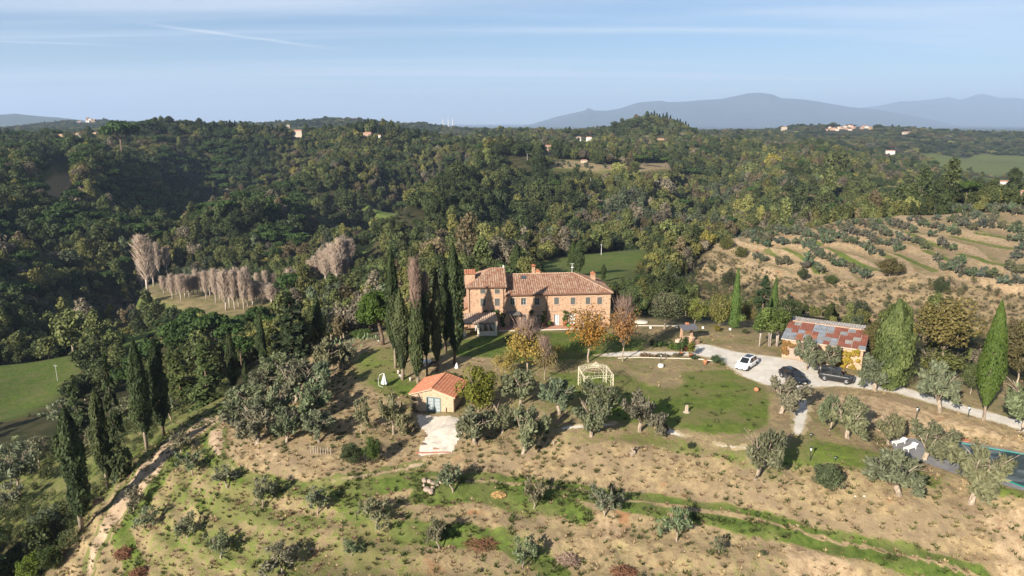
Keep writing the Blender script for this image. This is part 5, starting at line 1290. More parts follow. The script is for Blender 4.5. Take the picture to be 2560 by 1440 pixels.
# ------------------------------------------------------------------ paths and paved sheets laid on the ground
def sheet(name, poly, mat, cell=.25, ragged=.35, lift=.035, h=None, kind='structure'):
    x0, y0 = poly.min(0) - .6; x1, y1 = poly.max(0) + .6
    nx, ny = int((x1 - x0) / cell) + 1, int((y1 - y0) / cell) + 1
    gx, gy = np.meshgrid(np.linspace(x0, x1, nx + 1), np.linspace(y0, y1, ny + 1))
    d = sdist(poly, gx, gy)
    dn = d + (fbm(gx / 1.3, gy / 1.3, 15) - .5) * 2.4 * ragged + (fbm(gx / .4, gy / .4, 16) - .5) * .8 * ragged
    z = (H(gx, gy) if h is None else np.full(gx.shape, h)) + lift
    i = np.arange(gx.size).reshape(gx.shape); F = np.stack([i[:-1, :-1], i[:-1, 1:], i[1:, 1:], i[1:, :-1]], -1).reshape(-1, 4)
    keep = dn.ravel()[F].mean(1) < 0; F = F[keep]
    used, inv = np.unique(F, return_inverse=True); V = np.stack([gx.ravel(), gy.ravel(), z.ravel()], 1)[used]
    me = mesh_np(name, V, inv.reshape(-1, 4), mat, True)
    a = me.attributes.new('edge', 'FLOAT', 'POINT'); a.data.foreach_set('value', np.clip(-d.ravel()[used] / 1.2, 0, 1).astype(np.float32))
    return tag(link(name, me), kind=kind)
def _gravel(t):
    n = t.noise(.5, 5, .6); n2 = t.noise(9, 3, .7); e = t.attr('edge').outputs['Fac']
    c = t.mix(t.mr(n, .3, .7), (.48, .435, .37), (.63, .59, .52)); c = t.mix(t.mr(n2, .45, .75), c, (.37, .32, .26))
    f = t.math('SUBTRACT', t.math('ADD', t.noise(1.4, 5, .7), .12), t.math('MULTIPLY', e, .8)); c = t.mix(t.mr(f, .22, .5), c, (.33, .26, .15))
    t.principled(c, .95, .1, normal=t.bump(n2, .5, .05))
GRAVEL = M('white_gravel', _gravel)
def _dirt(t):
    n = t.noise(.6, 5, .6); n2 = t.noise(5, 4, .7); e = t.attr('edge').outputs['Fac']
    c = t.mix(t.mr(n, .3, .7), (.28, .20, .13), (.39, .295, .20)); c = t.mix(t.mr(n2, .5, .8), c, (.26, .18, .11))
    f = t.math('SUBTRACT', t.math('ADD', t.noise(1.1, 5, .7), .2), t.math('MULTIPLY', e, .85)); c = t.mix(t.mr(f, .18, .5), c, (.13, .135, .045))
    t.principled(c, .95, .1, normal=t.bump(n2, .6, .08))
DIRT = M('track_dirt', _dirt)
sheet('gravel_drive', DRIVE_W, GRAVEL)
for w in PATH_W: sheet('gravel_path', w, GRAVEL, ragged=.7)
sheet('dirt_track', poly_w([(555,1030),(556,1052),(500,1085),(440,1130),(400,1180),(350,1240),(300,1300),(255,1360),(232,1440),(228,1500),(190,1500),(205,1440),(215,1370),(250,1300),(300,1225),(350,1165),(410,1105),(470,1060),(520,1035)]), DIRT, ragged=.6)
sheet('dirt_track', poly_w([(515,1078),(562,1062),(568,1100),(560,1130),(590,1160),(640,1186),(720,1200),(820,1200),(920,1178),(1000,1160),(1060,1142),(1078,1150),(1050,1168),(960,1190),(860,1212),(740,1216),(640,1204),(570,1180),(530,1140),(512,1110)]), DIRT, ragged=.8)
sheet('paved_forecourt', FORE_W, M('pale_concrete', lambda t: t.principled(t.mix(t.mr(t.noise(1.2, 6, .65), .35, .75), (.52, .47, .40), (.38, .33, .27)), .9, .15)), ragged=.12)
def along(name, pl, w, hgt, mat, h=None):
    """a low kerb following a ground line"""
    q = [hit(*p, H) for p in pl]; mb = MB()
    for a, b in zip(q[:-1], q[1:]):
        L = np.hypot(*(b - a)); k = max(1, int(L / 1.0))
        for i in range(k):
            p0, p1 = a + (b - a) * i / k, a + (b - a) * (i + .985) / k; n = np.array([-(b - a)[1], (b - a)[0]]) / L * w / 2
            z0, z1 = float(H(*p0)), float(H(*p1))
            mb.hexa([(*(p0 - n), z0 - .1), (*(p1 - n), z1 - .1), (*(p1 + n), z1 - .1), (*(p0 + n), z0 - .1), (*(p0 - n), z0 + hgt), (*(p1 - n), z1 + hgt), (*(p1 + n), z1 + hgt), (*(p0 + n), z0 + hgt)])
    return mb.obj(name, mat)
KERB = plain('kerb_stone', (.60, .54, .47), .9, .1)
tag(along('lawn_kerb', [(1588,815),(1650,815),(1730,815)], .25, .10, KERB), kind='structure')
tag(along('lawn_kerb', [(1545,896),(1600,894),(1680,896),(1740,897),(1800,905)], .12, .08, KERB), kind='structure')
o = along('forecourt_edge', [(1040,1132),(1080,1132.5),(1126,1132)], .22, .10, plain('red_brick_edge', (.34, .15, .10), .9, .1)); tag(o, kind='structure')
for px, py, w, d, col, lab in [(1062,1110,.7,.6,(.16,.12,.10),'dark square drain cover at the lower end of the paved forecourt'),(1091,1122,.8,.5,(.42,.22,.16),'terracotta drain cover at the lower end of the paved forecourt'),(1086,1109,.6,.5,(.50,.46,.40),'pale inspection cover in the paved forecourt')]:
    b = ground(px, py); tag(MB().box(-w / 2, w / 2, -d / 2, d / 2, 0, .07).obj('drain_cover', plain('cover_%d' % px, col, .8), None, False, .01, b + Vector((0, 0, .02))), lab, 'drain cover')

# ------------------------------------------------------------------ masonry and roof materials
def _brick(t):
    v = t.n('ShaderNodeTexBrick'); t.put(v.inputs['Vector'], t.mapping((1, 1, 1), t.xz())); v.inputs['Scale'].default_value = 1.0
    v.inputs['Brick Width'].default_value = .42; v.inputs['Row Height'].default_value = .13; v.inputs['Mortar Size'].default_value = .012
    v.inputs['Color1'].default_value = (.36, .21, .135, 1); v.inputs['Color2'].default_value = (.47, .30, .19, 1); v.inputs['Mortar'].default_value = (.47, .345, .25, 1)
    n = t.noise(.55, 5, .6); n2 = t.noise(2.6, 4, .7)
    c = t.mix(t.mr(n, .42, .62), v.outputs[0], t.mix(t.mr(n2, .45, .6), (.45, .30, .20), (.29, .165, .105)))
    vo = t.n('ShaderNodeTexVoronoi'); vo.inputs['Scale'].default_value = 1.7; t.put(vo.inputs['Vector'], t.mapping((1, 1, 1.7)))
    st = t.mix(t.mr(vo.outputs['Distance'], .22, .36), (.20, .11, .068), (.45, .305, .20))
    c = t.mix(t.math('MULTIPLY', t.mr(t.noise(.33, 3), .50, .58), .75), c, st)
    t.principled(c, .92, .1, normal=t.bump(t.math('ADD', v.outputs['Fac'], n2), .35, .03))
NT.xz = lambda s: (lambda sx, cb: (s.put(sx.inputs[0], s.obj()), s.put(cb.inputs[0], s.math('ADD', sx.outputs[0], sx.outputs[1])), s.put(cb.inputs[1], sx.outputs[2]), cb.outputs[0])[-1])(s.n('ShaderNodeSeparateXYZ'), s.n('ShaderNodeCombineXYZ'))
BRICK = M('old_brick', _brick)
STONE = plain('pale_stone_trim', (.43, .32, .235), .9, .1, var=.12)
GLASS = M('window_glass', lambda t: t.principled((.05, .06, .065), .12, .6))
SHUT = plain('grey_shutter_paint', (.115, .115, .105), .7, .25, var=.12)
COPPER = plain('brown_downpipe', (.13, .065, .045), .6, .4)
DARK = plain('dark_inside', (.012, .010, .009), .9, .05)
WHITE = plain('white_paint', (.74, .73, .70), .7, .3, var=.05)
def _tiles(cols, name):
    def f(t):
        v = t.attr('tilevar').outputs['Fac']; n = t.noise(.7, 5, .65); n2 = t.noise(6, 4, .7)
        r = t.n('ShaderNodeValToRGB'); t.put(r.inputs[0], t.math('ADD', t.math('MULTIPLY', v, .65), t.math('MULTIPLY', n, .35)))
        while len(r.color_ramp.elements) < len(cols): r.color_ramp.elements.new(.5)
        for i, c in enumerate(cols): r.color_ramp.elements[i].position = .12 + .76 * i / (len(cols) - 1); r.color_ramp.elements[i].color = c + (1,)
        c = t.mix(t.math('MULTIPLY', t.mr(n2, .52, .72), .5), r.outputs[0], (.30, .26, .20))
        t.principled(c, .9, .1)
    return M(name, f)
TILE_OLD = _tiles([(.17,.085,.058),(.27,.15,.098),(.33,.22,.155),(.23,.108,.068),(.36,.275,.205)], 'old_roof_tiles')
TILE_NEW = _tiles([(.32,.115,.06),(.42,.175,.10),(.37,.14,.075),(.47,.24,.15)], 'red_roof_tiles')
TILE_TAN = _tiles([(.34,.24,.17),(.44,.32,.23),(.50,.38,.28),(.30,.20,.14)], 'tan_roof_tiles')
def tile_plane(name, poly, mat, parent, pitch=.40, course=.52, seed=0):
    """tile columns over a planar roof face; poly starts with the two ends of the eave"""
    rng = np.random.default_rng(seed); p = [Vector(q) for q in poly]; E = (p[1] - p[0]).normalized(); N = E.cross(p[2] - p[1]).normalized()
    if N.z < 0: N = -N
    U = N.cross(E).normalized(); U = U if U.z > 0 else -U
    q2 = [((v - p[0]).dot(E), (v - p[0]).dot(U)) for v in p]; e0, e1 = min(q[0] for q in q2), max(q[0] for q in q2)
    V, F, T = [], [], []; n = int((e1 - e0) / pitch)
    for k in range(n):
        e = e0 + (k + .5) * (e1 - e0) / n; us = []
        for i in range(len(q2)):
            (a, b), (c, d) = q2[i - 1], q2[i]
            if (a - e) * (c - e) < 0: us.append(b + (d - b) * (e - a) / (c - a))
        if len(us) < 2: continue
        u0, u1 = min(us), max(us); m = max(1, int((u1 - u0) / course)); w = (e1 - e0) / n * .5
        for j in range(m):
            ua, ub = u0 + (u1 - u0) * j / m, u0 + (u1 - u0) * (j + 1) / m + .04; o = len(V); tv = rng.uniform(0, 1); jx = rng.normal() * .012
            for uu, lift in ((ua, .045), (ub, .0)):
                for a in range(5):
                    th = math.pi * a / 4; V.append(p[0] + E * (e + jx - math.cos(th) * w * 1.02) + U * uu + N * (math.sin(th) * w * .62 + lift + .02))
                    T.append(tv)
            for a in range(4): F.append((o + a, o + a + 1, o + 6 + a, o + 5 + a))
            F.append((o + 4, o + 3, o + 2, o + 1)); V.append(V[o]); T.append(tv)
    me = bpy.data.meshes.new(name); me.from_pydata(V, [], F); me.materials.append(mat)
    a = me.attributes.new('tilevar', 'FLOAT', 'POINT'); a.data.foreach_set('value', np.array(T, np.float32)); me.update()
    o = link(name, me, parent); o['kind'] = 'stuff'
    return o
def ridge_tiles(parent, a, b, mat, r=.16, step=.45, name='ridge_tiles'):
    a, b = Vector(a), Vector(b); n = max(1, int((b - a).length / step)); mb = MB()
    for i in range(n):
        mb.tube([a.lerp(b, i / n), a.lerp(b, (i + 1.06) / n)], [r, r * .86], 7)
    me = mb.mesh(name, mat, True); at = me.attributes.new('tilevar', 'FLOAT', 'POINT'); at.data.foreach_set('value', np.repeat(RNG.uniform(0, 1, n), 14).astype(np.float32))
    o = link(name, me, parent); o['kind'] = 'stuff'
def wall_front(mb, x0, x1, z0, z1, holes, y=0.0, rev=.28):
    xs = sorted({x0, x1, *[h[0] for h in holes], *[h[1] for h in holes]}); zs = sorted({z0, z1, *[h[2] for h in holes], *[h[3] for h in holes]})
    for a, b in zip(xs[:-1], xs[1:]):
        for c, d in zip(zs[:-1], zs[1:]):
            if any(h[0] <= a and b <= h[1] and h[2] <= c and d <= h[3] for h in holes): continue
            mb.add([(a, y, c), (b, y, c), (b, y, d), (a, y, d)], [(0, 1, 2, 3)])
    for a, b, c, d in holes:
        r = y + rev
        mb.add([(a, y, c), (b, y, c), (b, y, d), (a, y, d), (a, r, c), (b, r, c), (b, r, d), (a, r, d)], [(0, 4, 5, 1), (1, 5, 6, 2), (2, 6, 7, 3), (3, 7, 4, 0)])

# ------------------------------------------------------------------ the farmhouse
house = thing('farmhouse', 'long two storey brick farmhouse with a raised tower end and hipped tile roof', 'farmhouse', (HOUSE_O[0], HOUSE_O[1], 0), HOUSE_A)
_n = np.array([math.sin(HOUSE_A), -math.cos(HOUSE_A)])
def fac(px, py):
    u, v = (px - CX) / F_PX, (CY - py) / F_PX; d = np.array([u, cp + v * sp, -sp + v * cp])
    t = _n.dot(HOUSE_O) / _n.dot(d[:2]); w = d * t
    q = w[:2] - HOUSE_O; return float(q[0] * math.cos(HOUSE_A) + q[1] * math.sin(HOUSE_A)), float(CAM_H + w[2])
def rect(x0, x1, y0, y1):
    a, b = fac(x0, y1), fac(x1, y0); return (a[0], b[0], a[1], b[1])
W_TOP = [rect(1201, 1214, 723, 734), rect(1237, 1249.5, 723, 734)]
W_MID = [rect(1201.5, 1214, 746, 764.5), rect(1237, 1249.5, 746, 764.5)]
W_UP = [rect(1275.5, 1287.5, 745, 762.5), rect(1303, 1315.5, 745, 762.5), rect(1337, 1349, 745, 762.5), rect(1385.5, 1397.5, 743.5, 761), rect(1426.5, 1438.5, 743.5, 761), rect(1464, 1476, 743, 760.5), rect(1493, 1505.5, 743, 760.5)]
D_ = lambda a, b, t=786: (fac(a, 800)[0], fac(b, 800)[0], .12, fac((a + b) / 2, t)[1])
DOORS = [D_(1275, 1292, 785), D_(1385, 1397), D_(1421.5, 1437)]
W_LOW = [rect(1302.5, 1315.5, 786, 804), rect(1336, 1349, 786, 804), rect(1466, 1478, 785, 803), rect(1491.5, 1505, 785, 806)]
TX1 = fac(1264, 760)[0]; HX1 = fac(1526, 760)[0]; ZT, ZM = 7.45, 5.92
print('house', TX1, HX1, W_UP[0], DOORS[1])
mb = MB(); wall_front(mb, 0, TX1, -.4, ZT, W_TOP + W_MID)
TY1 = 8.6
mb.add([(0, 0, -.4), (0, TY1, -.4), (0, TY1, ZT), (0, 0, ZT)], [(0, 3, 2, 1)]); mb.add([(0, TY1, -.4), (TX1, TY1, -.4), (TX1, TY1, ZT), (0, TY1, ZT)], [(0, 3, 2, 1)])
mb.add([(TX1, 0, 5.2), (TX1, TY1, 5.2), (TX1, TY1, ZT), (TX1, TY1 / 2, ZT + 2.45), (TX1, 0, ZT)], [(0, 1, 2, 3, 4)])
mb.obj('tower_wall', BRICK, house)
mb = MB(); wall_front(mb, TX1 + .003, HX1, -.4, ZM, W_UP + DOORS + W_LOW, .004)
mb.add([(HX1, .004, -.4), (HX1, 11, -.4), (HX1, 11, ZM), (HX1, .004, ZM)], [(0, 1, 2, 3)]); mb.add([(TX1, 11, -.4), (HX1, 11, -.4), (HX1, 11, ZM), (TX1, 11, ZM)], [(0, 3, 2, 1)])
mb.add([(TX1, TY1, -.4), (TX1, 11, -.4), (TX1, 11, ZM), (TX1, TY1, ZM)], [(0, 3, 2, 1)])
mb.obj('main_wall', BRICK, house)
# near-black box behind the openings: the unlit rooms' darkness is painted as its colour
MB().box(.3, HX1 - .3, 1.4, 8.3, .05, 5.2).obj('painted_room_dark', DARK, house)
def window(r, parent, shut=True, open_=False, bars=True):
    a, b, c, d = r; mb = MB(); s = .14
    for q in ((a - s, a, -.035, .06, c - s, d + s), (b, b + s, -.035, .06, c - s, d + s), (a + .001, b - .001, -.035, .06, d, d + s), (a - .05, b + .05, -.09, .06, c - s, c)): mb.box(*q)
    o = mb.obj('window', STONE, parent)
    p = MB().box(a, b, .16, .19, c, d).obj('pane', GLASS, o)
    f = MB(); fw = .06
    for q in ((a, a + fw, .11, .155, c, d), (b - fw, b, .11, .155, c, d), (a + fw, b - fw, .11, .155, d - fw, d), (a + fw, b - fw, .11, .155, c, c + fw), ((a + b) / 2 - .03, (a + b) / 2 + .03, .10, .155, c + fw, d - fw)): f.box(*q)
    if bars: f.box(a + fw, b - fw, .12, .15, (c + d) / 2 - .02, (c + d) / 2 + .02)
    f.obj('frame', SHUT if shut else plain('grey_window_frame', (.34, .35, .34), .6), o)
    if shut:
        m = (a + b) / 2
        for x0, x1 in ((a + .02, m - .012), (m + .012, b - .02)):
            q = MB(); q.box(x0, x0 + .07, .03, .08, c + .02, d - .02); q.box(x1 - .07, x1, .03, .08, c + .02, d - .02); q.box(x0 + .07, x1 - .07, .03, .08, d - .09, d - .02); q.box(x0 + .07, x1 - .07, .03, .08, c + .02, c + .1)
            n = int((d - c - .2) / .09)
            for k in range(n):
                z = c + .1 + (d - c - .2) * (k + .5) / n; q.slab([(x0 + .07, .035, z - .03), (x1 - .07, .035, z - .03), (x1 - .07, .075, z + .025), (x0 + .07, .075, z + .025)], .012)
            q.obj('shutter', SHUT, o)
    elif open_:
        for x0 in (a - .5, b + .04):
            q = MB(); q.box(x0, x0 + .46, -.06, -.02, c, d); q.obj('shutter', SHUT, o)
    return o
for r in W_TOP + W_MID: window(r, house)
for i, r in enumerate(W_UP): window(r, house, i in (3, 4, 5, 6))
for r in W_LOW: window(r, house, False)
CURT = plain('pale_curtain', (.55, .56, .55), .9, .1)
def french_door(r, parent, frame, curtain=True, y=0.0):
    a, b, c, d = r; mb = MB(); s = .12
    for q in ((a - s, a, y - .035, y + .06, c - .1, d + s), (b, b + s, y - .035, y + .06, c - .1, d + s), (a + .001, b - .001, y - .035, y + .06, d, d + s)): mb.box(*q)
    o = mb.obj('door', STONE, parent); m = (a + b) / 2; k = 0
    for x0, x1 in ((a, m - .01), (m + .01, b)):
        f = MB()
        for q in ((x0, x0 + .07, y + .12, y + .17, c, d), (x1 - .07, x1, y + .12, y + .17, c, d), (x0 + .07, x1 - .07, y + .12, y + .17, d - .09, d), (x0 + .07, x1 - .07, y + .12, y + .17, c, c + .25)): f.box(*q)
        for j in range(1, 4): z = c + .25 + (d - c - .34) * j / 4; f.box(x0 + .07, x1 - .07, y + .13, y + .16, z - .018, z + .018)
        f.obj('door_leaf', frame, o)
        MB().box(x0 + .05, x1 - .05, y + .175, y + .19, c + .05, d - .03).obj('pane', M('bright_glass', lambda t: t.principled((.30, .33, .34), .08, .8)) if curtain else GLASS, o)
    return o
for i, r in enumerate(DOORS): french_door(r, house, WHITE if i else SHUT, i > 0)
MB().box(*[fac(1224, 770)[0], fac(1229, 770)[0]], -.02, .1, fac(1226, 770)[1], fac(1226, 760)[1]).obj('niche', STONE, house)
# entrance canopy
cz = fac(1285, 783)[1]; mb = MB(); mb.slab([(DOORS[0][0] - .5, -1.3, cz), (DOORS[0][1] + .5, -1.3, cz), (DOORS[0][1] + .5, -.02, cz + .35), (DOORS[0][0] - .5, -.02, cz + .35)], .06); mb.obj('canopy', SHUT, house)
# roofs
oh = .38; rx = 20.0; RZ = 8.5; rc = MB()
ez = ZM + .02; hx = HX1 + oh
under = MB(); under.slab([(TX1 - .2, -oh, ez), (hx, -oh, ez), (hx, 11 + oh, ez), (TX1 - .2, 11 + oh, ez)], .14); roof = under.obj('roof', plain('eaves_boards', (.30, .20, .14), .9), house)
tile_plane('roof_tiles', [(TX1 + .02, -oh, ez), (hx, -oh, ez), (rx, 5.5, RZ), (TX1 + .02, 5.5, RZ)], TILE_OLD, roof, seed=1)
tile_plane('roof_tiles', [(hx, -oh, ez), (hx, 11 + oh, ez), (rx, 5.5, RZ)], TILE_OLD, roof, seed=2)
tile_plane('roof_tiles', [(hx, 11 + oh, ez), (TX1 + .02, 11 + oh, ez), (TX1 + .02, 5.5, RZ), (rx, 5.5, RZ)], TILE_OLD, roof, seed=3)
TILE_RDG = _tiles([(.38,.24,.16),(.44,.30,.21),(.33,.20,.13)], 'ridge_roof_tiles')
for a, b in (((TX1 + .1, 5.5, RZ + .05), (rx, 5.5, RZ + .05)), ((hx, -oh, ez + .05), (rx, 5.5, RZ + .05)), ((hx, 11 + oh, ez + .05), (rx, 5.5, RZ + .05))): ridge_tiles(roof, a, b, TILE_RDG)
# solid underside so that no light leaks between tile columns
MB().add([(TX1, -oh, ez + .01), (hx, -oh, ez + .01), (rx, 5.5, RZ - .02), (TX1, 5.5, RZ - .02), (hx, 11 + oh, ez + .01), (TX1, 11 + oh, ez + .01)], [(0, 1, 2, 3), (1, 4, 2), (4, 5, 3, 2), (0, 3, 5)]).obj('roof_deck', plain('deck_tiles', (.28, .14, .08), .9), roof)
tz = ZT + .02; ap = (4.55, TY1 / 2, tz + 2.5); ap2 = (TX1 + .25, TY1 / 2, tz + 2.5); tx = TX1 + .25
MB().slab([(-oh, -oh, tz), (tx, -oh, tz), (tx, TY1 + oh, tz), (-oh, TY1 + oh, tz)], .14)
troof = MB().slab([(-oh, -oh, tz), (tx, -oh, tz), (tx, TY1 + oh, tz), (-oh, TY1 + oh, tz)], .14).obj('tower_roof', plain('eaves_boards', (.3, .2, .14)), house)
tile_plane('roof_tiles', [(-oh, -oh, tz), (tx, -oh, tz), ap2, ap], TILE_OLD, troof, seed=4)
tile_plane('roof_tiles', [(-oh, TY1 + oh, tz), (-oh, -oh, tz), ap], TILE_OLD, troof, seed=5)
tile_plane('roof_tiles', [(tx, TY1 + oh, tz), (-oh, TY1 + oh, tz), ap, ap2], TILE_OLD, troof, seed=6)
for a, b in ((ap, ap2), ((-oh, -oh, tz), ap), ((-oh, TY1 + oh, tz), ap)): ridge_tiles(troof, (a[0], a[1], a[2] + .05), (b[0], b[1], b[2] + .05), TILE_OLD)
MB().add([(-oh, -oh, tz + .01), (tx, -oh, tz + .01), (ap2[0], ap2[1], ap2[2] - .02), (ap[0], ap[1], ap[2] - .02), (tx, TY1 + oh, tz + .01), (-oh, TY1 + oh, tz + .01)], [(0, 1, 2, 3), (4, 5, 3, 2), (5, 0, 3)]).obj('roof_deck', plain('deck_tiles', (.28, .14, .08)), troof)
# chimneys
def chimney(parent, x, y, z0, z1, w, d, cap='gable', mat=BRICK):
    o = MB().box(x - w / 2, x + w / 2, y - d / 2, y + d / 2, z0, z1).obj('chimney', mat, parent)
    c = MB()
    if cap == 'gable':
        c.prism([(x - w / 2 - .12, z1 + .002), (x + w / 2 + .12, z1 + .002), (x, z1 + w * .55)], y - d / 2 - .1, y + d / 2 + .1)
    else:
        for sx in (-1, 1):
            for sy in (-1, 1): c.box(x + sx * w * .36 - .06, x + sx * w * .36 + .06, y + sy * d * .36 - .06, y + sy * d * .36 + .06, z1, z1 + .3)
        c.box(x - w / 2 - .1, x + w / 2 + .1, y - d / 2 - .1, y + d / 2 + .1, z1 + .3, z1 + .40); c.prism([(x - w / 2, z1 + .4), (x + w / 2, z1 + .4), (x, z1 + .62)], y - d / 2, y + d / 2)
    c.obj('chimney_cap', TILE_NEW, o); return o
ch = MB().box(-.32, 1.35, 1.6, 3.2, ZT - .4, ZT + 2.0).obj('chimney', BRICK, house)
tile_plane('chimney_tiles', [(-.5, 1.4, ZT + 2.03), (1.5, 1.4, ZT + 2.03), (1.5, 3.4, ZT + 2.5), (-.5, 3.4, ZT + 2.5)], TILE_NEW, ch, .36, .45, 9)
chimney(roof, 12.6, 7.0, 7.2, RZ + 1.0, .55, .55, 'open'); chimney(roof, 13.3, 5.7, 7.6, RZ + .45, .75, .7)
chimney(roof, HX1 - 2.0, 6.4, 6.4, RZ - .35, .8, .75)
x0, z0 = 10.2, 0; sk = MB(); yy = 4.2; zz = ez + (RZ - ez) * (yy + oh) / (5.5 + oh)
sk.slab([(10.0, 3.8, zz - .05), (10.9, 3.8, zz - .05), (10.9, 4.6, zz + .33), (10.0, 4.6, zz + .33)], .1); sk.obj('skylight', GLASS, roof).location = (0, 0, .14)
mb = MB(); mb.tube([(19.7, 5.5, RZ), (19.7, 5.5, RZ + 1.9)], .035, 5); mb.tube([(19.3, 5.5, RZ + 1.8), (20.1, 5.5, RZ + 1.8)], .02, 4); mb.lathe([(.02, 0), (.26, .12), (.3, .2), (.02, .16)], 10, (19.7, 5.25, RZ + 1.0)); mb.obj('antenna', WHITE, roof)
mb = MB(); mb.lathe([(.05, 0), (.16, .1), (.14, .35), (.02, .45)], 8, (TX1, TY1 / 2, ZT + 2.6)); mb.obj('finial', WHITE, troof)
# gutters and downpipes
g = MB(); g.tube([(-oh, -oh - .05, tz - .05), (tx, -oh - .05, tz - .05)], .075, 6); g.obj('gutter', COPPER, house)
g = MB(); g.tube([(TX1, -oh - .05, ez - .05), (hx, -oh - .05, ez - .05)], .075, 6); g.obj('gutter', COPPER, house)
for x, zt in ((.22, ZT), (fac(1258.5, 750)[0], ZT), (fac(1366.5, 750)[0], ZM)):
    g = MB(); g.tube([(x, -oh, zt - .02), (x, -.09, zt - .45), (x, -.09, .05)], .06, 6); g.obj('downpipe', COPPER, house)
g = MB(); g.tube([(TX1 + .3, -oh, ez - .05), (TX1 - .2, -.1, ez - .35), (fac(1258.5, 750)[0] + .05, -.1, ez - .8)], .05, 6); g.obj('downpipe', COPPER, house)
MB().box(TX1 + .5, HX1, -.045, -.02, 2.72, 2.75).obj('cable', SHUT, house)
# lean-to at the left
mb = MB(); mb.hexa([(-2.1, .9, -.4), (-.003, .9, -.4), (-.003, 8, -.4), (-2.1, 8, -.4), (-2.1, .9, 2.6), (-.003, .9, 3.7), (-.003, 8, 3.7), (-2.1, 8, 2.6)]); lt = mb.obj('lean_to', BRICK, house)
tile_plane('lean_to_tiles', [(-2.4, 8.2, 2.52), (-2.4, .6, 2.52), (-.01, .6, 3.80), (-.01, 8.2, 3.80)], TILE_OLD, lt, .4, .5, 12)
MB().slab([(-2.4, .6, 2.5), (-.01, .6, 3.76), (-.01, 8.2, 3.76), (-2.4, 8.2, 2.5)], .1).obj('lean_to_deck', plain('deck_tiles', (.28, .14, .08)), lt)
# terrace of brick
tr = MB(); tr.box(5.4, 19.6, -2.5, -.02, -.2, .08); tr.box(19.602, HX1, -1.6, -.02, -.2, .08); o = tr.obj('brick_terrace', M('terrace_brick', lambda t: t.principled(t.mix(t.noise(4, 5, .7), (.34, .17, .11), (.50, .30, .21)), .9, .1)))
o.location = (HOUSE_O[0], HOUSE_O[1], 0); o.rotation_euler = (0, 0, HOUSE_A); tag(o, kind='structure')
o = MB().box(5.2, 19.8, -2.72, -2.503, -.2, .10).obj('terrace_kerb', KERB); o.location = (HOUSE_O[0], HOUSE_O[1], 0); o.rotation_euler = (0, 0, HOUSE_A); tag(o, kind='structure')
HM = Matrix.Translation((HOUSE_O[0], HOUSE_O[1], 0)) @ Matrix.Rotation(HOUSE_A, 4, 'Z')
TERRA = plain('terracotta', (.42, .17, .085), .85, .2)
def pot_plant(lab, x, y, h, pot_r=.3, z=.08, tint=(.06, .10, .02), name='potted_plant', n=700, wide=.45, loc=None):
    p = loc if loc is not None else HM @ Vector((x, y, z)); t = thing(name, lab, 'potted plant', p)
    MB().lathe([(pot_r * .7, 0), (pot_r, pot_r * 1.5), (pot_r * 1.12, pot_r * 1.5), (pot_r * 1.12, pot_r * 1.7), (pot_r * .9, pot_r * 1.7), (pot_r * .85, pot_r * 1.5)], 12).obj('pot', TERRA, t, True)
    rng = np.random.default_rng(int(h * 100 + x * 7) % 9999); bl = [(rng.normal() * wide * .4, rng.normal() * wide * .35, pot_r * 1.9 + rng.uniform(.1, 1) * h, rng.uniform(.16, .32) * (wide / .45)) for _ in range(12)]
    C, N, S = blob_leaves(bl, n, rng); c = link('foliage', leaf_mesh('foliage', C, N, .12, rng, None, 1.4, S), t); c.color = tint + (1,)
    MB().tube([(0, 0, pot_r * 1.5), (.03, 0, pot_r * 1.5 + h * .8)], .03, 5).obj('stem', BARK, t); return t
pot_plant('climbing plant in a large terracotta pot between the two terrace doors', fac(1411, 810)[0], -.6, 1.9, .42)
pot_plant('tall potted climber against the farmhouse wall near the middle downpipe', fac(1357, 810)[0], -.5, 2.0, .35)
pot_plant('small potted bush at the left end of the farmhouse terrace', fac(1372, 810)[0], -.7, .4, .22)
tag(MB().lathe([(.2, 0), (.27, .35), (.25, .35), (.19, .05)], 10).obj('bucket', plain('green_plastic', (.02, .28, .06), .5), None, True, 0, HM @ Vector((fac(1419, 812)[0], -.9, .08))), 'green bucket beside the large terracotta pot on the terrace', 'bucket')
# creeper on the wall between tower and entrance
def creeper(name, lab, pts, n, tint, leaf=.16, parent_m=HM, th=.16):
    rng = np.random.default_rng(n); bl = []
    for (x0, x1, z0, z1) in pts:
        for _ in range(14): bl.append((rng.uniform(x0, x1), -.14 - rng.uniform(0, th), rng.uniform(z0, z1), rng.uniform(.18, .36)))
    C, N, S = blob_leaves(bl, n, rng, .3, 1.1); C[:, 1] = np.minimum(C[:, 1], -.03); N[:, 1] -= .9
    o = link(name, leaf_mesh(name, C, N, leaf, rng, None, 1.2, S)); o.matrix_world = parent_m; o.color = tint + (1,); return tag(o, lab, 'climber')
creeper('climbing_plant', 'green creeper climbing the wall between the pergola and the dark entrance', [(fac(1252, 800)[0], fac(1262, 800)[0], .2, 3.4), (fac(1210, 790)[0], fac(1250, 790)[0], 2.6, 3.2)], 1500, (.045, .075, .018))
creeper('climbing_plant', 'narrow climbing rose beside the second ground floor window of the farmhouse', [(fac(1326, 800)[0], fac(1330, 800)[0], .2, 3.0)], 500, (.05, .07, .02))

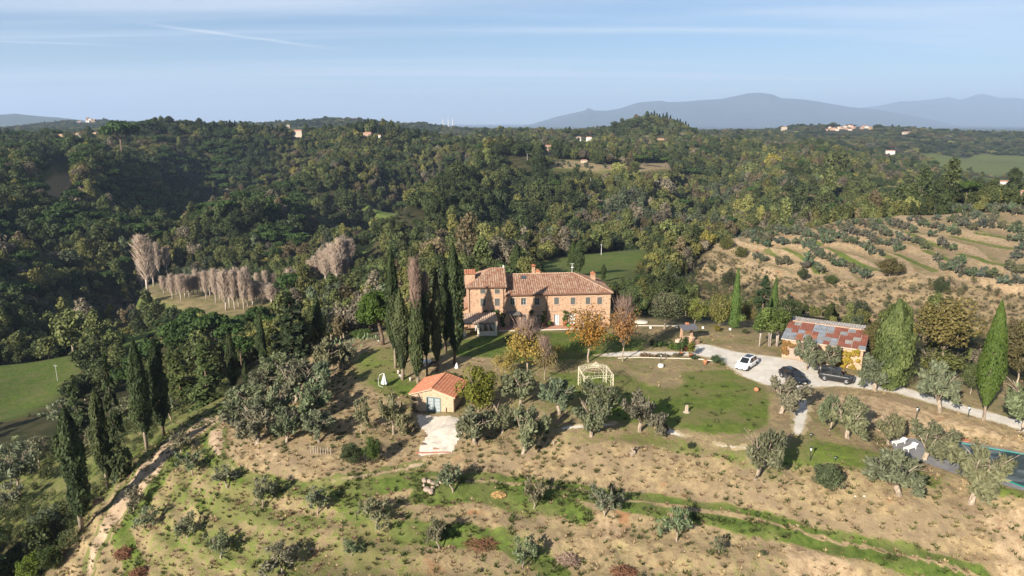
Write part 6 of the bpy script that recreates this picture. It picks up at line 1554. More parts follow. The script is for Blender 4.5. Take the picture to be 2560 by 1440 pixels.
# ------------------------------------------------------------------ pergola with white curtains
pg = thing('pergola', 'open dining pergola with tan tile roof and white curtains beside the farmhouse', 'pergola', HM @ Vector((0, 0, -.05)), HOUSE_A)
x0, x1, y0, y1 = -1.9, 4.9, -5.4, -.9
MB().slab([(x0, y0, 2.34), (x1, y0, 2.34), (x1, y1, 2.95), (x0, y1, 2.95)], .08).obj('roof_deck', plain('deck_tan', (.36, .26, .19)), pg)
tile_plane('roof_tiles', [(x0, y0, 2.36), (x1, y0, 2.36), (x1, y1, 2.97), (x0, y1, 2.97)], TILE_TAN, pg, .36, .5, 15)
PLAS = plain('cream_plaster', (.66, .57, .44), .9, .1, var=.08)
for px_, py_ in ((x0 + .3, y0 + .35), (1.6, y0 + .35), (x1 - .3, y0 + .35), (x0 + .3, y1 - .3), (x1 - .3, y1 - .3)):
    MB().box(px_ - .2, px_ + .2, py_ - .2, py_ + .2, -.1, 2.32 if py_ < -3 else 2.82).obj('pillar', PLAS, pg)
MB().box(1.802, x1 - .502, y0 + .25, y0 + .45, -.1, .85).obj('low_wall', PLAS, pg); MB().box(x0 + .502, x0 + 1.3, y0 + .25, y0 + .45, -.1, .85).obj('low_wall', PLAS, pg)
MB().box(x0, x1, y0 + .27, y0 + .41, 2.14, 2.252).obj('beam', plain('dark_beam', (.12, .08, .05)), pg)
for cx0, cx1, tie in ((x0 + .5, x0 + 1.1, .15), (1.0, 1.4, .1), (1.8, 2.5, .2), (3.0, 3.5, .1), (x1 - 1.2, x1 - .5, .25)):
    cb = MB(); n = 12; V = []
    for j, z in enumerate((2.13, 1.5, 1.05, .9)):
        f = (1, .75, .42, .35)[j]; m = cx1 if cx0 > 1.5 else cx0
        for k in range(n + 1): u = cx0 + (cx1 - cx0) * k / n; V.append((m + (u - m) * f, y0 + .52 + .05 * (-1) ** k, z))
    cb.add(V, [(j * (n + 1) + k, j * (n + 1) + k + 1, (j + 1) * (n + 1) + k + 1, (j + 1) * (n + 1) + k) for j in range(3) for k in range(n)]); cb.obj('curtain', WHITE, pg)
MB().box(x0, x1, y0, y1, -.15, .04).obj('floor', M('terrace_brick', lambda t: None), pg)
t = thing('dining_table', 'long dining table in the shade under the pergola', 'table', HM @ Vector((.4, -3.3, 0)), HOUSE_A)
MB().box(-1.2, 1.2, -.45, .45, .70, .75).obj('tabletop', plain('dark_wood', (.10, .06, .04)), t)
for sx in (-1, 1):
    for sy in (-1, 1): MB().box(sx * 1.05 - .04, sx * 1.05 + .04, sy * .36 - .04, sy * .36 + .04, -.01, .70).obj('leg', plain('dark_wood', (.1, .06, .04)), t)

# ------------------------------------------------------------------ small brick house
SA = math.radians(-13); SM = Matrix.Translation((SMALL_P[0], SMALL_P[1], SMALL_Z)) @ Matrix.Rotation(SA, 4, 'Z')
BRICK_P = M('pale_brick', lambda t: t.principled(t.mix(t.mr(t.noise(2.2, 6, .7, t.mapping((1, 1, 2.6))), .38, .62), (.46, .35, .245), (.34, .24, .155)), .92, .1))
sh = thing('small_house', 'small brick house with red gabled tile roof and glazed double door', 'outbuilding', (SMALL_P[0], SMALL_P[1], SMALL_Z), SA)
w2, L_, ze, za = 2.95, 5.8, 2.62, 3.55
mb = MB(); dr = (-.75, 1.05, .0, 2.2); wall_front(mb, -w2, w2, -.5, ze, [(dr[0], dr[1], dr[2], dr[3])], 0, .3)
mb.add([(-w2, 0, ze), (w2, 0, ze), (0, 0, za)], [(0, 1, 2)]); mb.add([(-w2, L_, -.5), (w2, L_, -.5), (w2, L_, ze), (0, L_, za), (-w2, L_, ze)], [(4, 3, 2, 1, 0)])
for x, s in ((-w2, 0), (w2, 1)): mb.add([(x, 0, -.5), (x, L_, -.5), (x, L_, ze), (x, 0, ze)], [(0, 1, 2, 3) if s else (3, 2, 1, 0)])
mb.obj('wall', BRICK_P, sh); MB().box(-w2 + .3, w2 - .3, .9, L_ - .3, -.1, 2.5).obj('painted_room_dark', DARK, sh)  # near-black block behind the door, room shade put into its colour
TEAL = plain('teal_grey_frame', (.12, .17, .17), .5, .4)
dd = french_door(dr, sh, TEAL, True); dd.data.materials[0] = TEAL
cu_ = MB().box(dr[0] + .1, dr[1] - .1, .32, .34, .75, 2.1).obj('curtain', CURT, dd)
ro = .32; k_ = (za - ze) / w2; zo = ze - k_ * ro
rf = MB(); rf.slab([(-w2 - ro, -ro, zo), (0, -ro, za), (0, L_ + ro, za), (-w2 - ro, L_ + ro, zo)], .12); rf.slab([(0, -ro, za), (w2 + ro, -ro, zo), (w2 + ro, L_ + ro, zo), (0, L_ + ro, za)], .12)
rf = rf.obj('roof', plain('pale_eaves', (.50, .36, .25)), sh); rf.location = (0, 0, .06)
tile_plane('roof_tiles', [(-w2 - ro, L_ + ro, zo), (-w2 - ro, -ro, zo), (0, -ro, za), (0, L_ + ro, za)], TILE_NEW, rf, .27, .42, 21)
tile_plane('roof_tiles', [(w2 + ro, -ro, zo), (w2 + ro, L_ + ro, zo), (0, L_ + ro, za), (0, -ro, za)], TILE_NEW, rf, .27, .42, 22)
ridge_tiles(rf, (0, -ro, za + .05), (0, L_ + ro, za + .05), TILE_NEW, .15)
mb = MB(); mb.tube([(w2 + ro + .03, -ro, zo - .02), (w2 + ro + .03, L_ + ro, zo - .02)], .06, 6); mb.tube([(w2 + .1, -.05, zo - .05), (w2 + .1, -.05, .0)], .05, 6); mb.obj('gutter', COPPER, sh)
MB().box(1.9, 2.0, -.06, -.005, .35, 1.0).obj('wall_lamp', DARK, sh)
creeper('climbing_plant', 'thin dry creeper at the left corner of the small brick house', [(-3.0, -2.3, .1, 2.2)], 500, (.10, .085, .05), .14, SM, .3)

# ------------------------------------------------------------------ barn with patchwork roof
BA = math.atan2(99.7 - 105.4, 52.1 - 42.4); BO = Vector((42.4, 105.4, 0)); BL = 11.3
barn = thing('barn', 'low barn with a patchwork roof of rusty and grey corrugated sheets', 'barn', BO, BA)
ez_, rz_, bd, bk = 3.15, 4.35, 6.4, 3.0
mb = MB(); wall_front(mb, 0, BL, -1.0, ez_, [(.9, 2.6, 0, 2.3)], 0, .25); mb.add([(0, 0, -1), (0, bd + bk, -1.5), (0, bd + bk, ez_), (0, bd, rz_), (0, 0, ez_)], [(4, 3, 2, 1, 0)]); mb.add([(BL, 0, -1), (BL, bd + bk, -1.5), (BL, bd + bk, ez_), (BL, bd, rz_), (BL, 0, ez_)], [(0, 1, 2, 3, 4)]); mb.add([(0, bd + bk, -1.5), (BL, bd + bk, -1.5), (BL, bd + bk, ez_), (0, bd + bk, ez_)], [(3, 2, 1, 0)])
mb.obj('wall', BRICK, barn); MB().box(.3, BL - .3, .8, bd, -.3, 2.9).obj('painted_room_dark', DARK, barn)  # barn's inner darkness is a block painted near black
dw = plain('weathered_planks', (.33, .24, .19), .9, .1, var=.25)
dor = MB().box(.92, 2.58, .14, .16, .02, 2.28).obj('door', dw, barn)
for k in range(6): MB().box(.93 + k * .275, .93 + k * .275 + .262, .09, .139, .02, 2.28).obj('plank', dw, dor)
SHEET = {}
def _sheet(a, b):
    def f(t):
        n = t.noise(1.2, 6, .7); n2 = t.noise(7, 4, .7); t.principled(t.mix(t.mr(t.math('ADD', t.math('MULTIPLY', n, .6), t.math('MULTIPLY', n2, .4)), .4, .6), a, b), .75, .3)
    return f
SHEET['r'] = M('rusty_sheet', _sheet((.17, .055, .035), (.25, .095, .06))); SHEET['o'] = M('orange_rusty_sheet', _sheet((.24, .085, .045), (.31, .13, .07)))
SHEET['g'] = M('grey_sheet', _sheet((.165, .165, .17), (.25, .245, .245))); SHEET['b'] = M('blue_grey_sheet', _sheet((.15, .165, .18), (.26, .275, .295))); SHEET['p'] = M('pale_sheet', _sheet((.31, .29, .26), (.22, .185, .165)))
LAY = ['bgorbbrgrrrb', 'bboboggbrprr', 'grborbrrrrpr', 'rrrrbbgrgrrr', 'rprrbbbrrgrr']
rr_ = random.Random(4); nb = len(LAY[0])
def rp(u, v): return Vector((-.3 + u * (BL + .6), -.35 + v * (bd + .35), ez_ + .06 + (rz_ - ez_) * v))
for j, rowp in enumerate(LAY):
    k = 0
    while k < nb:
        m = k
        while m + 1 < nb and rowp[m + 1] == rowp[k] and m - k < 1: m += 1
        u0, u1 = k / nb, (m + 1) / nb; v0, v1 = j / 5, (j + 1) / 5
        jit = lambda: rr_.uniform(-.012, .012); a, b = rp(u0 + .004, max(0, v0 - .03) + jit() * .5), rp(u1 - .004, v1 + jit() * .5)
        lift = .012 * (j % 2) + .010 * (k % 3) + .03; nw = max(2, int((b.x - a.x) / .12)); V = []
        for q in range(nw + 1):
            x = a.x + (b.x - a.x) * q / nw
            for y, z in ((a.y, a.z + .035), (b.y, b.z)): V.append((x, y, z + lift + (.022 if q % 2 else 0)))
        n0 = len(V); V += [(x, y, z - .008) for x, y, z in V]
        F = [(2 * q, 2 * q + 2, 2 * q + 3, 2 * q + 1) for q in range(nw)] + [(n0 + 2 * q, n0 + 2 * q + 1, n0 + 2 * q + 3, n0 + 2 * q + 2) for q in range(nw)]
        F += [(2 * q, n0 + 2 * q, n0 + 2 * q + 2, 2 * q + 2) for q in range(nw)]
        MB().add(V, F).obj('roof_panel', SHEET[rowp[k]], barn); k = m + 1
MB().slab([(-.28, -.33, ez_), (BL + .28, -.33, ez_), (BL + .28, bd, rz_), (-.28, bd, rz_)], .1).obj('roof_deck', plain('pale_rafters', (.5, .42, .34)), barn)
MB().slab([(-.28, bd, rz_), (BL + .28, bd, rz_), (BL + .28, bd + bk + .3, rz_ - .12), (-.28, bd + bk + .3, rz_ - .12)], .1).obj('back_roof', SHEET['p'], barn)
tile_plane('roof_tiles', [(BL + .28, bd + bk + .3, rz_ - .10), (-.28, bd + bk + .3, rz_ - .10), (-.28, bd + .02, rz_ + .02), (BL + .28, bd + .02, rz_ + .02)], _tiles([(.36,.33,.30),(.44,.40,.36),(.30,.25,.21),(.48,.42,.36)], 'grey_roof_tiles'), barn, .36, .5, 25)
ridge_tiles(barn, (-.2, bd, rz_ + .1), (BL + .2, bd, rz_ + .1), TILE_RDG, .12)
BM_ = Matrix.Translation(BO) @ Matrix.Rotation(BA, 4, 'Z')
creeper('climbing_plant', 'yellow and orange creeper covering the right half of the barn front', [(6.5, 10.9, .1, 2.9)] * 3, 4200, (.24, .17, .025), .2, BM_, .4)
creeper('climbing_plant', 'rust coloured creeper over the left corner of the barn, above its door', [(.0, 3.2, 2.2, 3.0), (.0, .7, .8, 2.6)], 1600, (.20, .11, .035), .18, BM_)

# ------------------------------------------------------------------ cars
RUB = plain('tyre_rubber', (.02, .02, .02), .9, .2); RIM = plain('alloy_rim', (.45, .45, .46), .35, .5, .6, var=.05); BLKTRIM = plain('black_trim', (.015, .015, .016), .5, .4)
CGLASS = M('car_glass', lambda t: t.principled((.012, .014, .016), .06, .7)); LAMP = M('lamp_lens', lambda t: t.principled((.55, .57, .6), .08, .8)); TAIL = M('tail_lens', lambda t: t.principled((.25, .015, .015), .2, .6))
def car(lab, base, heading, paint, L, Wd, st, gh, wheel_r, wx, boxy=False, roof_glass=None, spare=False, seats=None):
    """st: stations (x, z_low, z_belt, half width, crown); gh: roof stations (x, z, half width at base, half width at top)"""
    t = thing('parked_car', lab, 'car', base, heading, 'cars parked on the white gravel')
    mb = MB(); V = []; m = 12
    for x, zl, zb, hw, cr in st:
        ring = [(-hw * .86, zl), (-hw, zl + .14), (-hw * 1.0, (zl + zb) / 2 + .05), (-hw * .965, zb - .06), (-hw * .86, zb), (-hw * .4, zb + cr), (hw * .4, zb + cr), (hw * .86, zb), (hw * .965, zb - .06), (hw, (zl + zb) / 2 + .05), (hw, zl + .14), (hw * .86, zl)]
        V += [(x, y, z) for y, z in ring]
    n = len(st); F = [(i * m + k, i * m + (k + 1) % m, (i + 1) * m + (k + 1) % m, (i + 1) * m + k) for i in range(n - 1) for k in range(m)] + [tuple(range(m))[::-1], tuple((n - 1) * m + k for k in range(m))]
    body = mb.add(V, F).obj('body', paint, t, True)
    mod = body.modifiers.new('edge', 'BEVEL'); mod.width = .03; mod.segments = 2
    # cabin: pillars and roof in body colour, glass set just outside
    g = MB(); V = []
    for x, zb, zr, h0, h1 in gh: V += [(x, -h0, zb), (x, -h1, zr - .05), (x, -h1 * .8, zr), (x, h1 * .8, zr), (x, h1, zr - .05), (x, h0, zb)]
    n = len(gh); F = [(i * 6 + k, i * 6 + k + 1, (i + 1) * 6 + k + 1, (i + 1) * 6 + k) for i in range(n - 1) for k in range(5)] + [(5, 4, 3, 2, 1, 0), tuple((n - 1) * 6 + k for k in range(6))]
    g.add(V, F).obj('cabin', paint, t, False)
    def quad_part(nm, a, b, c, d, mat, off=.012, ins=.07):
        q = [Vector(p) for p in (a, b, c, d)]; ce = sum(q, Vector()) / 4; q = [p.lerp(ce, ins) for p in q]; nn = (q[1] - q[0]).cross(q[3] - q[0]).normalized()
        if nn.dot(ce - Vector((0, 0, .9))) < 0: nn = -nn; q = q[::-1]
        return MB().slab([p + nn * off for p in q], .02).obj(nm, mat, t)
    P_ = lambda i, k: V[i * 6 + k]
    wd = lambda p: (p[0], p[1] * 1.16, p[2])
    quad_part('windscreen', wd(P_(n - 2, 2)), wd(P_(n - 2, 3)), wd(P_(n - 1, 3)), wd(P_(n - 1, 2)), CGLASS, off=.02)
    quad_part('rear_window', wd(P_(0, 2)), wd(P_(0, 3)), wd(P_(1, 3)), wd(P_(1, 2)), CGLASS, off=.02, ins=.1)
    for s0, s1 in ((0, 1), (5, 4)):
        for i in range(1, n - 2): quad_part('side_window', P_(i, s0), P_(i + 1, s0), P_(i + 1, s1), P_(i, s1), CGLASS, ins=.09)
        a, b, c = Vector(P_(n - 2, s0)), Vector(P_(n - 1, s0)), Vector(P_(n - 2, s1)); quad_part('side_window', a.lerp(b, .02), a.lerp(b, .75), a.lerp(c, .2).lerp(b, .5), c.lerp(a, .1), CGLASS, ins=.1)
    if roof_glass: a = V[1 * 6 + 2]; x0, x1 = roof_glass; zr = max(q[2] for q in gh); MB().box(x0, x1, -.48, .48, zr - .005, zr + .014).obj('sunroof', CGLASS, t)
    for x in wx:
        for s in (-1, 1):
            w = MB(); prof = [(wheel_r * .62, -.12), (wheel_r * .96, -.125), (wheel_r, -.09), (wheel_r, .09), (wheel_r * .96, .125), (wheel_r * .62, .12)]
            o = w.lathe(prof, 20).obj('wheel', RUB, t, True); o.location = (x, s * (Wd / 2 - .11), wheel_r); o.rotation_euler = (math.pi / 2, 0, 0)
            r = MB().lathe([(wheel_r * .64, -.10), (wheel_r * .64, .10), (wheel_r * .5, .128), (wheel_r * .12, .10), (.01, .11)], 12); 
            r = MB(); r.lathe([(wheel_r * .2, -.1), (wheel_r * .2, .10)], 8)
            for q in range(5): a = q * 1.2566; r.tube([(0, 0, s * -.09), (math.cos(a) * wheel_r * .62, math.sin(a) * wheel_r * .62, s * -.1)], .045, 5)
            r.lathe([(wheel_r * .6, -.11), (wheel_r * .66, -.13), (wheel_r * .66, .13), (wheel_r * .6, .11)], 16); r.obj('rim', RIM, o, True)
            a_ = MB(); 
            for q in range(9):
                th0, th1 = math.pi * q / 9, math.pi * (q + 1) / 9; R = wheel_r * 1.13
                a_.slab([(x + math.cos(th0) * R, s * (Wd / 2 + .005) - .05, wheel_r + math.sin(th0) * R), (x + math.cos(th0) * R, s * (Wd / 2 + .005) + .03, wheel_r + math.sin(th0) * R), (x + math.cos(th1) * R, s * (Wd / 2 + .005) + .03, wheel_r + math.sin(th1) * R), (x + math.cos(th1) * R, s * (Wd / 2 + .005) - .05, wheel_r + math.sin(th1) * R)], .05)
            a_.obj('wheel_arch', BLKTRIM, t)
    xf, xb = st[-1][0], st[0][0]; zb = st[-2][2]
    for s in (-1, 1):
        h = MB().lathe([(.02, -.04), (.16, -.03), (.17, .04), (.02, .07)], 12).obj('headlight', LAMP, t, True); h.location = (xf - .30, s * (Wd / 2 - .33), zb - .07); h.rotation_euler = (0, 1.0, 0); h.scale = (1.3, 1, 1) if not boxy else (.8, 1, .8)
        MB().box(xb - .015, xb + .12, s * (Wd / 2 - .22) - .09, s * (Wd / 2 - .22) + .09, .78, 1.0).obj('tail_light', TAIL, t, False, .02)
        m_ = MB().box(-.08, .08, -.1, .1, -.07, .08).obj('wing_mirror', paint, t, True, .03); m_.location = (gh[-1][0] - .35, s * (Wd / 2 + .06), gh[-1][1] + .06)
    MB().box(xf - .06, xf + .015, -Wd * .30, Wd * .30, .32, .50).obj('grille', BLKTRIM, t, False, .02)
    MB().box(xf - .02, xf + .025, -.26, .26, .40, .51).obj('number_plate', WHITE, t); MB().box(xb - .03, xb + .02, -.26, .26, .62, .73).obj('number_plate', WHITE, t)
    if spare: o = MB().lathe([(.2, -.1), (.36, -.11), (.38, 0), (.36, .11), (.2, .1)], 18).obj('spare_wheel', RUB, t, True); o.location = (xb - .12, .12, .95); o.rotation_euler = (0, math.pi / 2, 0); MB().lathe([(.22, -.12), (.22, .12)], 14).obj('rim', RIM, o, True)
    if boxy:
        for s in (-1, 1): MB().box(gh[1][0], gh[-2][0], s * .62 - .02, s * .62 + .02, gh[1][2] + .001, gh[1][2] + .05).obj('roof_rail', BLKTRIM, t)
    MB().box(xb + .25, xf - .3, -Wd / 2 + .14, Wd / 2 - .14, .20, .34).obj('underbody', BLKTRIM, t)
    return t
PW = M('white_car_paint', lambda t: t.principled((.80, .80, .80), .22, .5, Coat_Weight=.6)); PB = M('black_car_paint', lambda t: t.principled((.009, .009, .012), .16, .5, Coat_Weight=.8)); PK = M('dark_grey_car_paint', lambda t: t.principled((.014, .014, .015), .30, .5, Coat_Weight=.4))
SUV = [(-2.38,.45,.82,.78,.0),(-2.32,.34,.98,.90,.01),(-1.9,.28,1.02,.955,.02),(-.8,.26,1.0,.97,.02),(.5,.26,.98,.97,.02),(1.1,.26,.98,.965,.04),(1.7,.28,.92,.95,.07),(2.2,.32,.82,.90,.06),(2.40,.36,.70,.78,.03),(2.46,.42,.6,.66,0)]
SUVG = [(-2.22,.98,1.02,.80,.74),(-1.75,1.0,1.60,.86,.66),(-.6,1.0,1.68,.88,.68),(.35,.98,1.63,.88,.66),(1.28,.98,1.0,.80,.74)]
DEF = [(-2.22,.42,.95,.88,0),(-2.18,.36,1.12,.95,0),(-1.6,.32,1.14,.99,.01),(0,.32,1.13,.99,.01),(1.0,.32,1.13,.99,.02),(1.6,.33,1.12,.98,.03),(2.2,.36,1.08,.95,.03),(2.32,.42,.95,.90,0)]
DEFG = [(-2.15,1.12,1.16,.90,.88),(-2.0,1.13,1.90,.93,.82),(-.6,1.13,1.96,.93,.84),(.55,1.13,1.93,.93,.82),(1.05,1.13,1.15,.90,.86)]
b = ground(1862, 925); c0 = b; cE = ground(1893, 893)
# the white car's nose points towards the viewer and left
hd = lambda pa, pb: math.atan2(pb.y - pa.y, pb.x - pa.x)
car('white sport utility car with dark glass roof facing the lawn', ground(1866, 918) , hd(ground(1890, 901), ground(1846, 931)), PW, 4.85, 1.94, SUV, SUVG, .37, (-1.45, 1.46), roof_glass=(-1.3, .15))
car('glossy black car half hidden behind the old olive with gnarled double trunk', ground(1983, 951), hd(ground(1953, 934), ground(2012, 968)), PB, 4.95, 1.96, SUV, SUVG, .38, (-1.45, 1.48), roof_glass=(-1.3, .2))
car('boxy dark off-road car with a spare wheel on its back door', ground(2089, 952), hd(ground(2058, 946), ground(2121, 957)), PK, 4.6, 1.98, DEF, DEFG, .40, (-1.42, 1.45), boxy=True, roof_glass=(-1.2, -.2), spare=True)

# ------------------------------------------------------------------ garden things
IRON = plain('cream_wrought_iron', (.72, .64, .48), .6, .3, var=.06)
gz = ground(1490, 955); gzt = thing('wire_gazebo', 'square cream wrought iron gazebo with an open domed roof on the lawn', 'gazebo', (11.75, 93.6, float(H(11.75, 93.6)) - .02), math.radians(7))
S_ = 2.05; GH_ = 2.75
def wire(nm, paths, r=.028): 
    q = MB()
    for p in paths: q.tube(p, r * .68, 4)
    return q.obj(nm, IRON, gzt)
for sx in (-1, 1):
    for sy in (-1, 1):
        x, y = sx * S_, sy * S_; q = [[(x, y, 0), (x, y, GH_)], [(x - sx * .42, y, 0), (x - sx * .42, y, GH_)], [(x, y - sy * .42, 0), (x, y - sy * .42, GH_)]]
        for k in range(6):
            z = k * GH_ / 6; d = GH_ / 6
            q += [[(x, y, z), (x - sx * .42, y, z + d)], [(x - sx * .42, y, z), (x, y, z + d)], [(x, y, z), (x, y - sy * .42, z + d)], [(x, y - sy * .42, z), (x, y, z + d)]]
        wire('corner_post', q, .022)
rail = []
for sx in (-1, 1):
    for z in (GH_, GH_ - .3): rail += [[(sx * S_, -S_, z), (sx * S_, S_, z)], [(-S_, sx * S_, z), (S_, sx * S_, z)]]
    for k in range(12):
        u = -S_ + 2 * S_ * k / 11; rail += [[(u, sx * S_, GH_ - .3), (u, sx * S_, GH_)], [(sx * S_, u, GH_ - .3), (sx * S_, u, GH_)]]
wire('top_rail', rail, .024)
for ax in (0, 1):
    for s in (-1, 1):
        arc = [((math.cos(a) * (S_ - .42)) , s * S_, 1.55 + math.sin(a) * .95) for a in [math.pi * k / 14 for k in range(15)]]
        arc = [(x, y, z) if ax == 0 else (y, x, z) for x, y, z in arc]; wire('arch', [arc], .026)
dome = []
for k in range(20):
    a = 2 * math.pi * k / 20; c, s = math.cos(a), math.sin(a); m = S_ / max(abs(c), abs(s)) * .98
    dome.append([(c * m * math.cos(f), s * m * math.cos(f), GH_ + math.sin(f) * .75) for f in [math.pi / 2 * j / 8 for j in range(8)]] + [(0, 0, GH_ + .75)])
for f in (.5, .9, 1.25): dome.append([(math.cos(a) * S_ * math.cos(f) * 1.05, math.sin(a) * S_ * math.cos(f) * 1.05, GH_ + math.sin(f) * .75) for a in [2 * math.pi * j / 24 for j in range(25)]])
wire('dome', dome, .014)
cr_ = [[(math.cos(a) * .35, math.sin(a) * .35, GH_ + .72), (math.cos(a) * .42, math.sin(a) * .42, GH_ + .95), (math.cos(a) * .2, math.sin(a) * .2, GH_ + 1.15), (0, 0, GH_ + 1.3)] for a in [2 * math.pi * j / 8 for j in range(8)]]
wire('crown_finial', cr_ + [[(math.cos(a) * .36, math.sin(a) * .36, GH_ + .74) for a in [2 * math.pi * j / 12 for j in range(13)]]], .02)

# closed cantilever parasol
b = ground(960, 968); t = thing('closed_parasol', 'closed pale grey parasol hanging from a curved white arm on the left lawn', 'parasol', b)
MB().tube([(-.15, 0, 0), (-.75, 0, .25), (-.8, 0, 1.2), (-.55, 0, 1.9), (-.1, 0, 2.15), (.1, 0, 2.1)], .028, 6).obj('arm', WHITE, t)
mb = MB(); n = 16; V = [(.1, 0, 2.2)]
for j, (r, z) in enumerate(((.12, 1.9), (.3, 1.2), (.48, .65), (.45, .55))):
    for k in range(n): a = 2 * math.pi * k / n; q = r * (1 + .12 * (-1) ** k); V.append((.1 + math.cos(a) * q, math.sin(a) * q, z))
F = [(0, 1 + k, 1 + (k + 1) % n) for k in range(n)] + [(1 + j * n + k, 1 + (j + 1) * n + k, 1 + (j + 1) * n + (k + 1) % n, 1 + j * n + (k + 1) % n) for j in range(3) for k in range(n)]
mb.add(V, F).obj('canopy', plain('grey_canvas', (.50, .52, .50), .9, .1, var=.05), t); MB().lathe([(.35, .42), (.4, .5), (.3, .56)], 12, (.1, 0, 0)).obj('seat_cushion', plain('dark_cushion', (.06, .07, .08)), t)
# round white table and benches under the cypresses
b = ground(1066, 914); t = thing('garden_table', 'round white stone table under the cypresses behind the small house', 'table', b)
MB().lathe([(.2, .62), (.80, .68), (.82, .76), (.1, .78)], 20).obj('tabletop', WHITE, t, True); MB().lathe([(.34, -.05), (.22, .1), (.16, .4), (.24, .63)], 12).obj('pedestal', WHITE, t, True)
b = ground(1086, 914); tag(MB().lathe([(.6, .02), (.75, .18), (.55, .5), (.1, .62)], 14).obj('covered_fire_bowl', DARK, None, True, 0, b), 'black covered bowl beside the round white table', 'fire bowl')
STN = plain('grey_tan_stone', (.40, .33, .25), .95, .1, var=.25)
for px, py, w, h, lab in [(996,934,.35,.55,'upright log seat, leftmost at the foot of the cypress clump'),(1001,944,.45,.5,'squat log seat beside the leftmost cypress trunk'),(1026,952,.32,.55,'short pale log seat between cypress and small house'),(1018,880,.25,.5,'pale log seat farthest back among the cypresses')]:
    tag(MB().lathe([(w * .55, -.05), (w * .5, h * .5), (w * .52, h)], 9).obj('log_seat', BARK_P, None, True, 0, ground(px, py)), lab, 'log seat', 'log seats under the cypresses')
b = ground(1142, 920); t = thing('cone_lamp', 'white cone lamp on the lawn at the foot of the last cypress of the clump', 'garden lamp', b)
MB().lathe([(.30, 0), (.32, .05), (.10, .75), (.02, .85)], 12).obj('shade', WHITE, t, True); MB().lathe([(.34, -.05), (.34, .02)], 12).obj('base', STN, t)
# hedge behind the small house
rng = np.random.default_rng(55)
for k, (px, py) in enumerate([(1092,948),(1108,947),(1124,946),(1140,950)]):
    b = ground(px, py); bl = [(rng.normal() * .35, rng.normal() * .2, rng.uniform(.2, .8), rng.uniform(.2, .35)) for _ in range(9)]; C, N, S = blob_leaves(bl, 420, rng)
    o = link('hedge_shrub', leaf_mesh('hedge_shrub', C, N, .14, rng, None, 1.3, S), None, b); o.color = (.05, .08, .02, 1); tag(o, 'small clipped shrub in the row behind the small house roof', 'shrub', 'row of small shrubs behind the small house')

# stone posts, pots and lamps
POSTG = plain('dark_green_metal', (.02, .035, .03), .5, .4)
def lamp_post(px, py, h, lab):
    b = ground(px, py); t = thing('garden_lamp', lab, 'lamp post', b)
    MB().tube([(0, 0, -.1), (0, 0, h * .72)], [.05, .035], 8).obj('post', POSTG, t); m = MB(); m.lathe([(.07, h * .72), (.13, h * .9), (.13, h * .92)], 8); m.obj('lantern', LAMP, t); MB().lathe([(.18, h * .92), (.10, h * .97), (.02, h)], 8).obj('lantern_cap', POSTG, t)
for px, py, h, lab in [(2025,1152,1.75,'dark lamp post on the grass above the right bank'),(2290,1048,1.7,'dark lamp post with white head on the straw slope by the pool'),(2420,1043,1.6,'dark lamp post beside the white road near the clipped cypress'),(1652,905,1.3,'lamp on a rounded white stone base on the main lawn'),(2088,1153,.6,'very short lamp post on the grass right of the taller one'),(2027,1095,.6,'small dark lamp post at the lower end of the gravel path')]:
    lamp_post(px, py, h, lab)
def stone_block(nm, lab, cat, px, py, prof, mat, sides=10, z=0): return tag(MB().lathe(prof, sides).obj(nm, mat, None, True, .0, ground(px, py) + Vector((0, 0, z))), lab, cat)
stone_block('round_stone', 'rounded white stone at the foot of the lamp on the main lawn', 'stone', 1652, 917, [(.42,-.05),(.48,.15),(.4,.42),(.15,.5)], plain('white_stone', (.66,.62,.56), .9, .1))
t = thing('stone_marker', 'pair of narrow upright stones in the middle of the bright lawn', 'stone', ground(1716, 1030))
MB().hexa([(-.22,-.1,-.1),(.02,-.1,-.1),(.02,.12,-.1),(-.22,.12,-.1),(-.16,-.06,.95),(-.02,-.06,1.0),(-.02,.06,1.0),(-.16,.06,.95)]).obj('upright_stone', STN, t); MB().hexa([(.05,-.1,-.1),(.22,-.1,-.1),(.22,.1,-.1),(.05,.1,-.1),(.07,-.05,1.0),(.17,-.05,1.0),(.17,.05,1.0),(.07,.05,1.0)]).obj('upright_stone', STN, t)
tag(MB().lathe([(.5,-.02),(.45,.03),(.02,.05)], 10).obj('bare_soil_ring', STN, None, True, 0, ground(1716,1030)), kind='structure')
stone_block('terracotta_pot', 'squat terracotta pot lying at the right edge of the bright lawn', 'pot', 1891, 978, [(.2,0),(.36,.2),(.33,.42),(.22,.5),(.26,.55)], TERRA)
stone_block('terracotta_pot', 'terracotta pot on a pale foot on the lawn beside the shrub at the drive bend', 'pot', 1763, 910, [(.28,0),(.28,.3),(.3,.32),(.34,.62),(.28,.66)], TERRA)
for i, (px, py, lab) in enumerate([(1626,821,'first small white box lamp along the kerb, next to the round pale disc'),(1691,820,'small white box lamp by the trunk of the round grey green tree'),(1757,821,'small white box lamp in front of the golden green thicket'),(1825,825,'small white box lamp in front of the smooth cypress column')]):
    tag(MB().box(-.16,.16,-.16,.16,-.02,.34).obj('box_lamp', WHITE, None, False, .02, ground(px, py)), lab, 'lamp', 'white box lamps along the lawn kerb')
b = ground(1603, 806); t = thing('round_disc', 'pale round stone disc lying on the lawn by the corner of the farmhouse', 'stone disc', b); MB().lathe([(1.25,0),(1.3,.1),(1.15,.22),(.1,.24)], 24).obj('slab', plain('pale_disc', (.62,.56,.46), .9), t, True)
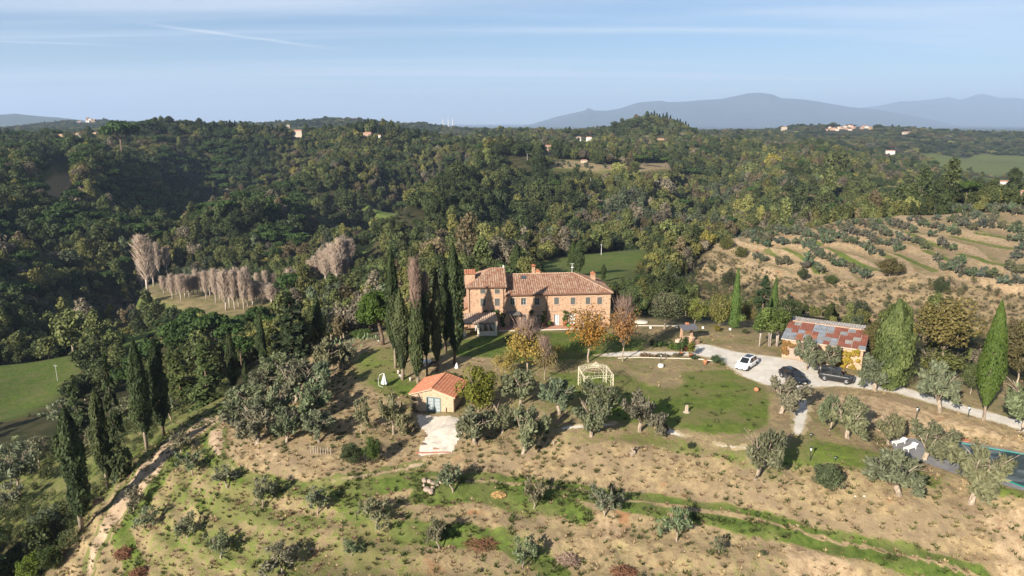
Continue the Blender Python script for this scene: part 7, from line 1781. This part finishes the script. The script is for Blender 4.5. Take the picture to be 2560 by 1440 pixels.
# water well with a small roof
b = ground(1722, 856); t = thing('water_well', 'old brick water well with a little dark pitched roof beside the gravel drive', 'well', b, .3)
MB().lathe([(.95,-.1),(.95,.75),(1.02,.78),(1.02,.9),(.7,.9),(.7,.3)], 16).obj('well_ring', BRICK, t); 
for s in (-1, 1): MB().box(s*.95-.16, s*.95+.16, .7, 1.02, -.1, 2.5).obj('pillar', BRICK, t)
m = MB(); m.slab([(-1.5,-.5,2.35),(1.5,-.5,2.35),(1.5,.86,2.95),(-1.5,.86,2.95)], .1); m.slab([(1.5,2.2,2.35),(-1.5,2.2,2.35),(-1.5,.86,2.95),(1.5,.86,2.95)], .1); m.obj('roof', plain('dark_slate', (.10,.10,.11), .8), t)
MB().box(-.25,.25,.6,1.1,2.95,3.2).obj('roof_cap', TERRA, t)
b2 = ground(1738, 862); tag(MB().hexa([(-.9,-.2,-.1),(.9,-.2,-.1),(.9,.2,-.1),(-.9,.2,-.1),(-.9,-.2,.75),(.9,-.2,.75),(.9,.2,.75),(-.9,.2,.75)]).obj('low_wall', BRICK, None, False, 0, b2), 'short low brick wall right of the well, at the end of the drive', 'wall').rotation_euler = (0, 0, .7)
b2 = ground(1697, 856); tag(MB().lathe([(.6,-.1),(.62,.5),(.45,.52),(.42,.2)], 12).obj('stone_basin', plain('pink_stone', (.55,.40,.30), .9), None, False, 0, b2), 'pinkish stone basin left of the well', 'basin')
pot_plant('leafy lemon tree in a terracotta pot on the gravel below the well', 0, 0, 1.5, .36, tint=(.13,.135,.025), loc=ground(1727, 893), wide=.75, n=1100)
pot_plant('dark green citrus in a terracotta pot in front of the well', 0, 0, 1.5, .34, tint=(.045,.075,.022), loc=ground(1714, 876), wide=.6)
pot_plant('tall dark potted citrus left of the lemon tree, on thin legs', 0, 0, 1.9, .30, tint=(.04,.068,.02), loc=ground(1703, 888), wide=.7)
for px, py, wdt, col, lab in [(1622,891,38,(.14,.09,.05),'low brownish lavender bed along the gravel path, left part'),(1655,891,30,(.10,.085,.05),'low greyish lavender bed along the gravel path, right part'),(1692,891,20,(.09,.075,.045),'small dark bed beside the potted citrus trees'),(1736,897,16,(.06,.075,.035),'small rounded shrub beside the lemon tree pot')]:
    b = ground(px, py); w = width_m(b, wdt); bl = [(rng.uniform(-w/2, w/2), rng.normal()*.15, rng.uniform(.1,.32), rng.uniform(.16,.3)) for _ in range(16)]; C, N, S = blob_leaves(bl, 800, rng)
    o = link('lavender_bed' if wdt > 16 else 'shrub', leaf_mesh('lavender_bed', C, N, .11, rng, None, 1.6, S), None, b); o.color = col + (1,); tag(o, lab, 'plant bed')
for px, py, w, h, col, lab in [(1665,866,70,.7,(.055,.085,.025),'green flower border between the well and the orange trees'),(1690,872,44,.6,(.075,.115,.02),'bright green border plants left of the well')]:
    b = ground(px, py); ww = width_m(b, w); bl = [(rng.uniform(-ww/2, ww/2), rng.normal()*.4, rng.uniform(.1,h), rng.uniform(.22,.4)) for _ in range(22)]; C, N, S = blob_leaves(bl, 1500, rng); o = link('flower_border', leaf_mesh('flower_border', C, N, .15, rng, None, 1.5, S), None, b); o.color = col + (1,); tag(o, lab, 'plant bed')
# spiky plant beside the drive shrub
b = ground(1806, 913); q = tuft(900, 60, .9, .8, .12); q.materials[0] = LEAF; o = link('spiky_plant', q, None, b); o.color = (.10,.12,.045,1); tag(o, 'spiky leaved plant right of the green shrub at the drive bend', 'plant')
# prickly pear
rng = np.random.default_rng(66)
for cx_0, cy_0, n, lab in [(868,878,46,'large prickly pear cactus patch at the back edge of the left lawn'),(918,856,20,'smaller prickly pear between the pine and the cactus patch')]:
    b = ground(cx_0, cy_0); m = MB()
    for k in range(n):
        p = Vector((rng.normal()*1.1, rng.normal()*.7, rng.uniform(.2,1.9))); a = rng.uniform(0,6.28); u = Vector((math.cos(a), math.sin(a), rng.uniform(-.3,.3))).normalized(); v = Vector((rng.normal()*.25, rng.normal()*.25, 1)).normalized(); w_ = u.cross(v)
        V = [p + (u*math.cos(f)*.17 + v*math.sin(f)*.27) + w_*s*.035 for s in (-1,1) for f in [2*math.pi*j/8 for j in range(8)]]
        m.add(V, [tuple(range(8))[::-1], tuple(range(8,16))] + [(j,(j+1)%8,8+(j+1)%8,8+j) for j in range(8)])
    o = m.obj('prickly_pear', plain('cactus_green', (.13,.18,.09), .6, .3, var=.3), None, False, 0, b); tag(o, lab, 'cactus')

# boulders, brush piles, stakes, stumps
ROCK = plain('pink_grey_rock', (.34,.255,.20), .95, .1, var=.3)
rng = np.random.default_rng(12)
def rock(nm, c, r, mat, rngk):
    import bmesh
    bm = bmesh.new(); bmesh.ops.create_icosphere(bm, subdivisions=2, radius=1)
    sc = rngk.uniform(.6, 1.2, 3); off = rngk.uniform(0, 50)
    for v in bm.verts:
        n = v.co.copy(); f = .75 + .55 * float(vnoise(n.x*1.3+off, n.y*1.3+n.z*1.7+off, 3)); v.co = Vector((n.x*sc[0], n.y*sc[1], n.z*sc[2]*.75))*r*f
    me = bpy.data.meshes.new(nm); bm.to_mesh(me); bm.free(); me.materials.append(mat); return link(nm, me, None, c)
for k, (px, py, r) in enumerate([(1062,1203,.42),(1074,1206,.38),(1086,1210,.36),(1094,1214,.30),(1068,1226,.45),(1078,1230,.40),(1060,1214,.28),(1100,1208,.28),(1082,1220,.26)]):
    b = ground(px, py); tag(rock('boulder', b + Vector((0,0,r*.3)), r, ROCK, rng), 'pinkish boulder in the heap beside the young olive', 'boulder', 'heap of pinkish boulders')
def brush(nm, lab, px, py, w, h, n, mat, L=1.0):
    b = ground(px, py); m = MB()
    for k in range(n):
        a = rng.uniform(0,6.28); r = math.sqrt(rng.uniform(0,1))*w; z = h*(1-(r/w)**2)*rng.uniform(.2,1.0); d = unit(1,rng)[0]*[1,1,.45]*L*rng.uniform(.3,.7); p = Vector((math.cos(a)*r, math.sin(a)*r*.8, z))
        m.tube([p-Vector(d), p+Vector((0,0,.06)), p+Vector(d)], [.035,.03,.012], 3, False)
    tag(m.obj(nm, mat, None, False, 0, b), lab, 'brush pile')
BRN = plain('dry_brown_brush', (.17,.085,.05), .95, .05, var=.35)
brush('brush_pile', 'round heap of brown cut brushwood on the left slope, upper one', 312, 1388, 1.05, 1.1, 330, BRN)
brush('brush_pile', 'round heap of brown cut brushwood at the bottom edge, lower one', 352, 1438, 1.2, 1.0, 330, BRN)
brush('brush_pile', 'flat spread of brown cut branches on the green terrace', 1205, 1358, 1.9, .35, 260, BRN, .8)
brush('brush_pile', 'small heap of straw and pale clippings on the green strip', 1247, 1238, .8, .35, 260, plain('straw_clippings', (.46,.30,.13), .95, .05, var=.3), .5)
brush('brush_pile', 'grey twig heap low on the slope near the bottom edge', 1420, 1398, 1.2, .5, 200, plain('grey_brush', (.26,.18,.13), .95), 1.1)
brush('brush_pile', 'reddish brown brush heap at the bottom edge right of the twig heap', 1560, 1432, 1.3, .5, 220, BRN, .9)
brush('brush_pile', 'dark branches dumped beside the main track', 248, 1255, .8, .5, 120, plain('dark_brush', (.07,.05,.035), .95), .9)
b = ground(1584, 1135); t = thing('tree_stump', 'weathered grey tree stump on the bank below the lawn path', 'stump', b); MB().tube([(-.2,0,-.2),(0,0,.35),(.25,.1,.85)], [.34,.27,.2], 9).obj('trunk', BARK, t, True); MB().tube([(0,0,.3),(-.25,0,.75)], [.16,.1], 7).obj('broken_limb', BARK, t, True)
tag(MB().tube([(0,0,-.1),(.02,0,.5)], [.13,.12], 8).obj('tree_stump', BARK, None, True, 0, ground(1384,1112)), 'small dark stump on the bank left of the airy forked olive', 'stump')
for k in range(9):
    b = ground(777 + k*6.2, 1133 + k*.4); h = rng.uniform(.7,1.15)
    tag(MB().tube([(0,0,-.1),(rng.uniform(-.08,.08),0,h)], .035, 5).obj('wooden_stake', BARK_P, None, False, 0, b), 'thin pale wooden stake in the short row above the track curve', 'stake', 'row of thin wooden stakes')
# white specks: stones lying about the lawns
for px, py, r in [(745,942,.2),(2073,1212,.12),(2160,1241,.10),(2138,1241,.08),(900,1050,.10),(946,853,.14),(812,1046,.1)]:
    tag(rock('white_stone', ground(px, py) + Vector((0,0,r*.4)), r, plain('white_stone', (.66,.62,.56)), rng), 'small white stone lying loose in the grass', 'stone', 'small white stones in the grass')

# ------------------------------------------------------------------ pool
def flat(name, poly, z, mat, kind='structure'):
    me = bpy.data.meshes.new(name); me.from_pydata([(x, y, z) for x, y in poly], [], [tuple(range(len(poly)))]); me.materials.append(mat); return tag(link(name, me), kind=kind)
def _deck(t):
    v = t.n('ShaderNodeTexBrick'); t.put(v.inputs['Vector'], t.obj()); v.inputs['Scale'].default_value = 1; v.inputs['Brick Width'].default_value = .6; v.inputs['Row Height'].default_value = .6; v.offset = 0; v.inputs['Mortar Size'].default_value = .012
    v.inputs['Color1'].default_value = (.17,.165,.17,1); v.inputs['Color2'].default_value = (.21,.205,.21,1); v.inputs['Mortar'].default_value = (.10,.10,.10,1); t.principled(t.mix(t.mr(t.noise(.8,4), .4, .7), v.outputs[0], (.24,.23,.22)), .8, .25)
ZD = POOL_Z + .30
flat('pool_deck', DECK_W, ZD, M('grey_deck_tiles', _deck))
pc = thing('covered_pool', 'long swimming pool under a dark winter cover with teal edges', 'pool', (0, 0, 0))
me = bpy.data.meshes.new('cover'); me.from_pydata([(x, y, ZD + .05) for x, y in POOL_W] + [(x, y, ZD - .1) for x, y in POOL_W], [], [tuple(range(5))] + [(i, i + 5, (i + 1) % 5 + 5, (i + 1) % 5) for i in range(5)])
me.materials.append(M('pool_cover', lambda t: t.principled(t.mix(t.mr(t.noise(.35,5,.6,t.mapping((.5,1,1)),.8), .45, .62), (.028,.045,.050), (.115,.135,.14)), .35, .5))); link('cover', me, pc)
TEALP = plain('teal_edge', (.01,.20,.16), .5, .4)
for i in range(5):
    a, c = POOL_W[i - 1], POOL_W[i]; 
    for off in (.0, .16):
        ce = POOL_W.mean(0); a2, c2 = a + (ce - a) / np.linalg.norm(ce - a) * off, c + (ce - c) / np.linalg.norm(ce - c) * off
        MB().tube([(a2[0], a2[1], ZD + .07), (c2[0], c2[1], ZD + .07)], .04, 5).obj('edge_tube', TEALP, pc)
def lounger(px, py, rz, lab):
    b = hit(px, py, H); t = thing('sun_lounger', lab, 'sun lounger', (b[0], b[1], ZD), rz, 'white pool furniture under the olive')
    MB().box(-.95,.35,-.32,.32,.28,.33).obj('seat', WHITE, t); MB().slab([(.36,-.32,.31),(.95,-.32,.62),(.95,.32,.62),(.36,.32,.31)], .05).obj('backrest', WHITE, t)
    for x in (-.85,.6):
        for y in (-.28,.28): MB().box(x-.03,x+.03,y-.03,y+.03,0,.28).obj('leg', WHITE, t)
lounger(2248, 1110, .4, 'white sun lounger nearest the lawn at the end of the pool deck'); lounger(2276, 1124, .5, 'white sun lounger closest to the two trunked olive')
for px, py, lab in [(2140,1056,'flat terracotta slab in the straw above the pool, left one'),(2258,1058,'flat terracotta slab in the straw above the pool, right one'),(2398,1097,'round terracotta paving disc at the pool corner, left'),(2414,1102,'round terracotta paving disc at the pool corner, right')]:
    tag(MB().lathe([(.5,-.02),(.5,.05),(.02,.055)], 12).obj('terracotta_slab', TERRA, None, False, 0, ground(px, py) + Vector((0,0,.08))), lab, 'paving slab')

# ------------------------------------------------------------------ poles and far buildings
POLE = plain('pale_pole', (.55,.54,.52), .8)
for px, py, ty, lab in [(1503,637,613,'pale utility pole in the green field behind the farmhouse'),(1318,402,384,'white utility pole on the small hilltop field'),(1548,510,488,'pale utility pole on the wooded slope, upper one'),(1532,557,535,'pale utility pole on the wooded slope, lower one'),(1476,470,455,'faint pale pole in the wood left of the slope poles'),(144,952,925,'thin pale pole in the valley field at the left')]:
    b = ground(px, py); h = max(5, top_z(b, ty) - b.z); t = thing('utility_pole', lab, 'pole', b); r = .14 if b.y > 300 else .05; MB().tube([(0,0,-.5),(0,0,h+ (4 if 'slope' in lab or 'wood' in lab else 0))], [r, r*.7], 6).obj('post', POLE, t); MB().box(-.5,.5,-.04,.04,h-.5,h-.42).obj('crossarm', POLE, t)
WALLC = [plain('pale_wall', (.44, .37, .29), .9), plain('pink_wall', (.38, .25, .19), .9), plain('ochre_wall', (.38, .26, .15), .9), plain('white_wall', (.52, .50, .46), .9)]
ROOFR = plain('far_tile_roof', (.38,.20,.13), .9, .1, var=.25)
def far_house(lab, px, py, Y, w, d, h, wc, rz=0.0, group=None, cat='house', name='far_house', windows=True, zlift=0.0):
    p = at_Y(px, py, Y); q = hit(px, py, H)
    zt_ = float(H(p[0], p[1]))
    if zt_ < p[2] < zt_ + 30: pass
    elif .8 * Y < q[1] < 1.3 * Y: p = np.array([q[0], q[1], float(H(*q))])
    else: p[2] = float(H(p[0], p[1]))
    z = p[2]; k_s = p[1] / Y * .8
    t = thing(name, lab, cat, (p[0], p[1], p[2]), rz, group); t.scale = (k_s,) * 3
    MB().box(-w/2, w/2, -d/2, d/2, min(-3, zt_ - p[2] - 2), h).obj('wall', WALLC[wc], t)
    m = MB(); m.add([(-w/2-.4,-d/2-.4,h+.02),(w/2+.4,-d/2-.4,h+.02),(w/2+.4,d/2+.4,h+.02),(-w/2-.4,d/2+.4,h+.02),(-w/2+d*.25,0,h+d*.22),(w/2-d*.25,0,h+d*.22)], [(3,2,1,0),(0,1,5,4),(1,2,5),(2,3,4,5),(3,0,4)]); m.obj('roof', ROOFR, t)
    if windows:
        for fl in range(max(1, int(h // 3))):
            for k in range(max(2, int(w // 3.5))):
                x = -w/2 + w*(k+.5)/max(2, int(w // 3.5)); MB().box(x-.45, x+.45, -d/2-.05, -d/2+.02, fl*3+1.0, fl*3+2.3).obj('window', SHUT, t)
    return t
t = far_house('pale castle with a square tower above dark cypresses on the left ridge', 742, 334, 1000, 20, 10, 4.5, 0, 0, None, 'castle', 'castle', zlift=0)
MB().box(-16,-10.5,-4,4,-14,14).obj('tower', WALLC[0], t)
for k in range(3): MB().box(-15.9+k*2,-14.9+k*2,-3.9,-3.2,14,14.9).obj('battlement', WALLC[0], t)
for lab, px, py, Y, w, d, h, wc in [('pink villa with white annex right of the castle on the ridge',920,341,1000,14,8,6,1),('low white building beside the pink villa on the ridge',944,342,1005,13,6,2.6,3),('orange house on the far left ridge',154,341,1150,10,8,6,2),('long white house with red roof on the far left ridge',192,340,1180,17,8,5,0),
  ('small orange roofed house right of the long white one on the left ridge',240,337,1200,9,7,4,2),('small house half hidden among trees left of the castle row',408,338,1100,8,6,4,0),('tiny pink house at the ridge between the cypress rows',460,347,1050,7,6,4,1),
  ('white two storey house among trees on the right middle hill',1447,350,1250,9,7,6,3),('white house with red roof on the right middle hill',1472,349,1260,12,7,5,3),('tan stone farm partly hidden on the centre hill',1370,372,1000,13,8,5,1),('pale barn in the trees below the tan field',1460,407,720,8,5,3,0),
  ('long low brick stable behind the round knob',1650,350,1300,18,6,3,2),('white house on the far right hillside road',2225,383,1500,22,9,6,3),('white farmhouse under the village on the right hill',2265,336,2100,26,12,8,0),('pair of white walls below the wooded right hill',1960,323,2200,20,10,8,0),
  ('white house beside the country road on the right',2508,463,780,13,7,5,3),('small red roofed house at the field edge on the right',2393,443,900,7,6,5,1),('shed with red roof at the right border near the pine',2556,488,420,5,4,3,1)]:
    far_house(lab, px, py, Y, w, d, h, wc, RNG.uniform(-.4,.4))
rng = np.random.default_rng(202)
def village(lab, grp, n, x0, x1, y0, y1, Y, sc_=1.0):
    for k in range(n):
        px, py = rng.uniform(x0, x1), rng.uniform(y0, y1); far_house(lab, px, py, Y * rng.uniform(.97, 1.03), rng.uniform(9,17)*sc_, 9*sc_, rng.uniform(5,9)*sc_, [0,3,1,2,0][rng.integers(0,5)], rng.uniform(-.5,.5), grp, windows=False)
village('house in the village on the crest of the right hill', 'village on the right hill', 22, 2062, 2185, 318, 327, 2350)
village('house in the hazy town on the plain at the right', 'hazy town at the right', 40, 2250, 2560, 313, 326, 5200, 1.6)
village('tiny house in the hamlet on the far left hill', 'hamlet on the far left hill', 10, 190, 240, 298, 306, 2900)
village('pale house in the far town before the mountain', 'far town before the mountain', 16, 1780, 1990, 316, 322, 5600, 1.8)
village('faint white building on the distant plain in the middle', 'distant plain buildings', 14, 1060, 1260, 315, 320, 6500, 2.2)
for px in (1108, 1121, 1132):
    p = at_Y(px, 320, 6500); tag(MB().lathe([(5,0),(4,60),(3.5,78)], 8).obj('chimney_stack', WALLC[3], None, False, 0, p), 'thin pale chimney stack on the distant plain', 'chimney stack', 'chimney stacks on the plain')
print('objects', len(SC.objects))
